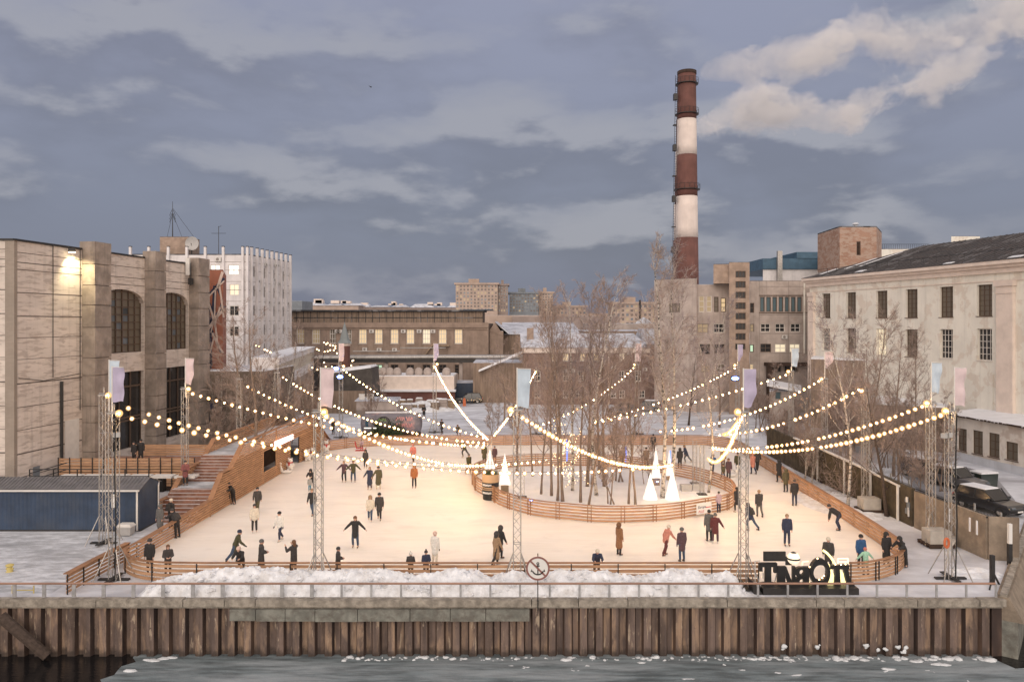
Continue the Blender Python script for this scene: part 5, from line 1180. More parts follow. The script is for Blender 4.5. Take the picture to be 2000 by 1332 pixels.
b.box(-.75, .75, -.7, .75, .16, .22); MM['pallet'] = b.mesh('pallet', MAT['wood_dark'])
b = MB(); b.box(-.62, .62, -.5, .5, .225, 1.0); MM['block'] = b.mesh('ballast_block', MAT['ballast'])
b = MB(); b.tube([(.16, -.2, .1), (.22, -.24, 3), (.15, -.22, 5.5), (.2, -.24, 8.4)], .035, 5); MM['cable'] = b.mesh('power_cable', MAT['rubber'])
def child(o, name, me, loc=(0, 0, 0), rz=0, sc=None):
    c = bpy.data.objects.new(name, me); C.objects.link(c); c.parent = o; c.location = loc; c.rotation_euler = (0, 0, rz)
    if sc: c.scale = sc
    return c
def tower(x, y, h, label, base='legs', rz=0.0, lamp=True, cable=False, heads=None, ang=0):
    o = thing('truss_tower', label, 'truss tower', (x, y, 0), rz, 'lattice lamp towers round the rink'); k = h/8.5
    child(o, 'mast', MM['mast'], sc=(1, 1, k)); child(o, 'mast_head', MM['cap'], (0, 0, h-8.5))
    if base == 'legs':
        for i in range(4): child(o, 'leg', MM['leg'], rz=i*math.pi/2)
        child(o, 'base_plate', MM['plate'])
    else:
        child(o, 'pallet', MM['pallet'], (0, -.6, 0)); child(o, 'ballast_block', MM['block'], (0, -.6, 0))
        for i in range(2): child(o, 'leg', MM['leg'], rz=i*math.pi)
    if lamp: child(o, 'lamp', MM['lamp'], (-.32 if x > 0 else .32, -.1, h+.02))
    if cable: child(o, 'power_cable', MM['cable'], sc=(1, 1, k))
    return o
TA1 = tower(PX(217, 40.1)+.15, 40.1, 8.7, 'lattice lamp tower nearest the walkway fence with a black cable', cable=True)
TA2 = tower(PX(203, 46.7), 46.7, 9.0, 'lattice lamp tower in front of the blue cabin')
TB = tower(PX(361, 58), 58, 8.4, 'lattice lamp tower rising behind the rail of the timber stair', 'block')
TC = tower(PX(622, 39.0), 39.0, 8.9, 'lattice lamp tower on the snow bank with a wide pink flag')
TD = tower(PX(666, 89.2), 89.2, 8.3, 'lattice lamp tower behind the far fence with blue floodlights')
TE = tower(PX(849, 93.3), 93.3, 8.3, 'lattice lamp tower beside the painted steel tank')
TF = tower(PX(1010, 39.0), 39.0, 9.0, 'lattice lamp tower beside the no anchoring sign')
TG = tower(PX(1244, 92), 92, 8.3, 'lattice lamp tower in front of the brick building')
TH = tower(PX(1440, 91), 91, 8.3, 'lattice lamp tower with a blue lamp before the stair tower')
TI = tower(PX(1452, 39.0), 39.0, 8.9, 'lattice lamp tower beside the big black letters')
TJ = tower(PX(1545, 75), 75, 8.6, 'lattice lamp tower with a pale blue flag behind the straight fence', 'block')
TK = tower(PX(1610, 65.3), 65.3, 8.6, 'lattice lamp tower with a curved pink flag among the birches', 'block')
TL = tower(PX(1690, 55.2), 55.2, 8.5, 'flagless lattice lamp tower among the birches outside the straight fence', 'block')
TM = tower(PX(1818, 46.9), 46.9, 8.5, 'lattice lamp tower on a ballast block by the concrete wall', 'block')
TN = tower(PX(1856, 40.3), 40.3, 8.8, 'lattice lamp tower on splayed legs at the quay corner', cable=True)
TO = tower(PX(467, 70), 70, 8.2, 'flagless lattice lamp tower behind the timber stair deck', 'block', lamp=False)
TP = tower(PX(541, 79), 79, 8.2, 'lattice lamp tower in front of the elevated gallery', 'block', lamp=False)
TQ = tower(PX(1047, 92), 92, 7.6, 'lattice lamp tower hidden among the island birches', lamp=False)
def isl_mast(px, Y, h, lab, s=.3):
    o = thing('light_mast', lab, 'light mast', (PX(px, Y), Y, 0), group='slim light masts on the island')
    b = MB(); truss(b, h, s, .02, .4); o2 = b.build('mast', MAT['steel_galv'], o, rel=True); b = MB(); b.box(-.35, .35, -.35, .35, .01, .06); b.build('base_plate', MAT['steel_dark'], o, rel=True); return o
isl_mast(957, 62, 4.3, 'slim lattice mast beside the round banner drum on the island')
isl_mast(1020, 59, 3.4, 'slim lattice mast on the snow behind the island fence')
isl_mast(1371, 60, 3.9, 'slim lattice mast beside the white trunked birch')
isl_mast(1357, 64, 3.6, 'slim lattice mast rising from a grey ballast box on the island')
bxo = thing('ballast_box', 'pair of low grey ballast boxes on the island snow', 'ballast box', (*G(1352, 958), 0)); gx, gy = G(1352, 958)
b = MB(); b.rbox((gx-.5, gy), .85, .6, .01, .5, .1); b.rbox((gx+.45, gy+.1), .8, .6, .01, .5, -.1); b.build('box_body', MAT['grey_box'], bxo)

def flag(px0, px1, py0, py1, Y, m, label, pole_l=True, skew=0.0, seed=0, top_px=None):
    x0, x1, z1, z0 = PX(px0, Y), PX(px1, Y), PZ(py0, Y), PZ(py1, Y)
    o = thing('banner_flag', label, 'flag', (x0, Y, z0), group='plain banner flags on the lamp towers')
    b = MB(); b.tube([(x0, Y, z0-1.0), (x0, Y, z1+.05)], .035, 6); b.tube([(x0, Y, z1), (x1, Y, z1-.02)], .02, 5); b.build('flag_pole', MAT['white_metal'], o)
    b = MB(); nx, nz = 14, 26; rr = random.Random(seed); ph = rr.uniform(0, 6)
    for side in (0, 1):
        i0 = len(b.v)
        for j in range(nz+1):
            v = j/nz; ww = (x1-x0)*(1 - skew*max(0, .35-v)*2)
            for i in range(nx+1):
                u = i/nx; amp = .10*u*(1-v*.6)
                b.v.append((x0+u*ww - .12*(1-v)*u*math.sin(ph), Y+amp*math.sin(u*5+v*4+ph)+.06*u*math.sin(v*11+ph*2)+side*.008, z0+(z1-z0)*v + .10*(1-v)*u*math.sin(u*3+ph)))
        for j in range(nz):
            for i in range(nx): q = i0+j*(nx+1)+i; f_ = (q, q+1, q+nx+2, q+nx+1); b.face(f_ if side == 0 else f_[::-1])
    b.build('cloth', MAT[m], o, smooth=True)
flag(213, 234, 704, 772, 46.6, 'flag_blue', 'pale blue banner flag partly behind a purple one', seed=1, skew=.6)
flag(219, 241, 717, 786, 40.0, 'flag_purple', 'purple banner flag above the tower by the walkway fence', seed=2)
flag(362, 379, 700, 750, 57.9, 'flag_pink', 'pink banner flag above the tower behind the timber stair', seed=3, skew=.3)
flag(626, 653, 719, 794, 38.9, 'flag_pink', 'large pink banner flag above the tower on the snow bank', seed=4)
flag(662, 672, 671, 705, 89.1, 'flag_pink', 'small pink banner flag in front of the turret spire', seed=5, skew=.3)
flag(847, 856, 671, 705, 93.2, 'flag_purple', 'small purple banner flag in front of the long factory', seed=6, skew=.9)
flag(1010, 1037, 720, 794, 38.9, 'flag_blue', 'large pale blue banner flag above the tower by the anchor sign', seed=7)
flag(1241, 1253, 671, 706, 91.9, 'flag_pink', 'small pink banner flag in front of the brick building', seed=8)
flag(1441, 1451, 673, 705, 90.9, 'flag_purple', 'small purple banner flag in front of the stair tower', seed=9, skew=.8)
flag(1452, 1476, 721, 795, 38.9, 'flag_purple', 'large purple banner flag above the tower by the black letters', seed=10, skew=.5)
flag(1546, 1560, 681, 715, 74.9, 'flag_blue', 'small pale blue banner flag in front of the grey office wing', seed=11, skew=.2)
flag(1611, 1627, 687, 718, 65.2, 'flag_pink', 'small pink banner flag in front of the brown annex', seed=12, skew=.9)
flag(1819, 1840, 708, 766, 46.8, 'flag_blue', 'pale blue banner flag in front of the cream hall', seed=13, skew=.2)
flag(1864, 1887, 718, 793, 40.2, 'flag_pink', 'large pink banner flag in front of the cream hall', seed=14)
bf = thing('floodlight', 'pair of blue floodlights on the far tower before the tarpaulin', 'lamp', (PX(663, 89), 89, 6)); b = MB()
for px, py in ((656, 720), (664, 736)): p = P3(px, py, 88.9); b.sphere(p, .27, 8, 6, (1.3, .5, .7))
b.build('lamp_lens', MAT['lamp_blue'], bf)
b = MB()
for px, py in ((656, 720), (664, 736)): p = P3(px, py, 89.08); b.box(p.x-.4, p.x+.4, 88.99, 89.2, p.z-.25, p.z+.25)
b.build('lamp_head', MAT['steel_dark'], bf)
bf = thing('floodlight', 'blue floodlight on the tower before the stair tower', 'lamp', (PX(1436, 91), 90.6, 6)); b = MB(); b.sphere(P3(1436, 739, 90.5), .3, 8, 6, (1.4, .5, .7)); b.build('lamp_lens', MAT['lamp_blue'], bf)
b = MB(); p = P3(1436, 739, 90.6); b.box(p.x-.45, p.x+.45, 90.6, 90.8, p.z-.28, p.z+.28); b.build('lamp_head', MAT['steel_dark'], bf)
for px, py, Y, lab in ((1037, 976, 57, 'small blue spotlight on the island snow just behind the fence'), (1178, 937, 64, 'small blue spotlight on the snow among the birches'), (1284, 944, 63.5, 'small blue spotlight on the snow beside the white cones')):
    gx, gy = PX(px, Y), Y; s_ = thing('spotlight', lab, 'lamp', (gx, gy, .0)); zz = PZ(py, Y)
    b = MB(); b.tube([(gx, gy, .01), (gx, gy, max(zz-.1, .1))], .03, 5); b.rbox((gx, gy), .3, .2, max(zz-.12, .1), max(zz-.12, .1)+.1); b.build('stand', MAT['steel_dark'], s_)
    b = MB(); b.sphere((gx, gy-.05, max(zz, .25)), .10, 8, 6); b.build('lamp_lens', MAT['lamp_blue'], s_)
bxs = thing('light_bar', 'grey lamp housing clamped to the tower at the walkway fence', 'lamp', P3(228, 849, 40)); p = P3(228, 849, 40)
b = MB(); b.rbox((p.x, p.y), .32, .25, p.z-.12, p.z+.12, .5); b.build('housing', MAT['grey_box'], bxs)
bxs = thing('light_bar', 'pair of grey lamp housings clamped to the tower at the quay corner', 'lamp', P3(1848, 850, 40.2)); p = P3(1848, 850, 40.2)
b = MB(); b.rbox((p.x-.1, p.y), .22, .25, p.z-.14, p.z+.10, .5); b.rbox((p.x+.16, p.y), .22, .25, p.z-.1, p.z+.14, .3); b.build('housing', MAT['grey_box'], bxs)
lb = thing('life_ring', 'round tan life ring hanging low on the tower at the quay corner', 'life ring', P3(1849, 1060, 40.0)); p = P3(1849, 1060, 40.0)
b = MB(); n = 18; b.tube([(p.x+.11*math.cos(2*math.pi*i/n), p.y, p.z+.24*math.sin(2*math.pi*i/n)) for i in range(n+1)], .06, 6, False); b.build('ring', MAT['orange'], lb)

# ---------------------------------------------------------------- string lights
b = MB(); b.sphere((0, 0, 0), .05, 8, 6); b.cm = 1; b.sphere((0, 0, 0), .145, 12, 8); BULB = b.mesh('bulb', [MAT['bulb_warm'], MAT['bulb_bloom']], True)  # small bright bulb; the larger sphere only draws its halo
def string(a, c, sag, label, gap=.58, skip=.04, seed=0, sides=3):
    a, c = Vector(a), Vector(c); o = thing('string_light', label, 'string light', (a+c)/2 - Vector((0, 0, sag)), group='warm bulb strings over the rink')
    n = 40; f_ = lambda q: a.lerp(c, q) - Vector((0, 0, 4*sag*q*(1-q)))
    b = MB(); b.tube([f_(i/n) for i in range(n+1)], .014, sides, False); b.build('cable', MAT['rubber'], o)
    L = sum((f_((i+1)/n)-f_(i/n)).length for i in range(n)); m = min(int(L/gap), 98); rr = random.Random(seed)
    for i in range(1, m):
        if rr.random() < skip: continue
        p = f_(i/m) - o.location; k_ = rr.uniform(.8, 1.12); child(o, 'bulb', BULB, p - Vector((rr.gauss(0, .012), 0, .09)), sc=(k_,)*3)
Q1 = P3(956, 856, 62)
def top(o, dz=0): return Vector(o.location) + Vector((0, 0, PZ(0, 1)*0 + dz))
string(P3(361, 762, 58), P3(957, 872, 62), 0.75, 'bulb string from the tower behind the stair to the island drum', seed=1)
string(P3(474, 748, 70), P3(958, 868, 62), 1.5, 'bulb string from the flagless tower behind the deck to the island drum', seed=2)
string(P3(546, 731, 79), P3(956, 864, 62), 1.45, 'bulb string from the tower by the gallery to the island drum', seed=3)
string(P3(665, 716, 89), Q1, 1.0, 'bulb string from the tower with blue floodlights to the island drum', gap=.95, seed=4)
string(P3(848, 712, 93), P3(955, 858, 62), .9, 'steep bulb string from the tower beside the painted tank', gap=.6, seed=5, skip=0)
string(P3(230, 788, 46.6), P3(1066, 898, 62), 1.6, 'upper long bulb string from the tower by the blue cabin to the birches', seed=6)
string(P3(232, 808, 40), P3(1312, 905, 58), 1.63, 'lowest long bulb string from the walkway tower across the island', gap=.62, seed=7)
string(P3(626, 803, 39), P3(950, 906, 60), .9, 'bulb string from the tower on the snow bank to the island drum', gap=.55, seed=8)
string(P3(1012, 806, 39), P3(1316, 905, 58), 1.1, 'bulb string from the tower by the anchor sign to the white cones', gap=.46, seed=9, skip=0)
string(P3(1047, 722, 92), P3(962, 852, 62), .5, 'short bulb string behind the pale blue flag', gap=.8, seed=10)
string(P3(1243, 712, 92), P3(1040, 834, 64), .9, 'bulb string from the tower before the brick building', gap=1.2, seed=11)
string(P3(1441, 714, 91), P3(1150, 824, 62), 0.65, 'bulb string from the tower with the blue lamp to the birches', gap=1.1, seed=12)
string(P3(1546, 727, 75), P3(1145, 826, 62), 0.45, 'bulb string from the tower with the pale blue flag to the birches', gap=.85, seed=13)
string(P3(1608, 737, 65.3), P3(1279, 841, 60), 1.0, 'bulb string from the tower with the curved pink flag', gap=.5, seed=14)
string(P3(1689, 752, 55.2), P3(1396, 848, 60), .8, 'bulb string from the flagless tower among the birches', gap=.42, seed=15)
string(P3(1814, 786, 46.9), P3(1384, 875, 60), 0.85, 'upper bulb string from the tower by the concrete wall to the white birch', gap=.42, seed=16)
string(P3(1851, 803, 40.3), P3(1386, 871, 60), 1.05, 'lower bulb string from the quay corner tower to the white birch', gap=.42, seed=17, skip=.02)
string(P3(1449, 810, 39), P3(1383, 893, 59), 1.05, 'steep glowing bulb string from the tower by the letters to the white birch', gap=.45, seed=18, skip=0)
string(P3(1449, 808, 39), P3(1412, 846, 60), .3, 'short bulb string end behind the tower by the letters', gap=.6, seed=19)

# ================================================================ bare winter trees
def make_tree(seed, H, r0, style='birch', twigs=1.0):
    rr = random.Random(seed); tb, cb = MB(), MB()
    def wander(p, d, L, n, k, up=0.0):
        pts = [Vector(p)]; d = Vector(d).normalized()
        for i in range(n):
            d = (d + Vector((rr.gauss(0, k), rr.gauss(0, k), rr.gauss(0, k)*.6+up))).normalized(); pts.append(pts[-1]+d*(L/n))
        return pts
    def pick(pts, q):
        x = q*(len(pts)-1); i = min(int(x), len(pts)-2); return pts[i].lerp(pts[i+1], x-i), (pts[i+1]-pts[i]).normalized()
    def side(d, ang):
        a = rr.uniform(0, 2*math.pi); o = d.orthogonal().normalized(); o = Matrix.Rotation(a, 3, d) @ o
        return (d*math.cos(ang)+o*math.sin(ang)).normalized()
    stems = 1 if style in ('birch', 'tall') else (3 if style == 'multi' else 1)
    for s in range(stems):
        lean = (rr.gauss(0, .03), rr.gauss(0, .03), 1) if stems == 1 else (rr.gauss(0, .16), rr.gauss(0, .16), 1)
        hh = H*(1 if s == 0 else rr.uniform(.7, .95)); base = (rr.gauss(0, .02)*s, 0, -.05) if stems == 1 else (rr.uniform(-.3, .3), rr.uniform(-.3, .3), -.05)
        main = wander(base, lean, hh, 14, .035, .01)
        rad = [r0*(1-.93*(i/14))**.9 if i < 14 else .012 for i in range(15)]; rad = [max(x, .012) for x in rad]; rad[0] *= 1.25
        tb.tube(main, rad, 8)
        nb = int((29 if style != 'broad' else 20)/stems**.5)
        h0 = .22 if style == 'birch' else (.30 if style == 'tall' else .18)
        for i in range(nb):
            q = h0+(1-h0)*((i+rr.random())/nb)**.9; q = min(q, .97); p, d = pick(main, q)
            Lb = hh*(.36 if style != 'broad' else .48)*(1-q*.72)*rr.uniform(.7, 1.15)
            ang = R(rr.uniform(28, 48) if style != 'broad' else rr.uniform(38, 62))
            br = wander(p, side(d, ang), Lb, 6, .10, .07 if style != 'broad' else .05)
            rb = max(r0*(1-q)*.42, .016); tb.tube(br, [max(rb*(1-k/6*.85), .011) for k in range(7)], 5, False)
            for j in range(int(6*twigs)):
                q2 = rr.uniform(.15, 1); p2, d2 = pick(br, min(q2, .99)); L2 = Lb*.42*(1.1-q2*.6)*rr.uniform(.6, 1.2)
                sb = wander(p2, side(d2, R(rr.uniform(25, 55))), L2, 4, .14, .05); cb.tube(sb, [.011, .010, .009, .008, .006], 3, False)
                for k in range(int(8*twigs)):
                    p3, d3 = pick(sb, rr.uniform(.1, .98)); L3 = L2*.45*rr.uniform(.5, 1.2)+.12
                    tw = wander(p3, side(d3, R(rr.uniform(20, 55))), L3, 2, .18, .04 if style != 'droop' else -.1); cb.tube(tw, [.008, .007, .005], 3, False)
    return tb, cb
TREES = {}
def tree_kind(key, seed, H, r0, style, bark, twig, twigs=1.0):
    tb, cb = make_tree(seed, H, r0*.86, style, twigs)
    TREES[key] = (tb.mesh('trunk', MAT[bark], True), cb.mesh('crown', MAT[twig], False))
tree_kind('b1', 1, 14.5, .13, 'birch', 'bark_brown', 'twig'); tree_kind('b2', 2, 16, .14, 'tall', 'bark_birch', 'twig_grey')
tree_kind('b3', 3, 13, .11, 'birch', 'bark_brown', 'twig_grey'); tree_kind('b4', 4, 15, .12, 'tall', 'bark_brown', 'twig')
tree_kind('b5', 5, 17.5, .17, 'birch', 'bark_birch', 'twig', 1.2); tree_kind('m1', 6, 7, .07, 'multi', 'bark_brown', 'twig')
tree_kind('m2', 7, 9, .08, 'multi', 'bark_birch', 'twig'); tree_kind('br', 8, 12.5, .22, 'broad', 'bark_dark', 'twig', 1.3)
tree_kind('br2', 9, 14, .20, 'broad', 'bark_brown', 'twig', 1.25); tree_kind('s1', 10, 4.2, .04, 'multi', 'bark_brown', 'twig', .8)
def tree(key, x, y, label, sc=1.0, rz=0, tilt=(0, 0), group='bare birches', name='bare_tree', cat='tree'):
    o = thing(name, label, cat, (x, y, 0), rz, group); o.rotation_euler = (tilt[0], tilt[1], rz); o.scale = (sc, sc, sc)
    child(o, 'trunk', TREES[key][0]); child(o, 'crown', TREES[key][1]); return o
rt = random.Random(21)
island_trees = [(1057, 965, 'b3', .95, .10), (1077, 968, 'b1', 1.0, -.02), (1089, 978, 'b4', .95, -.04), (1099, 979, 'b1', 1.05, .05), (1134, 981, 'b3', 1.1, .22), (1118, 958, 'b2', 1.0, 0), (1150, 985, 'b4', .85, .25), (1147, 950, 'b1', 1.1, -.03), (1165, 968, 'b2', 1.05, .02), (1180, 950, 'b4', 1.12, 0), (1192, 984, 'm1', .9, -.1), (1040, 930, 'b4', .8, 0), (1010, 925, 'br2', .72, 0), (1228, 984, 'b3', .9, 0), (1241, 985, 'b1', .8, -.12), (1294, 972, 'b5', 1.08, 0), (1316, 962, 'b2', 1.18, .01), (1384, 962, 'b2', .82, .05), (1208, 940, 'm1', 1.2, 0), (1262, 945, 's1', 1.0, 0), (1170, 925, 'b1', 1.08, 0), (1155, 945, 's1', 1.2, 0)]
il = ['bare birch on the island with a trunk leaning towards the drum', 'slim upright bare tree on the island beside its dark double', 'dark trunked bare tree on the island close behind the fence', 'thick paired trunk of bare tree on the island just behind the fence', 'bare tree on the island leaning strongly over the snow', 'pale barked birch deep in the island clump', 'short bare tree on the island leaning to the fence', 'tall brown bare tree in the middle of the island clump', 'white flecked birch in the middle of the island clump', 'tall slim bare tree at the edge of the island clump', 'low many stemmed shrub tree by the island fence', 'small bare tree behind the island drum', 'spreading bare tree at the island edge behind the pale blue flag', 'bare tree with a split pale base near the white cones', 'dark leaning bare tree near the white cones', 'tallest bare birch standing between the white cones', 'tall white barked birch behind the white cones', 'white barked birch holding the string lights by the ballast boxes', 'bushy many stemmed tree on the island snow', 'small many stemmed tree left of the white cones', 'bare tree at the back of the island near the far fence', 'thin sapling on the island snow among the trunks']
for (px, py, k, s, ln), lab in zip(island_trees, il):
    x, y = G(px, py); tree(k, x, y, lab, s, rt.uniform(0, 6.28), (0, ln), 'bare trees on the island')
right_trees = [(1656, 990, 'b2', .92, 0, 'white trunked birch outside the straight fence with a forked top'), (1732, 1008, 'br', .72, 0, 'stout dark trunked tree with sawn limbs by the painted wall'), (1575, 938, 'm2', .75, 0, 'clump of pale stems outside the straight fence'), (1588, 944, 'm2', .6, 0, 'smaller clump of pale stems beside the ballast block'), (1690, 960, 'b4', .95, 0, 'slim brown birch behind the lean snowy wall'), (1745, 930, 'br2', .85, 0, 'broad bare tree in front of the cream hall'), (1640, 900, 'b5', .8, 0, 'tall birch in front of the brown annex'), (1790, 925, 'b1', .85, 0, 'bare birch in front of the cream hall windows'), (1700, 900, 'br2', .8, 0, 'broad bare tree in front of the brown annex'), (1610, 905, 'm1', .9, 0, 'bushy bare tree by the brown annex'), (1530, 880, 'm1', .8, 0, 'bushy bare tree beside the straight fence end'), (1760, 905, 'm1', 1.1, 0, 'bushy bare tree by the snow roofed garage'), (1668, 880, 'm1', 1.1, 0, 'low bushy tree behind the white trunked birch'), (1820, 880, 'm1', .9, 0, 'low bushy tree by the garage corner'), (1500, 850, 'm1', .8, 0, 'bushy bare tree behind the far fence corner')]
kn = ['bushy many stemmed tree behind the painted wall', 'broad bare tree behind the painted wall', 'bare tree in the thicket below the cream hall']
for i in range(16):
    y = 57+i*2.3+rt.uniform(-.8, .8); x = 28.2+(y-57)*.14+rt.uniform(0, 6.0)
    tree(['m1', 's1', 'm1', 'br2', 'm2', 'm1'][i % 6], x, y, 'bare bushy tree in the thicket between the painted wall and the cream hall', rt.uniform(.8, 1.25)*(1.5 if i % 6 == 1 else .62 if i % 6 == 3 else 1), rt.uniform(0, 6.28), (0, 0), 'thicket below the cream hall')
for i in range(8):
    x, y = -27.5+i*.95+rt.uniform(-.3, .3)-(2 if i < 3 else 0), 79+rt.uniform(-1.5, 3.5)
    tree(['m1', 's1', 'm2', 'm1'][i % 4], x, y, 'bare bushy tree in the thicket before the low annex', rt.uniform(.8, 1.1)*(1.5 if i % 4 == 1 else 1), rt.uniform(0, 6.28), (0, 0), 'thicket before the low annex')
for px, py, k, s, ln, lab in right_trees:
    x, y = G(px, py); tree(k, x, y, lab, s, rt.uniform(0, 6.28), (0, ln), 'bare trees outside the straight fence')
far_trees = [(505, 66, 'br2', .98, -22.2, 'large bare tree growing through the timber stair deck'), (0, 74, 'br2', 1.05, -26.2, 'large bare tree between the hall and the stair deck'), (0, 80, 'm2', 1.2, -25.2, 'bushy bare tree in front of the low annex'), (0, 86, 'b5', .75, -25.5, 'bare tree in front of the elevated gallery'), (0, 126, 'br', .85, PX(617, 126), 'dark spreading tree in front of the factory'), (0, 122, 'br', .7, PX(590, 122), 'dark bushy tree beside the elevated gallery'), (0, 96, 'm1', 1.0, PX(720, 96), 'small shrub tree by the site hut'), (0, 88, 'b2', 1.0, PX(1392, 88), 'tall birch in front of the office wing'), (0, 98, 'br2', .8, PX(1405, 98), 'broad bare tree in front of the office wing'), (0, 100, 'br', .75, PX(1345, 100), 'dark bare tree before the blank concrete block'), (0, 90, 'b5', .95, PX(1300, 90), 'tall bare tree before the blank concrete block'), (0, 94, 'm1', 1.2, PX(1480, 94), 'bushy tree in front of the stair tower'), (0, 112, 'br', .6, PX(1120, 112), 'dark bare tree before the brick building'), (0, 100, 'br2', .75, PX(985, 100), 'broad bare tree beside the yard store'), (0, 84, 'm2', .9, PX(432, 84), 'pale stemmed bush beside the mural block'), (0, 115, 'b3', .8, PX(1180, 115), 'bare birch beside the brick building entrance'), (0, 72, 's1', 1.3, PX(445, 72), 'dense shrub behind the timber stair'), (0, 70, 'm1', 1.0, PX(415, 70), 'dense bush against the concrete hall')]
for _, y, k, s, x, lab in far_trees: tree(k, x, y, lab, s, rt.uniform(0, 6.28), (0, 0), 'bare trees round the yard')
tree('s1', PX(1005, 86), 86, 'low bare shrub behind the far fence near the blue flag', 1.3, 1, (0, 0), 'bare shrubs', 'bare_shrub', 'shrub')
tree('s1', PX(965, 88), 88, 'low bare shrub behind the far fence near the parked car', 1.2, 2, (0, 0), 'bare shrubs', 'bare_shrub', 'shrub')
hb = MB(); rr = random.Random(31)
for i in range(5200):                               # brush pile and hedge behind the straight fence
    y = rr.uniform(58, 92); x = 26.6 + (y-58)*.16 + rr.gauss(0, 1.0); z = abs(rr.gauss(0, 1.2)); d = Vector((rr.gauss(0, .5), rr.gauss(0, .5), abs(rr.gauss(.6, .5)))).normalized()*rr.uniform(.5, 1.3)
    hb.tube([(x, y, z), (x+d.x, y+d.y, z+d.z)], [.014, .007], 3, False)
tag(hb.build('undergrowth', MAT['twig']), 'tangled brown undergrowth outside the straight fence', 'undergrowth', kind='stuff')

# fairy lights on trunks
for cx_, cy_, zt, lab, sd_ in ((PX(1098, 61), 61, 6.2, 'fairy light garland wound up a trunk behind the glowing island strings', 1), (PX(1120, 63), 63, 4.6, 'fairy light garland draped between the middle island trunks', 2)):
    o = thing('fairy_lights', lab, 'fairy lights', (cx_, cy_, 0), group='fairy light garlands'); rr = random.Random(sd_)
    pts = [Vector((cx_+.55*math.sin(i*.13+sd_)+rr.gauss(0, .28), cy_+rr.gauss(0, .4), .3+zt*(i/90)**.8*rr.uniform(.8, 1))) for i in range(90)]
    b = MB(); b.tube(pts, .01, 3, False); b.build('cable', MAT['rubber'], o)
    b = MB(); b.sphere((0, 0, 0), .028, 6, 4); me = b.mesh('bulb', MAT['fairy'])
    for p in pts[::1]: child(o, 'bulb', me, p-Vector(o.location))
o = thing('fairy_lights', 'fairy light garlands in the dark tree before the factory', 'fairy lights', (PX(617, 124), 124, 5), group='fairy light garlands'); rr = random.Random(9); b = MB(); b.sphere((0, 0, 0), .11, 6, 4); me = b.mesh('bulb', MAT['fairy']); fp = []
for px, py in ((619, 682), (623, 684), (633, 669), (637, 672), (640, 670), (645, 674), (650, 675), (655, 676), (634, 687), (640, 686), (645, 684), (652, 684), (655, 680), (658, 690), (633, 708), (636, 716), (648, 716), (690, 704), (686, 714), (688, 705), (600, 717), (603, 720), (610, 718), (620, 722), (500, 675), (506, 676), (517, 683), (522, 685), (528, 688)): p = P3(px, py, 121 if px > 560 else 100); fp.append(p); child(o, 'bulb', me, p-Vector(o.location))
b = MB(); b.tube(fp[:18], .012, 3, False); b.build('cable', MAT['rubber'], o)
for px, py0, py1, Y, lab in ((1309, 880, 935, 66, 'blue light strip up the tall trunk behind the cones'), (1107, 858, 900, 68, 'pale blue light strip on a thin island trunk'), (1222, 872, 902, 72, 'faint blue light strip left of the white cones')):
    o = thing('light_strip', lab, 'light strip', P3(px, py1, Y)); b = MB(); b.tube([P3(px, py1, Y), P3(px+1, (py0+py1)/2, Y), P3(px, py0, Y)], .05, 5); b.build('strip', MAT['strip_blue'] if 'strip_blue' in MAT else flat('strip_blue', (.1, .15, .5), .4, emit=(.10, .22, 1), estr=1.6), o)

# glowing white cones
def cone(px, pyb, pyt, wpx, Y, label, pedestal=0.0):
    x = PX(px, Y); zb, zt = PZ(pyb, Y), PZ(pyt, Y); rb = wpx/2*Y/F
    o = thing('light_cone', label, 'cone tree', (x, Y, max(zb, 0)), group='glowing white cone trees'); b = MB(); n = 22; rr = random.Random(px); h = zt-zb
    prof = []
    for i in range(n):
        q = i/n; r = rb*(1-q); prof += [(max(r*1.06, .02), q*h), (max(r*.93, .015), (q+.8/n)*h)]
    prof.append((.01, h)); i0 = len(b.v); m = 26
    for r, z in prof:
        for j in range(m):
            a = 2*math.pi*j/m; k = r*(1+.05*mnoise.noise(Vector((math.cos(a)*3, math.sin(a)*3, z*2+px)))); b.v.append((x+k*math.cos(a), Y+k*math.sin(a), zb+z+.03*math.sin(3*a+z*9)))
    for i in range(len(prof)-1):
        for j in range(m): q, p = i0+i*m, i0+(i+1)*m; b.face((q+j, q+(j+1) % m, p+(j+1) % m, p+j))
    b.build('cone', MAT['cone_snow'], o)
    if pedestal:
        b = MB(); b.box(x-rb*.7, x+rb*.7, Y-rb*.6, Y+rb*.6, 0.02, .12)
        for k in range(3): b.box(x-rb*.65, x+rb*.65, Y-rb*.55, Y-rb*.45, .15+k*.2, .27+k*.2); b.box(x-rb*.65, x+rb*.65, Y+rb*.45, Y+rb*.55, .15+k*.2, .27+k*.2)
        for sx in (-1, 1): b.box(x+sx*rb*.6-.04, x+sx*rb*.6+.04, Y-rb*.5, Y+rb*.5, .12, zb)
        b.build('pallet_stand', MAT['pallet_wood'], o)
cone(1270, 987, 924, 34, 58.5, 'glowing white cone left of the big one, crossed by two dark poles'); cone(1313, 985, 913, 32, 58.5, 'tallest glowing white cone standing on the island snow')
cone(1281, 932, 873, 19, 63.5, 'glowing white cone on a pallet stand behind the others', .8); cone(1307, 928, 880, 14, 65.5, 'slim glowing white cone half hidden by the tall trunk', .8)
cone(986, 945, 886, 22, 60.5, 'glowing white cone on a pallet stand beside the banner drum', .8); cone(957, 914, 878, 20, 66, 'small glowing white cone behind the banner drum', .4)
dr = thing('banner_drum', 'round black and tan banner drum at the tip of the island fence', 'banner', (PX(959, 58.6)-.1, 58.7, 0)); dx_, dyy = PX(958.5, 58.45), 58.45
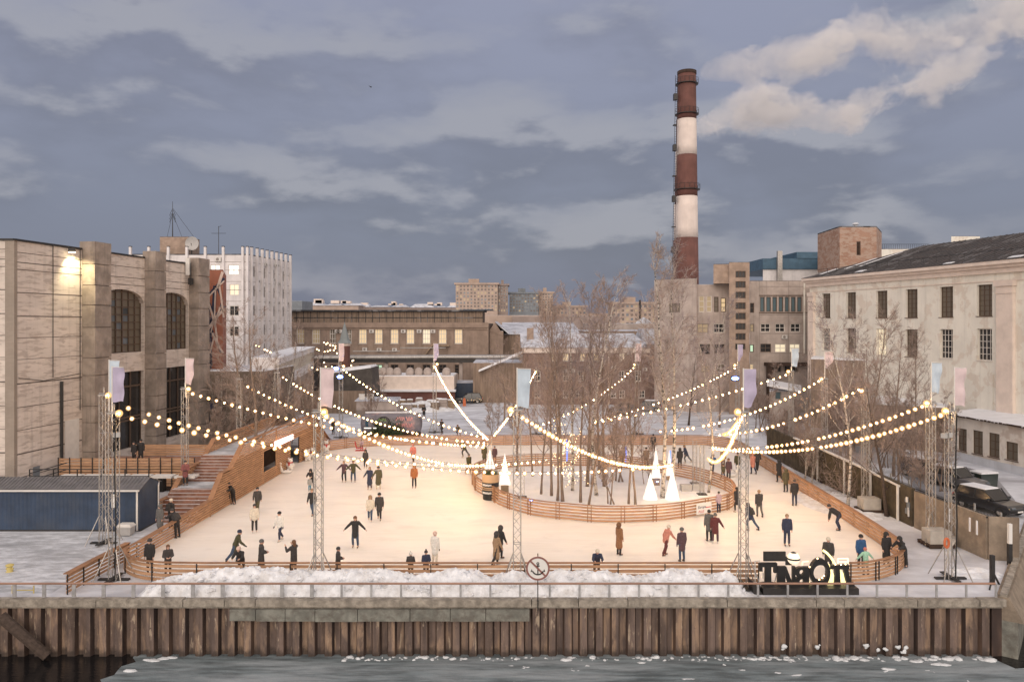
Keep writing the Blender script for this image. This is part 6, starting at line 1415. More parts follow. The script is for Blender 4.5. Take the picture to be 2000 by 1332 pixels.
def drumband(b, z0, z1, r=.66, a0=R(-175), a1=R(-20), n=20, th=.05):
    for i in range(n):
        p, q = a0+(a1-a0)*i/n, a0+(a1-a0)*(i+1)/n; f_ = lambda a, rr_, z: (dx_+rr_*math.cos(a), dyy+rr_*math.sin(a), z)
        b.hexa([f_(p, r, z0), f_(q, r, z0), f_(q, r-th, z0), f_(p, r-th, z0), f_(p, r, z1), f_(q, r, z1), f_(q, r-th, z1), f_(p, r-th, z1)])
b = MB(); drumband(b, 1.35, 1.95); drumband(b, .78, 1.0); b.build('tan_band', MAT['banner_tan'], dr)
b = MB(); drumband(b, 1.003, 1.347); drumband(b, .40, .777); b.lathe((dx_, dyy, 0), [(.6, .02), (.6, 1.7)], 20); b.build('black_band', MAT['black'], dr)
b = MB()
for z in (1.17, .58):
    for k in range(10): a = R(-150+k*7); f_ = (dx_+.672*math.cos(a), dyy+.672*math.sin(a)); b.rbox(f_, .02, .05, z-.07, z+.07, a); 
    for k in range(9): a = R(-147+k*7); f_ = (dx_+.671*math.cos(a), dyy+.671*math.sin(a)); b.rbox(f_, .02, .06, z-.07+.05*(k % 3), z-.03+.05*(k % 3), a)
b.build('white_lettering', MAT['white_paint'], dr)
b = MB()
for k in range(14): a = R(-150+k*6); f_ = (dx_+.672*math.cos(a), dyy+.672*math.sin(a)); b.rbox(f_, .02, .035, .85, .94, a)
b.build('dark_lettering', MAT['steel_dark'], dr)
b = MB(); rr = random.Random(3)
for k in range(260): a = rr.uniform(0, 6.28); r = rr.uniform(0, .58); b.tube([(dx_+r*math.cos(a), dyy+r*math.sin(a), 1.7), (dx_+r*1.1*math.cos(a)+rr.uniform(-.1, .1), dyy+r*1.1*math.sin(a), 2.0+rr.uniform(0, .2))], [.02, .008], 3, False)
b.build('fir_greenery', flat('fir', (.05, .07, .03), .9), dr)
stn = thing('radio_banner', 'white banner with blue and red script lettering on the island fence', 'banner', (*G(1364, 1005), .3)); 
w = Wall(G(1349, 1008), G(1378, 1003)); yo = .55
b = MB(); z0_, z1_ = .22, .98; w.box(b, 0, w.L, z0_, z1_, yo, yo+.02); b.build('sheet', MAT['white_paint'], stn)
def text(body, size, w, u, z, o, m, root, name='lettering', shear=.0, ext=.004, mirror=False):
    cu = bpy.data.curves.new(name, 'FONT'); cu.body = body; cu.size = size; cu.extrude = ext; cu.shear = shear
    ob = bpy.data.objects.new(name, cu); C.objects.link(ob); p = w.pt(u, z, o)
    M = Matrix(((w.d.x, 0, w.n.x, p[0]), (w.d.y, 0, w.n.y, p[1]), (0, 1, 0, p[2]), (0, 0, 0, 1))); ob.matrix_world = M
    dg = bpy.context.evaluated_depsgraph_get(); me = bpy.data.meshes.new_from_object(ob.evaluated_get(dg)); me.transform(M); off = Vector(root.location); me.transform(Matrix.Translation(-off))
    bpy.data.objects.remove(ob); me.materials.clear(); me.materials.append(MAT[m]); o2 = bpy.data.objects.new(name, me); C.objects.link(o2); o2.parent = root; return o2
text('Europa', .27, w, .10, .62, yo+.026, 'mural_dark', stn, 'blue_lettering', .3); text('PLUS', .24, w, .16, .32, yo+.026, 'sign_red_bright', stn, 'red_lettering', .3)
b = MB(); w.box(b, w.L*.62, w.L*.95, .60, .66, yo+.02, yo+.026); b.build('red_swoosh', MAT['sign_red_bright'], stn)

# ================================================================ big letters seen from behind
YL = 38.55; LT = thing('letter_sign', 'big black slab letters on a black box seen from behind with gold lit edges', 'sign', (PX(1575, YL), YL, 0))
def L2(cx_, cy_): return (1460+cx_/6.06, 1040+cy_/6.06)
def ext(b, pts, fy=YL-.10, by=YL+.10):
    P = [L2(*p) for p in pts]; Q = [(PX(p[0], YL), PZ(p[1], YL)) for p in P]; n = len(Q); i = len(b.v)
    b.v += [(x, fy, z) for x, z in Q] + [(x, by, z) for x, z in Q]
    b.face(tuple(i+k for k in range(n))); b.face(tuple(i+n+k for k in range(n))[::-1])
    for k in range(n): b.face((i+k, i+n+k, i+n+(k+1) % n, i+(k+1) % n))
def box2(b, x0, x1, y0, y1, **k): ext(b, [(x0, y1), (x1, y1), (x1, y0), (x0, y0)], **k)
def letter(fn, lab=None):
    b = MB(); fn(b); return b.build('letter', MAT['black'], LT, fix=True)
def lT(b): box2(b, 135, 345, 355, 400); box2(b, 135, 172, 400.5, 452); box2(b, 308, 345, 400.5, 470); box2(b, 205, 275, 400.5, 585); box2(b, 172, 305, 585.5, 628)
def lN(b): box2(b, 352, 440, 395, 628); ext(b, [(440.5, 395), (452, 395), (530, 600), (530, 628), (490, 628), (440.5, 500)]); box2(b, 527, 560, 395, 628, fy=YL-.09, by=YL+.09)
def ringp(b, cx_, cy_, rx, ry, ix, iy, dx=0, n=28, **k):
    for i in range(n):
        a0, a1 = 2*math.pi*i/n, 2*math.pi*(i+1)/n
        ext(b, [(cx_+rx*math.cos(a0), cy_-ry*math.sin(a0)), (cx_+rx*math.cos(a1), cy_-ry*math.sin(a1)), (cx_+dx+ix*math.cos(a1), cy_-iy*math.sin(a1)), (cx_+dx+ix*math.cos(a0), cy_-iy*math.sin(a0))], **k)
def lB(b): box2(b, 660, 722, 400, 628); ringp(b, 620, 462, 65, 62, 26, 30, 14, fy=YL-.095, by=YL+.095); ringp(b, 615, 575, 72, 58, 26, 32, 20, fy=YL-.092, by=YL+.092); box2(b, 600, 662, 402, 432, fy=YL-.09, by=YL+.09); box2(b, 600, 662, 602, 628, fy=YL-.09, by=YL+.09); box2(b, 600, 662, 505, 540, fy=YL-.09, by=YL+.09)
def lO(b): ringp(b, 850, 463, 118, 165, 82, 92, 0, 36, fy=YL-.16, by=YL+.12)
def lL(b): box2(b, 970, 1195, 378, 425); ext(b, [(1030, 425.5), (1085, 425.5), (1095, 628), (1025, 628)]); ext(b, [(1130, 425.5), (1185, 425.5), (1200, 520), (1225, 585), (1255, 585), (1258, 628), (1195, 628), (1160, 560), (1142, 480)])
for f_ in (lT, lN, lB, lO, lL): letter(f_)
b = MB(); box2(b, 207, 470, 240, 352, fy=YL+.2, by=YL+.3); box2(b, 470.5, 545, 300, 400, fy=YL+.21, by=YL+.29); b.build('back_panel', MAT['steel_dark'], LT, fix=True)
b = MB(); c = P3(*L2(545, 302), YL+.1); b.sphere(c, .31, 18, 12); b.build('ball_lamp', MAT['ball_white'], LT, smooth=True)
b = MB(); b.lathe(c, [(.317, -.05), (.322, 0), (.317, .03)], 20); b.lathe(c, [(.15, .272), (.05, .325)], 16); b.build('ball_stripe', MAT['black'], LT)
b = MB(); pts = [(895, 208), (945, 245), (985, 290), (1015, 335), (1035, 380)]; b.tube([P3(*L2(*p), YL+.35) for p in pts], .06, 8); b.build('light_arc', MAT['gold_lit'], LT, smooth=True)
b = MB()
for p, q in (((1070, 370), (1070, 305)), ((1070, 305), (1190, 305)), ((1190, 305), (1190, 365)), ((1070, 345), (1190, 345))): b.tube([P3(*L2(*p), YL+.4), P3(*L2(*q), YL+.4)], .035, 6)
for p, q in (((650, 385), (650, 345)), ((650, 345), (725, 338))): b.tube([P3(*L2(*p), YL+.4), P3(*L2(*q), YL+.4)], .035, 6)
b.build('light_tube', MAT['ball_white'], LT)
b = MB(); ext(b, [(935, 628), (1010, 628), (1018, 500), (990, 420), (965, 370), (955, 370), (968, 460), (965, 560)], fy=YL-.05, by=YL+.1); ext(b, [(1100, 628), (1180, 628), (1150, 560), (1130, 470), (1090, 428), (1095, 520)], fy=YL-.02, by=YL+.1); ext(b, [(725, 560), (745, 590), (770, 618), (725, 618)], fy=YL, by=YL+.1); b.build('gold_inlay', MAT['gold_lit'], LT, fix=True)
b = MB()
for p in ((1040, 375), (1105, 378), (1160, 372), (735, 405), (828, 305), (905, 510), (885, 535), (850, 555)): b.sphere(P3(*L2(*p), YL-.1), .035, 8, 6)
b.build('bulb', MAT['fairy'], LT)
b = MB(); x0, x1 = PX(1490, 38), PX(1677, 38); b.box(x0, x1, 37.95, 38.95, .0, .31); b.hexa([(x0-.45, 37.98, 0), (x0-.003, 37.98, 0), (x0-.003, 38.9, 0), (x0-.45, 38.9, 0), (x0-.5, 37.98, .6), (x0-.44, 37.98, .6), (x0-.44, 38.9, .6), (x0-.5, 38.9, .6)]); b.build('plinth_box', MAT['steel_dark'], LT)
b = MB()
for p, q in (((90, 590), (90, 335)), ((90, 335), (150, 330)), ((185, 540), (185, 470)), ((320, 590), (350, 470))): b.tube([P3(*L2(*p), YL+.45), P3(*L2(*q), YL+.45)], .03, 5)
b.build('support_tube', MAT['white_paint'], LT)

# ================================================================ outside wall, painted wall, picket fence, cars
cw = thing('concrete_wall', 'weathered tan concrete wall panels beside the quay corner', 'wall', (27, 46, 0)); rr = random.Random(12)
wp = [(26.45, 50.4), (26.75, 47.0), (27.0, 43.6), (28.6, 43.3)]
b = MB()
for p, q in zip(wp, wp[1:]):
    d_ = (Vector(q)-Vector(p)).normalized()*.03; b.sweep([tuple(Vector(p)+d_), tuple(Vector(q)-d_)], .18, 0, 2.42+rr.uniform(-.08, .08))
b.build('wall_panel', MAT['concrete_dirty'], cw)
b = MB(); b.sweep(wp[:3], .16, 2.36, 2.44); b.build('rusty_edge', MAT['steel_dark'], cw)
b = MB(); w = Wall(wp[2], wp[0])
for px, py in ((1845, 975), (1881, 1003), (1933, 1020), (1970, 1070)):
    u = 7.0-(1955-px)/26.0 if False else max(.2, min(w.L-.3, (PX(px, 46)-27)*0+ (1955-px)/170*w.L)); 
    w.box(b, u, u+.12, 1.4, 2.2, -.15, -.10) if False else b.box(26.63-.02+(w.L-u)*0-.0, 26.66, 43.8+u-.05, 43.8+u+.06, 1.3, 2.1)
b.build('snow_streak', MAT['snow'], cw)
pw = thing('painted_wall', 'dark painted garden wall with pale sloping trim behind the birches', 'wall', (26.2, 60, 0))
b = MB(); b.sweep([(26.45, 50.6), (26.3, 56), (26.1, 62), (25.9, 70), (26.0, 78)], .25, 0, [2.5, 2.6, 2.7, 2.8, 2.8]); b.build('wall', MAT['hedge'], pw)
b = MB(); b.sweep([(26.30, 52.0), (26.15, 57), (25.92, 63), (25.72, 70)], .22, [2.3, 2.55, 2.75, 2.85], [2.42, 2.67, 2.87, 2.97])
for y in (52.0, 55.8, 60, 65): b.box(26.05-(y-52)*.02, 26.17-(y-52)*.02, y-.07, y+.07, 0, 2.4+(y-52)*.04)
b.build('pale_trim', MAT['white_metal'], pw)
b = MB()
for y, z, h, s in ((50.9, 1.3, .5, .18), (51.05, .9, .35, .22), (51.2, 1.6, .25, .12)): b.box(26.24, 26.29, y-s, y+s, z-h*.5, z+h*.5)
b.build('painted_figure', MAT['city_blue'], pw); b = MB(); b.box(26.22, 26.285, 50.95, 51.15, 1.5, 1.85); b.box(26.22, 26.287, 50.8, 50.9, .6, 1.2); b.build('painted_figure', MAT['white_paint'], pw)
pf_ = thing('picket_fence', 'dark iron picket fence between the concrete wall and the parked cars', 'fence', (29, 50, 0)); b = MB(); p0, p1 = Vector((28.9, 45.4)), Vector((28.0, 62.0)); L = (p1-p0).length; n = int(L/.13)
for i in range(n+1): q = p0.lerp(p1, i/n); b.box(q.x-.012, q.x+.012, q.y-.012, q.y+.012, .0, 1.9)
for z in (.3, 1.7): b.sweep([tuple(p0), tuple(p1)], .04, z, z+.05)
b.build('picket_panel', MAT['steel_dark'], pf_)
for i in range(8):
    q = p0.lerp(p1, i/7); b = MB(); b.box(q.x-.05, q.x+.05, q.y-.05, q.y+.05, 0, 2.2); b.build('post', MAT['steel_galv'], pf_)
cp = thing('corner_post', 'dark rusty steel post at the quay corner', 'post', (PX(1938, 39.5), 39.5, 0)); x = PX(1938, 39.5)
b = MB(); b.box(x-.09, x+.09, 39.4, 39.6, 0, 1.5); b.beam((x-.1, 39.5, .9), (x+.35, 39.5, 0), .08); b.beam((x, 39.5, .3), (x-.7, 38.6, .05), .07); b.build('post_shaft', MAT['steel_dark'], cp)
wr = thing('white_pillar', 'short post with a white painted top by the concrete wall corner', 'post', (PX(1972, 42.6), 42.6, 0)); x = PX(1972, 42.6)
b = MB(); b.box(x-.1, x+.1, 42.5, 42.7, 0, 1.2); b.build('post_shaft', MAT['steel_dark'], wr); b = MB(); b.box(x-.09, x+.09, 42.5, 42.68, 1.203, 2.3); b.build('white_top', MAT['white_paint'], wr)
for (x, y, lab, s) in ((26.0, 46.0, 'concrete ballast slab leaning on the tan concrete wall', 1.0),):
    sl = thing('concrete_slab', lab, 'slab', (x, y, 0)); b = MB(); b.hexa([(x-.5, y-.3, 0), (x-.1, y-.6, 0), (x+.5, y+.2, 0), (x+.1, y+.5, 0), (x+.1, y-.3, .5), (x+.3, y-.5, .5), (x+.65, y+.1, .6), (x+.45, y+.4, .6)]); b.build('slab_body', MAT['ballast'], sl)

def car(x, y, rz, label, paint, snow=True, L=4.6, W=1.85, H=1.62):
    o = thing('parked_car', label, 'car', (x, y, 0), rz, 'parked cars'); h2 = L/2
    lower = [(-h2, .38), (-h2+.05, .92), (-h2+.35, 1.02), (.55, 1.0), (h2-.25, .86), (h2, .66), (h2-.04, .34)]
    def loft(b, prof, w0, w1, zsplit):
        n = len(prof); i = len(b.v)
        for s in (-1, 1):
            for px_, z in prof: ww = (w0 if z < zsplit else w1)/2; b.v.append((s*ww, px_, z))
        b.face(tuple(i+k for k in range(n))); b.face(tuple(i+n+k for k in range(n))[::-1])
        for k in range(n): b.face((i+k, i+n+k, i+n+(k+1) % n, i+(k+1) % n))
    b = MB(); loft(b, lower, W, W*.95, .9); bd = b.build('body', MAT[paint], o, rel=True, fix=True)
    m_ = bd.modifiers.new('bevel', 'BEVEL'); m_.width = .07; m_.segments = 2
    b = MB(); i = len(b.v)
    cab = [(-h2+.15, 1.0), (-h2+.5, H), (.2, H), (.95, 1.0)]
    for s in (-1, 1):
        for px_, z in cab: ww = (W*.94 if z < 1.1 else W*.76)/2; b.v.append((s*ww, px_, z))
    b.face((0, 1, 2, 3)); b.face((7, 6, 5, 4)); [b.face((k, 4+k, 4+(k+1) % 4, (k+1) % 4)) for k in range(4)]
    cbn = b.build('cabin', MAT['glass_dark'], o, rel=True, fix=True)
    b = MB(); b.hexa([(-W*.36, -h2+.5, H), (W*.36, -h2+.5, H), (W*.36, .22, H), (-W*.36, .22, H), (-W*.34, -h2+.55, H+.06), (W*.34, -h2+.55, H+.06), (W*.34, .16, H+.06), (-W*.34, .16, H+.06)]); b.build('roof', MAT['snow' if snow else paint], o, rel=True)
    b = MB()
    for s in (-1, 1):
        for (ya, za), (yb, zb_) in ((cab[0], cab[1]), (cab[2], cab[3]), ((-.55, 1.0), (-.5, H))): b = MB(); b.beam((s*W*.475, ya, za), (s*W*.385, yb, zb_), .07, .06); b.build('window_pillar', MAT[paint], o, rel=True)
    for s in (-1, 1):
        for yy in (-h2+.85, h2-.85):
            wh = bpy.data.objects.new('wheel', None); C.objects.link(wh); wh.parent = o; wh.location = (s*(W/2-.1), yy, .34)
            b = MB(); n = 18
            for r0, r1, w_, nm, mm in ((.2, .34, .11, 'tyre', 'rubber'), (.02, .2, .09, 'rim', 'steel_galv')):
                b = MB()
                for k in range(n):
                    a0, a1 = 2*math.pi*k/n, 2*math.pi*(k+1)/n; q = lambda r, a, xx: (xx, r*math.cos(a), r*math.sin(a))
                    b.hexa([q(r0, a0, -w_), q(r1, a0, -w_), q(r1, a0, w_), q(r0, a0, w_), q(r0, a1, -w_), q(r1, a1, -w_), q(r1, a1, w_), q(r0, a1, w_)])
                b.build(nm, MAT[mm], wh, rel=True, fix=True)
        b = MB(); b.box(s*W*.33-.16, s*W*.33+.16, h2-.18, h2+.01, .68, .80); b.build('headlight', MAT['glass_grey'], o, rel=True)
        b = MB(); b.box(s*W*.42-.08, s*W*.42+.08, -h2-.01, -h2+.06, .72, .95); b.build('tail_light', MAT['sign_red_bright'], o, rel=True)
        b = MB(); b.rbox((s*(W/2+.09), .72), .18, .12, 1.0, 1.14); b.build('mirror', MAT[paint], o, rel=True)
    b = MB(); b.box(-.26, .26, h2+.005, h2+.02, .42, .53); b.build('number_plate', MAT['white_paint'], o, rel=True)
    return o
mat('paint_black', (.022, .022, .024), .3, .1, 2, coat=.6); mat('paint_grey', (.09, .09, .10), .35, .1, 2, coat=.5); mat('paint_green', (.03, .04, .035), .3, .1, 2, coat=.5)
car(34.0, 54.7, R(200), 'black estate car with snow on its roof behind the picket fence', 'paint_black')
car(36.2, 62.6, R(203), 'dark parked car with a snowy roof behind the black estate car', 'paint_grey'); car(36.0, 66.6, R(203), 'snow covered parked car farthest along the road by the hedge', 'paint_grey')
car(PX(915, 127), 127.5, R(92), 'dark estate car parked across the yard in front of the blue container', 'paint_black', False)
car(PX(1218, 112), 112, R(170), 'dark parked car in front of the brick building entrance', 'paint_green', False)
car(PX(1262, 116), 116, R(80), 'snow covered parked car beside the brick wing', 'paint_grey')
wb_ = thing('waste_bin', 'dark green waste container with snow on its lid beside the parked cars', 'bin', (38.5, 61.5, 0))
b = MB(); b.rbox((38.6, 62.8), 1.5, 1.1, .1, 1.15, .2, 1.08); b.build('bin_body', MAT['paint_green'], wb_); b = MB(); b.rbox((38.6, 62.8), 1.6, 1.2, 1.155, 1.27, .2); b.build('snowy_lid', MAT['snow'], wb_)
ob = thing('barrier_post', 'orange barrier marker standing on the yard snow', 'marker', (*G(907, 793), 0)); x, y = G(907, 793)
b = MB(); b.rbox((x, y), .5, .35, 0, 1.1, 0, .8); b.lathe((x, y, 1.1), [(.2, 0), (.14, .15), (.02, .2)], 8); b.build('post_shaft', MAT['orange'], ob)
for px, py, lab in ((733, 801, 'dark stump like post on the yard snow'), (786, 800, 'brown broken post leaning in the yard snow')):
    x, y = G(px, py); st_ = thing('wooden_post', lab, 'post', (x, y, 0)); b = MB(); b.beam((x, y, 0), (x+(.5 if px > 750 else .05), y, 1.15 if px < 750 else .8), .45); b.build('post_shaft', MAT['bark_dark'], st_)
tk = thing('painted_tank', 'long rounded steel tank covered in dark and pink graffiti behind the far fence', 'tank', (PX(765, 91), 91, 0)); xa, xb = PX(706, 91), PX(824, 91)
b = MB(); n = 22; prof = [(0, .35), (.45, 1.15), (1.2, 1.28)]
pts = [(xa, .5), (xa+.15, 1.0), (xa+.7, 1.28), (xb-.7, 1.28), (xb-.15, 1.0), (xb, .5)]
i0 = len(b.v)
for x, r in pts:
    for j in range(n): a = 2*math.pi*j/n; b.v.append((x, 91+r*math.cos(a), 1.45+r*math.sin(a)))
for i in range(len(pts)-1):
    for j in range(n): q, p = i0+i*n, i0+(i+1)*n; b.face((q+j, p+j, p+(j+1) % n, q+(j+1) % n))
b.face(tuple(i0+j for j in range(n))); b.face(tuple(i0+(len(pts)-1)*n+j for j in range(n))[::-1]); b.build('tank_shell', MAT['tank_steel'], tk, smooth=True, fix=True)
rr = random.Random(44); b = MB(); b2 = MB()
def tank_pt(u, a, o=.02): x = xa+.75+(xb-xa-1.5)*u; r = 1.28+o; return (x, 91-r*math.cos(a), 1.45+r*math.sin(a))
for k in range(7):
    for row in range(2):
        u0 = .64+k*.05; a0 = .55-row*.6; pts = [tank_pt(u0+.018*math.cos(t*.8+k), a0+.2*math.sin(t*1.1+k*2)) for t in range(8)]
        (b).tube(pts, .045, 4)
b.build('pink_graffiti', flat('graffiti_pink', (.62, .32, .32), .7), tk)
pts = [tank_pt(.36+.16*math.cos(t*math.pi/10), -.2+.95*math.sin(t*math.pi/10)) for t in range(11)]; b2.tube(pts, .06, 4); pts = [tank_pt(.36+.13*math.cos(t*math.pi/10), -.2+.8*math.sin(t*math.pi/10)) for t in range(11)]; b2.tube(pts, .05, 4); b2.build('black_arch', MAT['black'], tk)
b = MB()
for k in range(5): b.tube([tank_pt(.27+k*.035+.014*math.cos(t*.9), .45+.16*math.sin(t*1.2+k)) for t in range(7)], .035, 4)
b.build('green_graffiti', flat('graffiti_green', (.20, .30, .12), .7), tk)
b = MB(); b.tube([tank_pt(.02+.02*math.cos(t), .1+.3*math.sin(t*.9)) for t in range(9)], .08, 4); b.tube([tank_pt(.80+.01*t, .75-.12*t) for t in range(4)], .09, 4); b.build('blue_graffiti', MAT['blue_cladding'], tk)
b = MB(); b.box(xa+.2, xb-.2, 90.2, 91.8, 0, .35); b.build('skid_base', MAT['wood_dark'], tk)
b = MB(); b.box(xa+.5, xb-.5, 90.7, 91.3, 2.70, 2.80); b.build('snow_cover', MAT['snow'], tk)
fs = thing('fir_display', 'dark fir branch display with a lit white strip in front of the painted tank', 'display', (PX(735, 88.5), 88.5, 0)); b = MB(); rr = random.Random(6)
for k in range(700): x = PX(rr.uniform(728, 785), 88.5); z = abs(rr.gauss(.3, .8)); b.tube([(x, 88.5+rr.uniform(-.5, .5), z), (x+rr.uniform(-.4, .4), 88.4+rr.uniform(-.5, .5), z+rr.uniform(-.1, .4))], [.05, .015], 3, False)
b.build('fir_branch', MAT['fir'], fs); b = MB(); b.box(PX(711, 88), PX(725, 88), 88, 88.05, PZ(837, 88), PZ(835, 88)); b.box(PX(729, 88), PX(735, 88), 88, 88.05, PZ(837, 88), PZ(835, 88)); b.build('light_tube', MAT['lit_white'], fs)

# ================================================================ skating aids
def aid(px, py, label, kind='bear', rz=0, sc=1.0):
    x, y = G(px, py); o = thing('skating_aid', label, 'skating aid', (x, y, .01), rz, 'skating aids for children'); b = MB()
    if kind == 'bear':
        b.sphere((0, 0, .42), .30, 12, 10, (1, .85, 1.2)); b.sphere((0, -.04, .92), .21, 12, 9, (1.1, 1, .95)); b.sphere((0, -.22, .88), .09, 8, 6)
        for s in (-1, 1): b.sphere((s*.16, 0, 1.10), .07, 8, 6); b.sphere((s*.30, -.08, .55), .10, 8, 6, (.9, .9, 1.7)); b.sphere((s*.17, -.10, .12), .13, 8, 6, (1, 1.3, .9))
        b.build('body', MAT['white_paint'], o, smooth=True, rel=True); b = MB(); b.lathe((0, 0, .70), [(.22, 0), (.24, .05), (.2, .1)], 14); b.box(-.1, .02, -.3, -.24, .5, .72); b.build('scarf', MAT['sign_red_bright'], o, rel=True)
        b = MB(); [b.sphere((s*.08, -.225, .97), .025, 6, 5) for s in (-1, 1)]; b.sphere((0, -.31, .89), .035, 6, 5); b.build('face', MAT['black'], o, rel=True)
    else:
        b.sphere((.15, 0, .16), .2, 12, 8, (2.4, 1.2, .75)); b.tube([(-.22, 0, .2), (-.36, 0, .6), (-.40, 0, .85)], [.16, .11, .09], 10); b.sphere((-.42, 0, .9), .13, 10, 8, (1.3, 1, 1)); b.build('body', MAT['white_paint'], o, smooth=True, rel=True)
        b = MB(); b.tube([(-.1, -.28, .5), (-.1, .28, .5)], .03, 6); b.build('handle_bar', MAT['steel_galv'], o, rel=True)
aid(567, 919, 'white bear skating aid with a red scarf beside the slatted wall'); aid(556, 925, 'white seal skating aid lying by the bear at the slatted wall', 'seal', R(20))
aid(601, 900, 'white bear skating aid in the doorway corner of the stair ramp', rz=R(20)); aid(611, 897, 'smaller white bear skating aid beside the doorway corner', rz=R(-20), sc=.8)
aid(637, 882, 'white bear skating aid with a scarf at the end of the far fence', rz=R(30)); aid(1432, 931, 'pale seal skating aid near the skaters behind the tower', 'seal', R(180))
rs_ = thing('skating_sledge', 'red skating sledge beside the far fence', 'skating aid', (*G(703, 881), .01), 0, 'skating aids for children'); x, y = G(703, 881)
b = MB(); b.tube([(-.5, 0, .05), (.4, 0, .05), (.6, 0, .3)], .04, 6); b.tube([(-.5, .4, .05), (.4, .4, .05), (.6, .4, .3)], .04, 6); b.box(-.4, .3, 0, .4, .25, .32); b.beam((-.4, .2, .3), (-.55, .2, .95), .35, .05); b.build('sledge_frame', MAT['sign_red_bright'], rs_, rel=True)

# ================================================================ people
def chain(b, p, q, r0, r1, sx=1.0, sy=1.0):
    p, q = Vector(p), Vector(q); n = max(2, int((q-p).length/(min(r0, r1)*.45))+1)
    for i in range(n+1): k = i/n; b.sphere(p.lerp(q, k), r0+(r1-r0)*k, 8, 6, (sx, sy, 1))
def remesh(b, name, mats, vox):
    me = b.mesh('tmp', []); ob = bpy.data.objects.new('tmp', me); C.objects.link(ob)
    m_ = ob.modifiers.new('r', 'REMESH'); m_.mode = 'VOXEL'; m_.voxel_size = vox; s_ = ob.modifiers.new('s', 'SMOOTH'); s_.iterations = 2; s_.factor = .5
    dg = bpy.context.evaluated_depsgraph_get(); r = bpy.data.meshes.new_from_object(ob.evaluated_get(dg)); r.name = name
    bpy.data.objects.remove(ob); bpy.data.meshes.remove(me); r.materials.clear()
    for x in mats: r.materials.append(x)
    r.polygons.foreach_set('use_smooth', [True]*len(r.polygons)); return r
V = Vector
POSE = dict(
    stand=dict(), walk=dict(lean=5, lt=(.02, .35, -1), ls=(.0, -.05, -1), rt=(.02, -.22, -1), rs=(0, -.55, -1), lu=(-.18, -.25, -1), lf=(-.05, .1, -1), ru=(.18, .3, -1), rf=(.0, .5, -1)),
    stride=dict(lean=22, lt=(-.05, .45, -1), ls=(-.02, -.25, -1), rt=(.25, -.45, -1), rs=(.2, -.65, -.9), lu=(-.3, -.35, -1), lf=(-.1, .15, -1), ru=(.3, .45, -.9), rf=(-.05, .7, -.6)),
    arms=dict(lean=6, lt=(-.1, .12, -1), ls=(-.02, -.15, -1), rt=(.12, .1, -1), rs=(.02, -.3, -1), lu=(-.8, .05, -.75), lf=(-.75, .1, -.75), ru=(.8, .05, -.75), rf=(.75, .1, -.75)),
    photo=dict(lu=(-.25, .6, -.55), lf=(.15, .55, .8), ru=(.25, .6, -.55), rf=(-.15, .55, .8)),
    front=dict(lu=(-.25, .15, -1), lf=(.55, .75, -.15), ru=(.25, .15, -1), rf=(-.55, .75, -.15)),
    leanon=dict(lean=38, lt=(-.06, -.1, -1), ls=(-.03, -.12, -1), rt=(.06, -.1, -1), rs=(.03, -.12, -1), lu=(-.25, .7, -.6), lf=(.25, .9, -.05), ru=(.25, .7, -.6), rf=(-.25, .9, -.05)),
    bend=dict(lean=62, lt=(-.1, .3, -1), ls=(-.02, -.35, -1), rt=(.1, .3, -1), rs=(.02, -.35, -1), lu=(-.12, .3, -1), lf=(.05, .1, -1), ru=(.12, .3, -1), rf=(-.05, .1, -1)),
    crouch=dict(lean=50, lt=(-.2, .9, -.5), ls=(-.02, -.7, -.8), rt=(.2, .9, -.5), rs=(.02, -.7, -.8), lu=(-.2, .5, -.8), lf=(.1, .7, -.3), ru=(.2, .5, -.8), rf=(-.1, .7, -.3)),
    hold=dict(lu=(-.2, .05, -1), lf=(-.05, .15, -1), ru=(.55, .05, -.85), rf=(.5, .1, -.8), lt=(-.1, .08, -1), rt=(.1, -.02, -1)),
    sit=dict(lean=20, lt=(-.1, .85, -.35), ls=(0, .1, -1), rt=(.1, .85, -.35), rs=(0, .1, -1), lu=(-.2, .4, -.8), lf=(.1, .8, -.2), ru=(.2, .4, -.8), rf=(-.1, .8, -.2)))
def joints(pose):
    d = dict(lean=2, lt=(-.05, .05, -1), ls=(-.02, -.06, -1), rt=(.05, .05, -1), rs=(.02, -.06, -1), lu=(-.2, .02, -1), lf=(-.02, .22, -1), ru=(.2, .02, -1), rf=(.02, .22, -1)); d.update(POSE[pose])
    n = lambda v: V(v).normalized(); l = R(d['lean']); J = {}
    J['hip'] = V((0, 0, 0)); up = V((0, math.sin(l), math.cos(l))); J['neck'] = up*.54; hl = l*.45; J['head'] = J['neck']+V((0, math.sin(hl), math.cos(hl)))*.17; J['tilt'] = -hl*.6; J['up'] = up
    for s, k in ((-1, 'l'), (1, 'r')):
        J[k+'sh'] = up*.49+V((s*.185, 0, 0)); J[k+'el'] = J[k+'sh']+n(d[k+'u'])*.29; J[k+'wr'] = J[k+'el']+n(d[k+'f'])*.25; J[k+'hd'] = n(d[k+'f'])
        J[k+'hp'] = V((s*.09, 0, -.02)); J[k+'kn'] = J[k+'hp']+n(d[k+'t'])*.43; J[k+'an'] = J[k+'kn']+n(d[k+'s'])*.41
    z = min(J['lan'].z, J['ran'].z); off = V((0, 0, .13-z))
    for k in J:
        if k not in ('tilt', 'up', 'lhd', 'rhd'): J[k] = J[k]+off
    return J
CACHE = {}
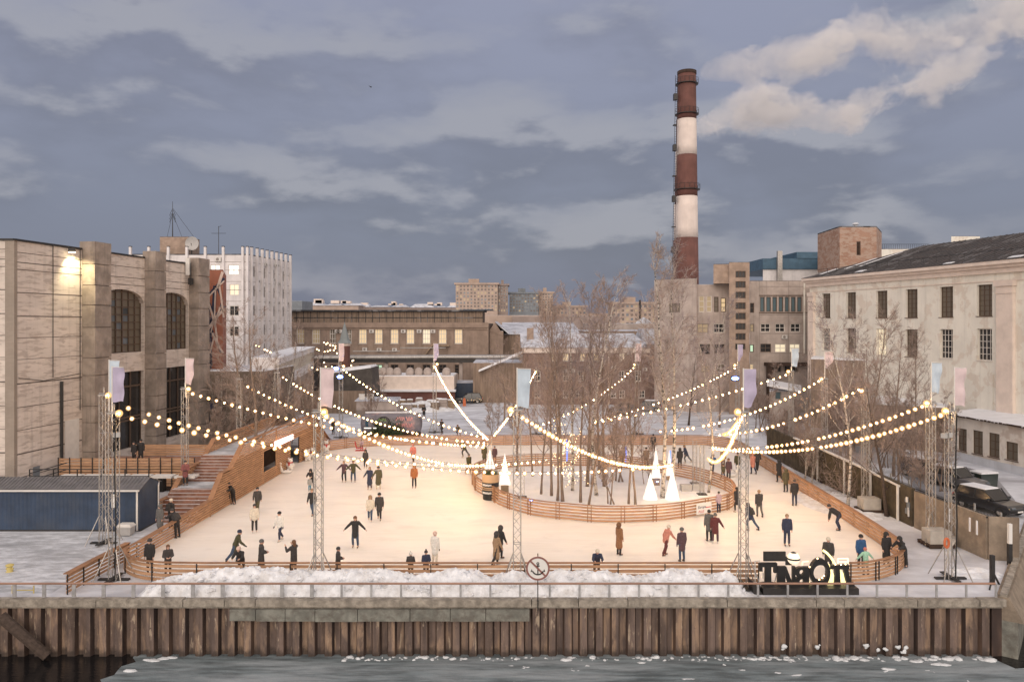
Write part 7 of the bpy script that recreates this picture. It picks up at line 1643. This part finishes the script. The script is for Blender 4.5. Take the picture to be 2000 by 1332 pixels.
def figure(pose, coat):
    key = (pose, coat)
    if key in CACHE: return CACHE[key]
    J = joints(pose); up = J['up']
    if pose not in CACHE:
        b = MB(); chain(b, J['neck']-up*.05, J['neck']+(J['head']-J['neck'])*.7, .058, .055); b.sphere(J['head']+V((0, 0, .01)), .105, 12, 10, (.86, 1.0, 1.18)); b.sphere(J['head']+V((0, .045, -.06)), .068, 8, 6)
        b.sphere(J['head']+V((0, .115, -.015)), .022, 6, 5); [b.sphere(J['head']+V((s*.09, -.01, -.01)), .03, 6, 5, (.5, .8, 1.2)) for s in (-1, 1)]
        chain(b, J['hip']+up*.02, J['neck']-up*.08, .115, .12, 1.25, .85)
        for k in 'lr':
            chain(b, J[k+'sh'], J[k+'el'], .052, .04); chain(b, J[k+'el'], J[k+'wr'], .04, .03); chain(b, J[k+'hp'], J[k+'kn'], .085, .055); chain(b, J[k+'kn'], J[k+'an'], .055, .04)
            chain(b, J[k+'an'], J[k+'an']+V((0, .13, -.06)), .042, .035)
            w_, h_ = J[k+'wr'], J[k+'hd']; sgn = -1 if k == 'l' else 1; a1 = h_.cross(V((sgn, 0, 0.01))).normalized(); palm = w_+h_*.06
            chain(b, w_, palm+h_*.03, .028, .034, 1, 1)
            for f_ in range(4):
                r0 = palm+h_*.03+a1*(.026-.017*f_); l_ = (.062, .072, .067, .05)[f_]; cl = V((-sgn, 0, 0))*.6
                m_ = r0+h_*l_*.55; chain(b, r0, m_, .0125, .0115); chain(b, m_, m_+(h_+cl).normalized()*l_*.5, .0115, .010)
            tb_ = w_+h_*.035+a1*.026; chain(b, tb_, tb_+(h_*.6+a1*.8).normalized()*.055, .014, .0115)
        me = remesh(b, 'person', [MAT['skin'], MAT['black'], MAT['skin']], .0105)
        for p_ in me.polygons:
            c = p_.center
            for k in 'lr':
                if (c-(J[k+'wr']+J[k+'hd']*.08)).length < .13: p_.material_index = 2
        bm = bmesh.new(); bm.from_mesh(me)
        for s in (-1, 1):
            r = bmesh.ops.create_icosphere(bm, subdivisions=1, radius=.014, matrix=Matrix.Translation(J['head']+V((s*.036, .098, .02))))
            for v in r['verts']:
                for f_ in v.link_faces: f_.material_index = 1
        bm.to_mesh(me); bm.free()
        bo_ = {}
        for k in 'lr':
            b = MB(); a_ = J[k+'an']; chain(b, a_+V((0, 0, .10)), a_, .058, .052); chain(b, a_+V((0, -.03, -.05)), a_+V((0, .15, -.06)), .045, .036); me2 = remesh(b, 'skate', [MAT['black'], MAT['steel_galv']], .016)
            bm = bmesh.new(); bm.from_mesh(me2); r = bmesh.ops.create_cube(bm, size=1, matrix=Matrix.Translation(a_+V((0, .05, -.11)))@Matrix.Diagonal((.012, .27, .035, 1)))
            for v in r['verts']:
                for f_ in v.link_faces: f_.material_index = 1
            bm.to_mesh(me2); bm.free(); bo_[k] = me2
        b = MB(); chain(b, J['hip']+up*.08, J['hip'], .15, .145, 1.15, .85)
        for k in 'lr': chain(b, J[k+'hp'], J[k+'kn'], .108, .078); chain(b, J[k+'kn'], J[k+'an']+V((0, 0, .06)), .08, .066)
        CACHE[pose] = (J, me, bo_, remesh(b, 'trousers', [MAT['black']], .02))
    J, me, bo_, tr = CACHE[pose]
    b = MB(); chain(b, J['hip']+up*.05, J['neck']-up*.12, .165, .17, 1.22, .86); chain(b, J['neck']-up*.10, J['neck']+up*.02, .13, .085, 1.1, 1)
    chain(b, J['lsh'], J['rsh'], .095, .095)
    for k in 'lr': chain(b, J[k+'sh'], J[k+'el'], .09, .075); chain(b, J[k+'el'], J[k+'wr']-J[k+'hd']*.015, .075, .055)
    low = {'short': -.08, 'mid': -.26, 'long': -.46}[coat]; kn = (J['lkn']+J['rkn'])/2-J['hip']; kd = kn.normalized() if pose in ('crouch', 'sit', 'bend', 'leanon') else V((0, kn.y*.4, kn.z)).normalized()
    chain(b, J['hip']+up*.05, J['hip']+kd*abs(low), .17, .175+.03*(coat == 'long'), 1.18, .9)
    jk = remesh(b, 'jacket', [MAT['black']], .02); CACHE[key] = (J, me, bo_, tr, jk); return CACHE[key]
b = MB(); b.sphere((0, -.005, .055), .122, 12, 8, (.93, 1.05, .9)); b.lathe((0, 0, .0), [(.112, .005), (.122, .02), (.12, .06), (.10, .065)], 14); HAT = {'beanie': b.mesh('hat', MAT['black'], True)}
b.sphere((0, -.01, .19), .05, 8, 6); HAT['pompom'] = b.mesh('hat', MAT['black'], True)
b = MB(); b.sphere((0, -.035, .02), .155, 12, 9, (.92, .95, 1.05)); b.sphere((0, -.06, -.11), .13, 10, 7, (1.1, .9, .8)); HAT['hood'] = b.mesh('hood', MAT['black'], True)
b = MB(); b.sphere((0, -.02, .045), .122, 12, 8, (.92, 1.0, .95)); b.sphere((0, -.075, -.07), .095, 10, 8, (1.05, .6, 1.5)); HAT['hair'] = b.mesh('hair', MAT['black'], True)
b = MB(); b.sphere((0, -.015, .045), .118, 12, 8, (.92, 1.0, .9)); HAT['short'] = b.mesh('hair', MAT['black'], True)
b = MB(); b.rbox((0, 0), .30, .15, -.22, .2, 0, .85); b.rbox((0, -.09), .2, .08, -.18, .02); PACK = b.mesh('backpack', MAT['black'])
CL = {}
def cloth(k, c, r=.85): CL[k] = mat('cloth_'+k, c, r, .18, 12); return CL[k]
for k, c in dict(black=(.028, .026, .027), char=(.05, .045, .044), navy=(.03, .037, .068), olive=(.085, .075, .042), green=(.062, .06, .03), brown=(.15, .075, .04), tan=(.30, .20, .12), camel=(.24, .115, .055), rust=(.32, .12, .045), maroon=(.11, .028, .028), plum=(.09, .05, .06), pink=(.50, .17, .14), coral=(.48, .20, .15), cream=(.60, .54, .45), white=(.66, .64, .60), blue=(.03, .085, .20), mint=(.32, .56, .42), grey=(.12, .115, .11), ltgrey=(.30, .29, .28), jeans=(.045, .07, .12), ltjeans=(.12, .16, .22), lilac=(.42, .32, .36), red=(.23, .085, .08), yellow=(.62, .50, .12), skinhat=(.62, .45, .38), turq=(.05, .20, .30)).items(): cloth(k, c)
def person(px, py, label, pose, rz, coat, jc, tc, hat='short', hc='char', sc=1.0, z=0.0, skate='black', glove=None, pack=None, at=None, group='people at the rink'):
    x, y = at if at else G(px, py, z); J, me, bo_, tr, jk = figure(pose, coat)
    o = bpy.data.objects.new('person', me); C.objects.link(o); o.location = (x, y, z); o.rotation_euler = (0, 0, R(rz)); o.scale = (sc,)*3; tag(o, label, 'person', group)
    def m_(ob, i, m): ob.material_slots[i].link = 'OBJECT'; ob.material_slots[i].material = m
    if glove: m_(o, 2, CL[glove])
    c = child(o, 'jacket', jk); m_(c, 0, CL[jc]); c = child(o, 'trousers', tr); m_(c, 0, CL[tc])
    for k in 'lr': c = child(o, 'skate', bo_[k]); m_(c, 0, CL[skate])
    if hat: c = child(o, HAT[hat].name.split('.')[0], HAT[hat], J['head']); c.rotation_euler = (J['tilt'], 0, 0); m_(c, 0, CL[hc])
    if pack:
        c = child(o, 'backpack', PACK, J['neck']*.5+J['hip']*.5+V((0, -.2, .08))); c.rotation_euler = (-math.atan2(J['up'].y, J['up'].z), 0, 0); m_(c, 0, CL[pack])
    return o
FA, AW = 180, 0   # facing the camera, facing away
P_ = person
P_(362, 957, 'person in a dusty red coat with a white bag standing on the stair landing', 'front', 200, 'mid', 'red', 'black', 'short', 'char', z=1.56, glove='black', at=(PX(362, 55.9), 55.9))
P_(345, 1050, 'person in black leaning over the timber wall from the ice', 'leanon', 65, 'short', 'black', 'black', 'short', 'char', 1.05, pack='char')
P_(331, 1000, 'person in black with a pale hat and backpack outside the timber wall', 'stand', -30, 'short', 'black', 'black', 'beanie', 'cream', 1.05, pack='char', at=(-22.3, 50.2))
P_(316, 1010, 'person in a long grey coat outside the timber wall', 'stand', 160, 'long', 'grey', 'black', 'hood', 'grey', at=(-22.45, 49.0))
P_(455, 985, 'person in black bending over a small child at the slatted wall', 'leanon', 150, 'short', 'black', 'black', 'short', 'char', 1.0)
P_(450, 985, 'small child in black with white skates under the bending adult', 'stand', 170, 'short', 'black', 'black', 'beanie', 'black', .52, skate='white', at=(G(449, 984)[0], G(449, 984)[1]-.35))
P_(503, 1001, 'man in a dark jacket and grey trousers skating towards the quay', 'walk', 185, 'short', 'char', 'olive', 'short', 'black')
P_(497, 1040, 'woman in a white jacket and black leggings in front of the dark jacketed man', 'stand', 200, 'short', 'cream', 'black', 'hair', 'char', 1.0, skate='white')
P_(547, 1057, 'skater in a white top and flared navy trousers', 'walk', 150, 'short', 'white', 'navy', 'beanie', 'black', 1.02, skate='white', glove='black')
P_(459, 1099, 'skater in a dark parka and blue jeans striding along the front fence', 'stride', 285, 'mid', 'green', 'jeans', 'beanie', 'navy', 1.05, glove='black')
P_(469, 0, 'person in a black coat and pink hat leaning on the front fence', 'leanon', 180, 'short', 'black', 'black', 'beanie', 'skinhat', 1.0, at=(PX(469, 40.5), 40.65))
P_(510, 0, 'person in a long black coat and knitted hat standing by the front fence', 'front', 300, 'long', 'char', 'black', 'beanie', 'grey', 1.04, at=(PX(510, 40.9), 40.9))
P_(576, 0, 'person in a dark coat holding up a phone by the front fence', 'photo', 60, 'mid', 'char', 'black', 'hair', 'brown', 1.02, at=(PX(574, 40.9), 40.9))
P_(609, 956, 'adult in black bending behind a child in blue', 'leanon', 180, 'mid', 'black', 'plum', 'hood', 'black', 1.0)
P_(608, 957, 'small child in blue trousers and a pale hat held by the bending adult', 'stand', 180, 'short', 'ltgrey', 'turq', 'beanie', 'cream', .62, at=(G(608, 957)[0], G(608, 957)[1]-.45))
P_(610, 1007, 'skater in a black jacket and jeans beside the tower with the pink flag', 'walk', 170, 'short', 'black', 'jeans', 'short', 'tan', 1.05)
P_(672, 942, 'skater in a dark plum jacket with arms spread holding hands', 'arms', 175, 'short', 'plum', 'black', 'short', 'tan', 1.0, skate='cream')
P_(690, 942, 'skater in an olive jacket and jeans with arms spread', 'arms', 190, 'short', 'green', 'jeans', 'short', 'brown', 1.02)
P_(714, 914, 'small dark hooded skater in the far part of the rink', 'stand', 175, 'mid', 'char', 'black', 'hood', 'black', .92, skate='cream')
P_(722, 956, 'woman in a navy coat holding hands with the olive coat', 'hold', 170, 'long', 'navy', 'plum', 'hair', 'tan', 1.0, skate='cream')
P_(739, 956, 'woman in an olive coat and dark hat skating hand in hand', 'hold', 190, 'long', 'olive', 'cream', 'pompom', 'char', 1.02, skate='cream')
P_(809, 953, 'skater in a rust orange jacket and black trousers', 'stand', 180, 'short', 'rust', 'black', 'hood', 'rust', 1.02)
P_(807, 904, 'skater in a pink jacket in the far part of the rink', 'walk', 170, 'short', 'pink', 'black', 'beanie', 'pink', 1.0)
P_(723, 1019, 'woman in a cream jacket and jeans skating beside a man in black', 'walk', 190, 'short', 'cream', 'jeans', 'hood', 'tan', .98, skate='white')
P_(741, 1016, 'man in a dark jacket beside the woman in cream', 'walk', 185, 'mid', 'char', 'black', 'beanie', 'black', 1.04)
P_(694, 1070, 'woman in a long black coat balancing with both arms out', 'arms', 180, 'mid', 'black', 'jeans', 'hair', 'brown', 1.05)
P_(661, 0, 'person in a dark coat and knitted hat holding a phone at the front fence', 'front', 290, 'long', 'char', 'black', 'beanie', 'char', .9, at=(PX(660, 40.4), 40.4))
P_(802, 0, 'child in a dark jacket and white hat at the front fence', 'front', 0, 'short', 'char', 'black', 'pompom', 'white', .78, at=(PX(802, 40.2), 40.2))
P_(832, 0, 'child in a navy jacket with a dark hat at the front fence', 'front', 200, 'short', 'navy', 'black', 'pompom', 'char', .82, at=(PX(832, 40.3), 40.3))
P_(849, 1104, 'person in a long white coat and pale trousers by the front fence', 'stand', 330, 'mid', 'white', 'cream', 'beanie', 'skinhat', 1.02, glove='black')
P_(969, 1104, 'person in a beige coat and dark hood walking by the front fence', 'walk', 300, 'long', 'tan', 'black', 'hood', 'char', 1.03)
P_(977, 1099, 'person in black just behind the beige coat', 'walk', 300, 'short', 'black', 'black', 'hood', 'char', 1.06, at=(PX(977, 43.6), 43.6))
P_(1167, 0, 'person in a navy jacket and white hat leaning on the front fence', 'leanon', 180, 'short', 'navy', 'black', 'beanie', 'cream', .95, at=(PX(1166, 40.3), 40.45))
P_(1209, 1084, 'woman in a long camel brown coat and brimmed hood', 'stand', 300, 'long', 'camel', 'black', 'hood', 'brown', 1.02)
P_(1300, 1085, 'skater in a pink and white jacket and dark red trousers striding', 'stride', 300, 'short', 'coral', 'maroon', 'beanie', 'cream', 1.0, skate='maroon')
P_(1332, 1097, 'man in a plum jacket and blue jeans standing with his back turned', 'stand', 20, 'mid', 'plum', 'jeans', 'beanie', 'grey', 1.05, glove='black')
P_(1385, 1057, 'person in a grey coat skating beside the maroon coat', 'stand', 10, 'mid', 'grey', 'black', 'short', 'black', 1.06)
P_(1397, 1061, 'woman in a maroon coat with white skates', 'hold', 350, 'mid', 'maroon', 'plum', 'beanie', 'grey', 1.0, skate='white')
P_(1440, 1001, 'woman in a black coat half hidden by the tower', 'walk', 30, 'mid', 'black', 'black', 'hair', 'black', 1.0, skate='cream')
P_(1483, 1010, 'man in a dark jacket and grey trousers seen from behind', 'walk', 5, 'short', 'char', 'grey', 'short', 'tan', 1.04)
P_(1466, 1037, 'skater in dark blue with a backpack on one leg', 'stride', 30, 'short', 'navy', 'jeans', 'hair', 'black', 1.02, pack='char')
P_(1537, 1066, 'man in a dark blue jacket standing with feet apart', 'stand', 175, 'short', 'navy', 'navy', 'short', 'tan', 1.05)
P_(1552, 988, 'man in a black jacket standing near the straight fence', 'stand', 5, 'short', 'black', 'navy', 'short', 'char', 1.06)
P_(1535, 961, 'person in an olive jacket and dark tights near the straight fence', 'stand', 10, 'mid', 'olive', 'black', 'hood', 'olive', 1.0)
P_(1522, 942, 'person in a long black coat near the straight fence', 'walk', 20, 'mid', 'black', 'black', 'hood', 'black', 1.05)
P_(1471, 926, 'woman in a salmon pink coat near the far end of the straight fence', 'walk', 20, 'mid', 'coral', 'navy', 'beanie', 'coral', 1.02)
P_(1479, 919, 'man in a dark jacket right behind the salmon pink coat', 'walk', 330, 'short', 'char', 'black', 'hood', 'green', 1.06)
P_(1639, 1036, 'person in black bent forward with hands on knees', 'bend', 60, 'short', 'black', 'navy', 'short', 'char', 1.1)
P_(1681, 0, 'man in a blue jacket standing behind the mint green child', 'stand', 190, 'short', 'blue', 'black', 'beanie', 'black', 1.05, at=(PX(1681, 41.8), 41.8))
P_(1692, 0, 'child in a mint green jacket and pink hat at the curved fence', 'arms', 10, 'short', 'mint', 'ltgrey', 'beanie', 'pink', .80, at=(PX(1691, 40.9), 40.9))
P_(1731, 0, 'person in a long black coat standing at the curved fence', 'stand', 190, 'long', 'black', 'black', 'hood', 'black', 1.02, at=(PX(1731, 42.4), 42.4))
P_(1762, 0, 'person in black leaning on the outside of the curved fence', 'leanon', 120, 'mid', 'black', 'black', 'hood', 'black', 1.02, at=(PX(1765, 42.2), 42.2))
P_(1617, 0, 'person with a pale hat in black behind the big letters', 'stand', 150, 'mid', 'char', 'black', 'beanie', 'cream', 1.03, at=(PX(1618, 41.4), 41.4))
P_(1328, 915, 'person in a dark hooded jacket behind the island fence', 'stand', 10, 'mid', 'char', 'black', 'hood', 'char', 1.03)
P_(1341, 905, 'skater in navy leaning into a stride behind the island', 'stride', 60, 'short', 'navy', 'grey', 'hair', 'tan', 1.0, skate='cream')
P_(1391, 926, 'skater in blue beside the white birch', 'stride', 320, 'short', 'blue', 'navy', 'short', 'tan', 1.0)
P_(1412, 938, 'child in olive holding hands with a dark adult', 'walk', 200, 'short', 'olive', 'navy', 'beanie', 'char', .78)
P_(1423, 937, 'woman in a dark coat between the child and the seal aid', 'stand', 190, 'mid', 'plum', 'black', 'hair', 'brown', 1.0)
P_(1441, 925, 'person in a dark jacket with a green bag beside the tower', 'walk', 160, 'short', 'green', 'jeans', 'short', 'black', 1.04)
P_(1404, 1001, 'child in a lilac top and dark trousers holding the island fence', 'stand', 20, 'short', 'lilac', 'navy', 'short', 'char', .82)
P_(1412, 915, 'person in a tan jacket beside the glowing steep string', 'stand', 190, 'short', 'tan', 'brown', 'short', 'tan', 1.0)
P_(907, 894, 'skater in black gliding on one leg near the far fence', 'stride', 60, 'short', 'olive', 'char', 'short', 'tan', 1.05, skate='cream')
P_(915, 927, 'skater in dark green stepping sideways near the banner drum', 'walk', 220, 'short', 'green', 'tan', 'beanie', 'grey', 1.02, skate='cream')
P_(946, 903, 'person in an olive coat behind the small white cone', 'stand', 180, 'long', 'olive', 'black', 'beanie', 'char', .95)
P_(966, 905, 'person in plum behind the island fence near the drum', 'stand', 180, 'mid', 'plum', 'black', 'hair', 'char', .9)
P_(1276, 882, 'skater far behind the tallest white cone', 'stand', 0, 'short', 'char', 'black', 'short', 'black', 1.0)
P_(1215, 912, 'skater with a tan jacket behind the island trunks', 'stand', 180, 'short', 'tan', 'black', 'beanie', 'char', 1.0)
P_(1262, 912, 'skater with a dark cap behind the island trunks', 'stand', 180, 'short', 'tan', 'char', 'beanie', 'black', 1.0)
P_(293, 0, 'person in black and a grey cap behind the rounded fence corner', 'stand', 170, 'short', 'black', 'black', 'beanie', 'char', 1.05, at=(PX(293, 41.0), 41.0))
P_(328, 0, 'child in a dark brown hooded jacket behind the rounded fence corner', 'front', 210, 'short', 'char', 'black', 'hair', 'brown', .92, at=(PX(328, 40.7), 40.7))
P_(863, 848, 'person in dark clothes walking in the yard beyond the far fence', 'walk', 150, 'mid', 'char', 'black', 'beanie', 'char', 1.0, skate='black')
P_(828, 818, 'person in black taking a picture in the snowy yard', 'front', 180, 'mid', 'black', 'black', 'beanie', 'black', 1.05)
P_(897, 850, 'person crouching behind the far fence', 'crouch', 160, 'short', 'olive', 'black', 'beanie', 'brown', 1.0)
P_(704, 878, 'child in pink sitting on the red sledge at the far fence', 'sit', 180, 'short', 'lilac', 'red', 'beanie', 'grey', .7, at=(G(705, 879)[0]+.1, G(705, 879)[1]), z=.05)
P_(259, 0, 'person in black on the deck in front of the hall entrance', 'stand', 160, 'mid', 'black', 'black', 'short', 'black', 1.0, z=1.6, at=(PX(262, 64.5), 64.5)); P_(274, 0, 'taller person in black on the deck in front of the hall entrance', 'stand', 190, 'mid', 'black', 'black', 'beanie', 'black', 1.08, z=1.6, at=(PX(275, 64.8), 64.8))
P_(651, 848, 'person in dark clothes behind the stair ramp end', 'stand', 150, 'mid', 'char', 'black', 'beanie', 'black', 1.0)
bird = MB(); p = P3(724, 170, 300); bird.poly([(p.x-.9, p.y, p.z+.6), (p.x, p.y, p.z), (p.x-.2, p.y+.3, p.z-.2)]); bird.poly([(p.x, p.y, p.z), (p.x+.5, p.y, p.z+.1), (p.x, p.y+.3, p.z-.5)]); bird.sphere(p, .18, 6, 5, (1.6, 2, .8)); tag(bird.build('bird', MAT['black']), 'small dark bird flying alone in the cloudy sky', 'bird')

# ================================================================ steam plumes (air, not painted): density falls off round a bent axis
def plume(name, label, axis, rads, Y, dens, seed, nsc=.22, fuzz=.75):
    xs_ = [PX(a[0], Y) for a in axis]; zs_ = [PZ(a[1], Y) for a in axis]; x0, x1 = xs_[0], xs_[-1]; rmax = max(rads)*Y/F; z0, z1 = min(zs_)-rmax*1.7, max(zs_)+rmax*1.7
    b = MB(); b.box(x0, x1, Y-rmax*1.9, Y+rmax*1.9, z0-rmax*.3, z1+rmax*.3)
    m = bpy.data.materials.new(name); m.use_nodes = True; MAT[name] = m; t = NT(m.node_tree); t.n.remove(t.n['Principled BSDF']); outn = t.n['Material Output']
    pv = t.new('ShaderNodeVolumePrincipled'); pv.inputs['Color'].default_value = (.93, .92, .92, 1); pv.inputs['Anisotropy'].default_value = .1; t.l.new(pv.outputs[0], outn.inputs['Volume'])
    co = t.new('ShaderNodeTexCoord').outputs['Object']; s = t.new('ShaderNodeSeparateXYZ', i_0=co); X_, Y_, Z_ = s.outputs
    u = t.math('DIVIDE', t.math('SUBTRACT', X_, x0), x1-x0)
    def curve(vals):
        fc = t.new('ShaderNodeFloatCurve'); cv = fc.mapping.curves[0]; pts = [((a-x0)/(x1-x0), v) for a, v in zip(xs_, vals)]
        while len(cv.points) < len(pts): cv.points.new(.5, .5)
        for q, (a, v) in zip(cv.points, pts): q.location = (a, v)
        fc.mapping.update(); t.put(fc.inputs['Value'], u); return fc.outputs[0]
    zc = t.math('ADD', t.math('MULTIPLY', curve([(z-z0)/(z1-z0) for z in zs_]), z1-z0), z0)
    rc = t.math('MULTIPLY', curve([r*Y/F/rmax for r in rads]), rmax)
    dz_ = t.math('SUBTRACT', Z_, zc); dy_ = t.math('SUBTRACT', Y_, Y)
    d_ = t.math('DIVIDE', t.math('SQRT', t.math('ADD', t.math('MULTIPLY', dz_, dz_), t.math('MULTIPLY', dy_, dy_))), rc)
    n0 = t.noise(t.mapping(co, loc=(seed*2, 5, 0), scale=(.8, 1, 1)), .085, 2, .5, .2)
    n1 = t.noise(t.mapping(co, loc=(seed, 0, 0), scale=(.8, 1, 1)), nsc, 7, .60, .5)
    f = t.math('ADD', t.math('ADD', t.math('SUBTRACT', .9, d_), t.math('MULTIPLY', t.math('SUBTRACT', n0, .5), 2.6)), t.math('MULTIPLY', t.math('SUBTRACT', n1, .5), fuzz*3.6))
    e = t.math('MULTIPLY', t.smooth(u, 0.0, .04), t.math('ADD', .25, t.math('MULTIPLY', t.smooth(u, .95, .35), .75)))
    t.put(pv.inputs['Density'], t.math('MULTIPLY', t.math('MULTIPLY', t.smooth(f, .02, .55), e), dens))
    return tag(b.build(name, m), label, 'steam', kind='stuff')
plume('steam_plume', 'pale steam plume drifting from the top of the banded chimney', [(1362, 150), (1420, 132), (1500, 118), (1580, 105), (1630, 70), (1690, 62), (1745, 88), (1820, 92), (1900, 66), (2000, 35), (2140, 0)], [10, 26, 34, 38, 54, 50, 40, 46, 50, 66, 80], 165, 1.3, 2.0)
plume('steam_plume', 'lower whiter steam plume passing behind the banded chimney', [(1340, 248), (1395, 242), (1450, 224), (1510, 212), (1580, 216), (1640, 228), (1690, 208), (1740, 182), (1800, 166), (1860, 138), (1960, 100)], [24, 38, 44, 42, 36, 30, 40, 42, 42, 38, 32], 200, 1.2, 7.0)

nb_ = thing('notice_panel', 'white notice panel fixed to the tower in front of the blue cabin', 'sign', P3(222, 978, 46.4)); p = P3(222, 978, 46.35)
b = MB(); b.box(p.x-.13, p.x+.13, p.y-.02, p.y+.02, p.z-.4, p.z+.4); b.build('panel', MAT['white_paint'], nb_)
ant = thing('telecom_antenna', 'white telecom antenna box on the far pilaster of the concrete hall', 'antenna', P3(367, 525, 82)); p = P3(367, 521, 81.6)
b = MB(); b.box(p.x-.2, p.x+.2, p.y-.15, p.y+.15, p.z-.9, p.z+.9); b.build('antenna_box', MAT['white_metal'], ant)
b = MB(); b.tube([(p.x+.3, p.y, p.z-2.0), (p.x+.3, p.y, p.z+.4)], .06, 5); b.box(p.x+.05, p.x+.5, p.y-.1, p.y+.2, p.z-1.9, p.z-1.2); b.build('bracket', MAT['steel_dark'], ant)
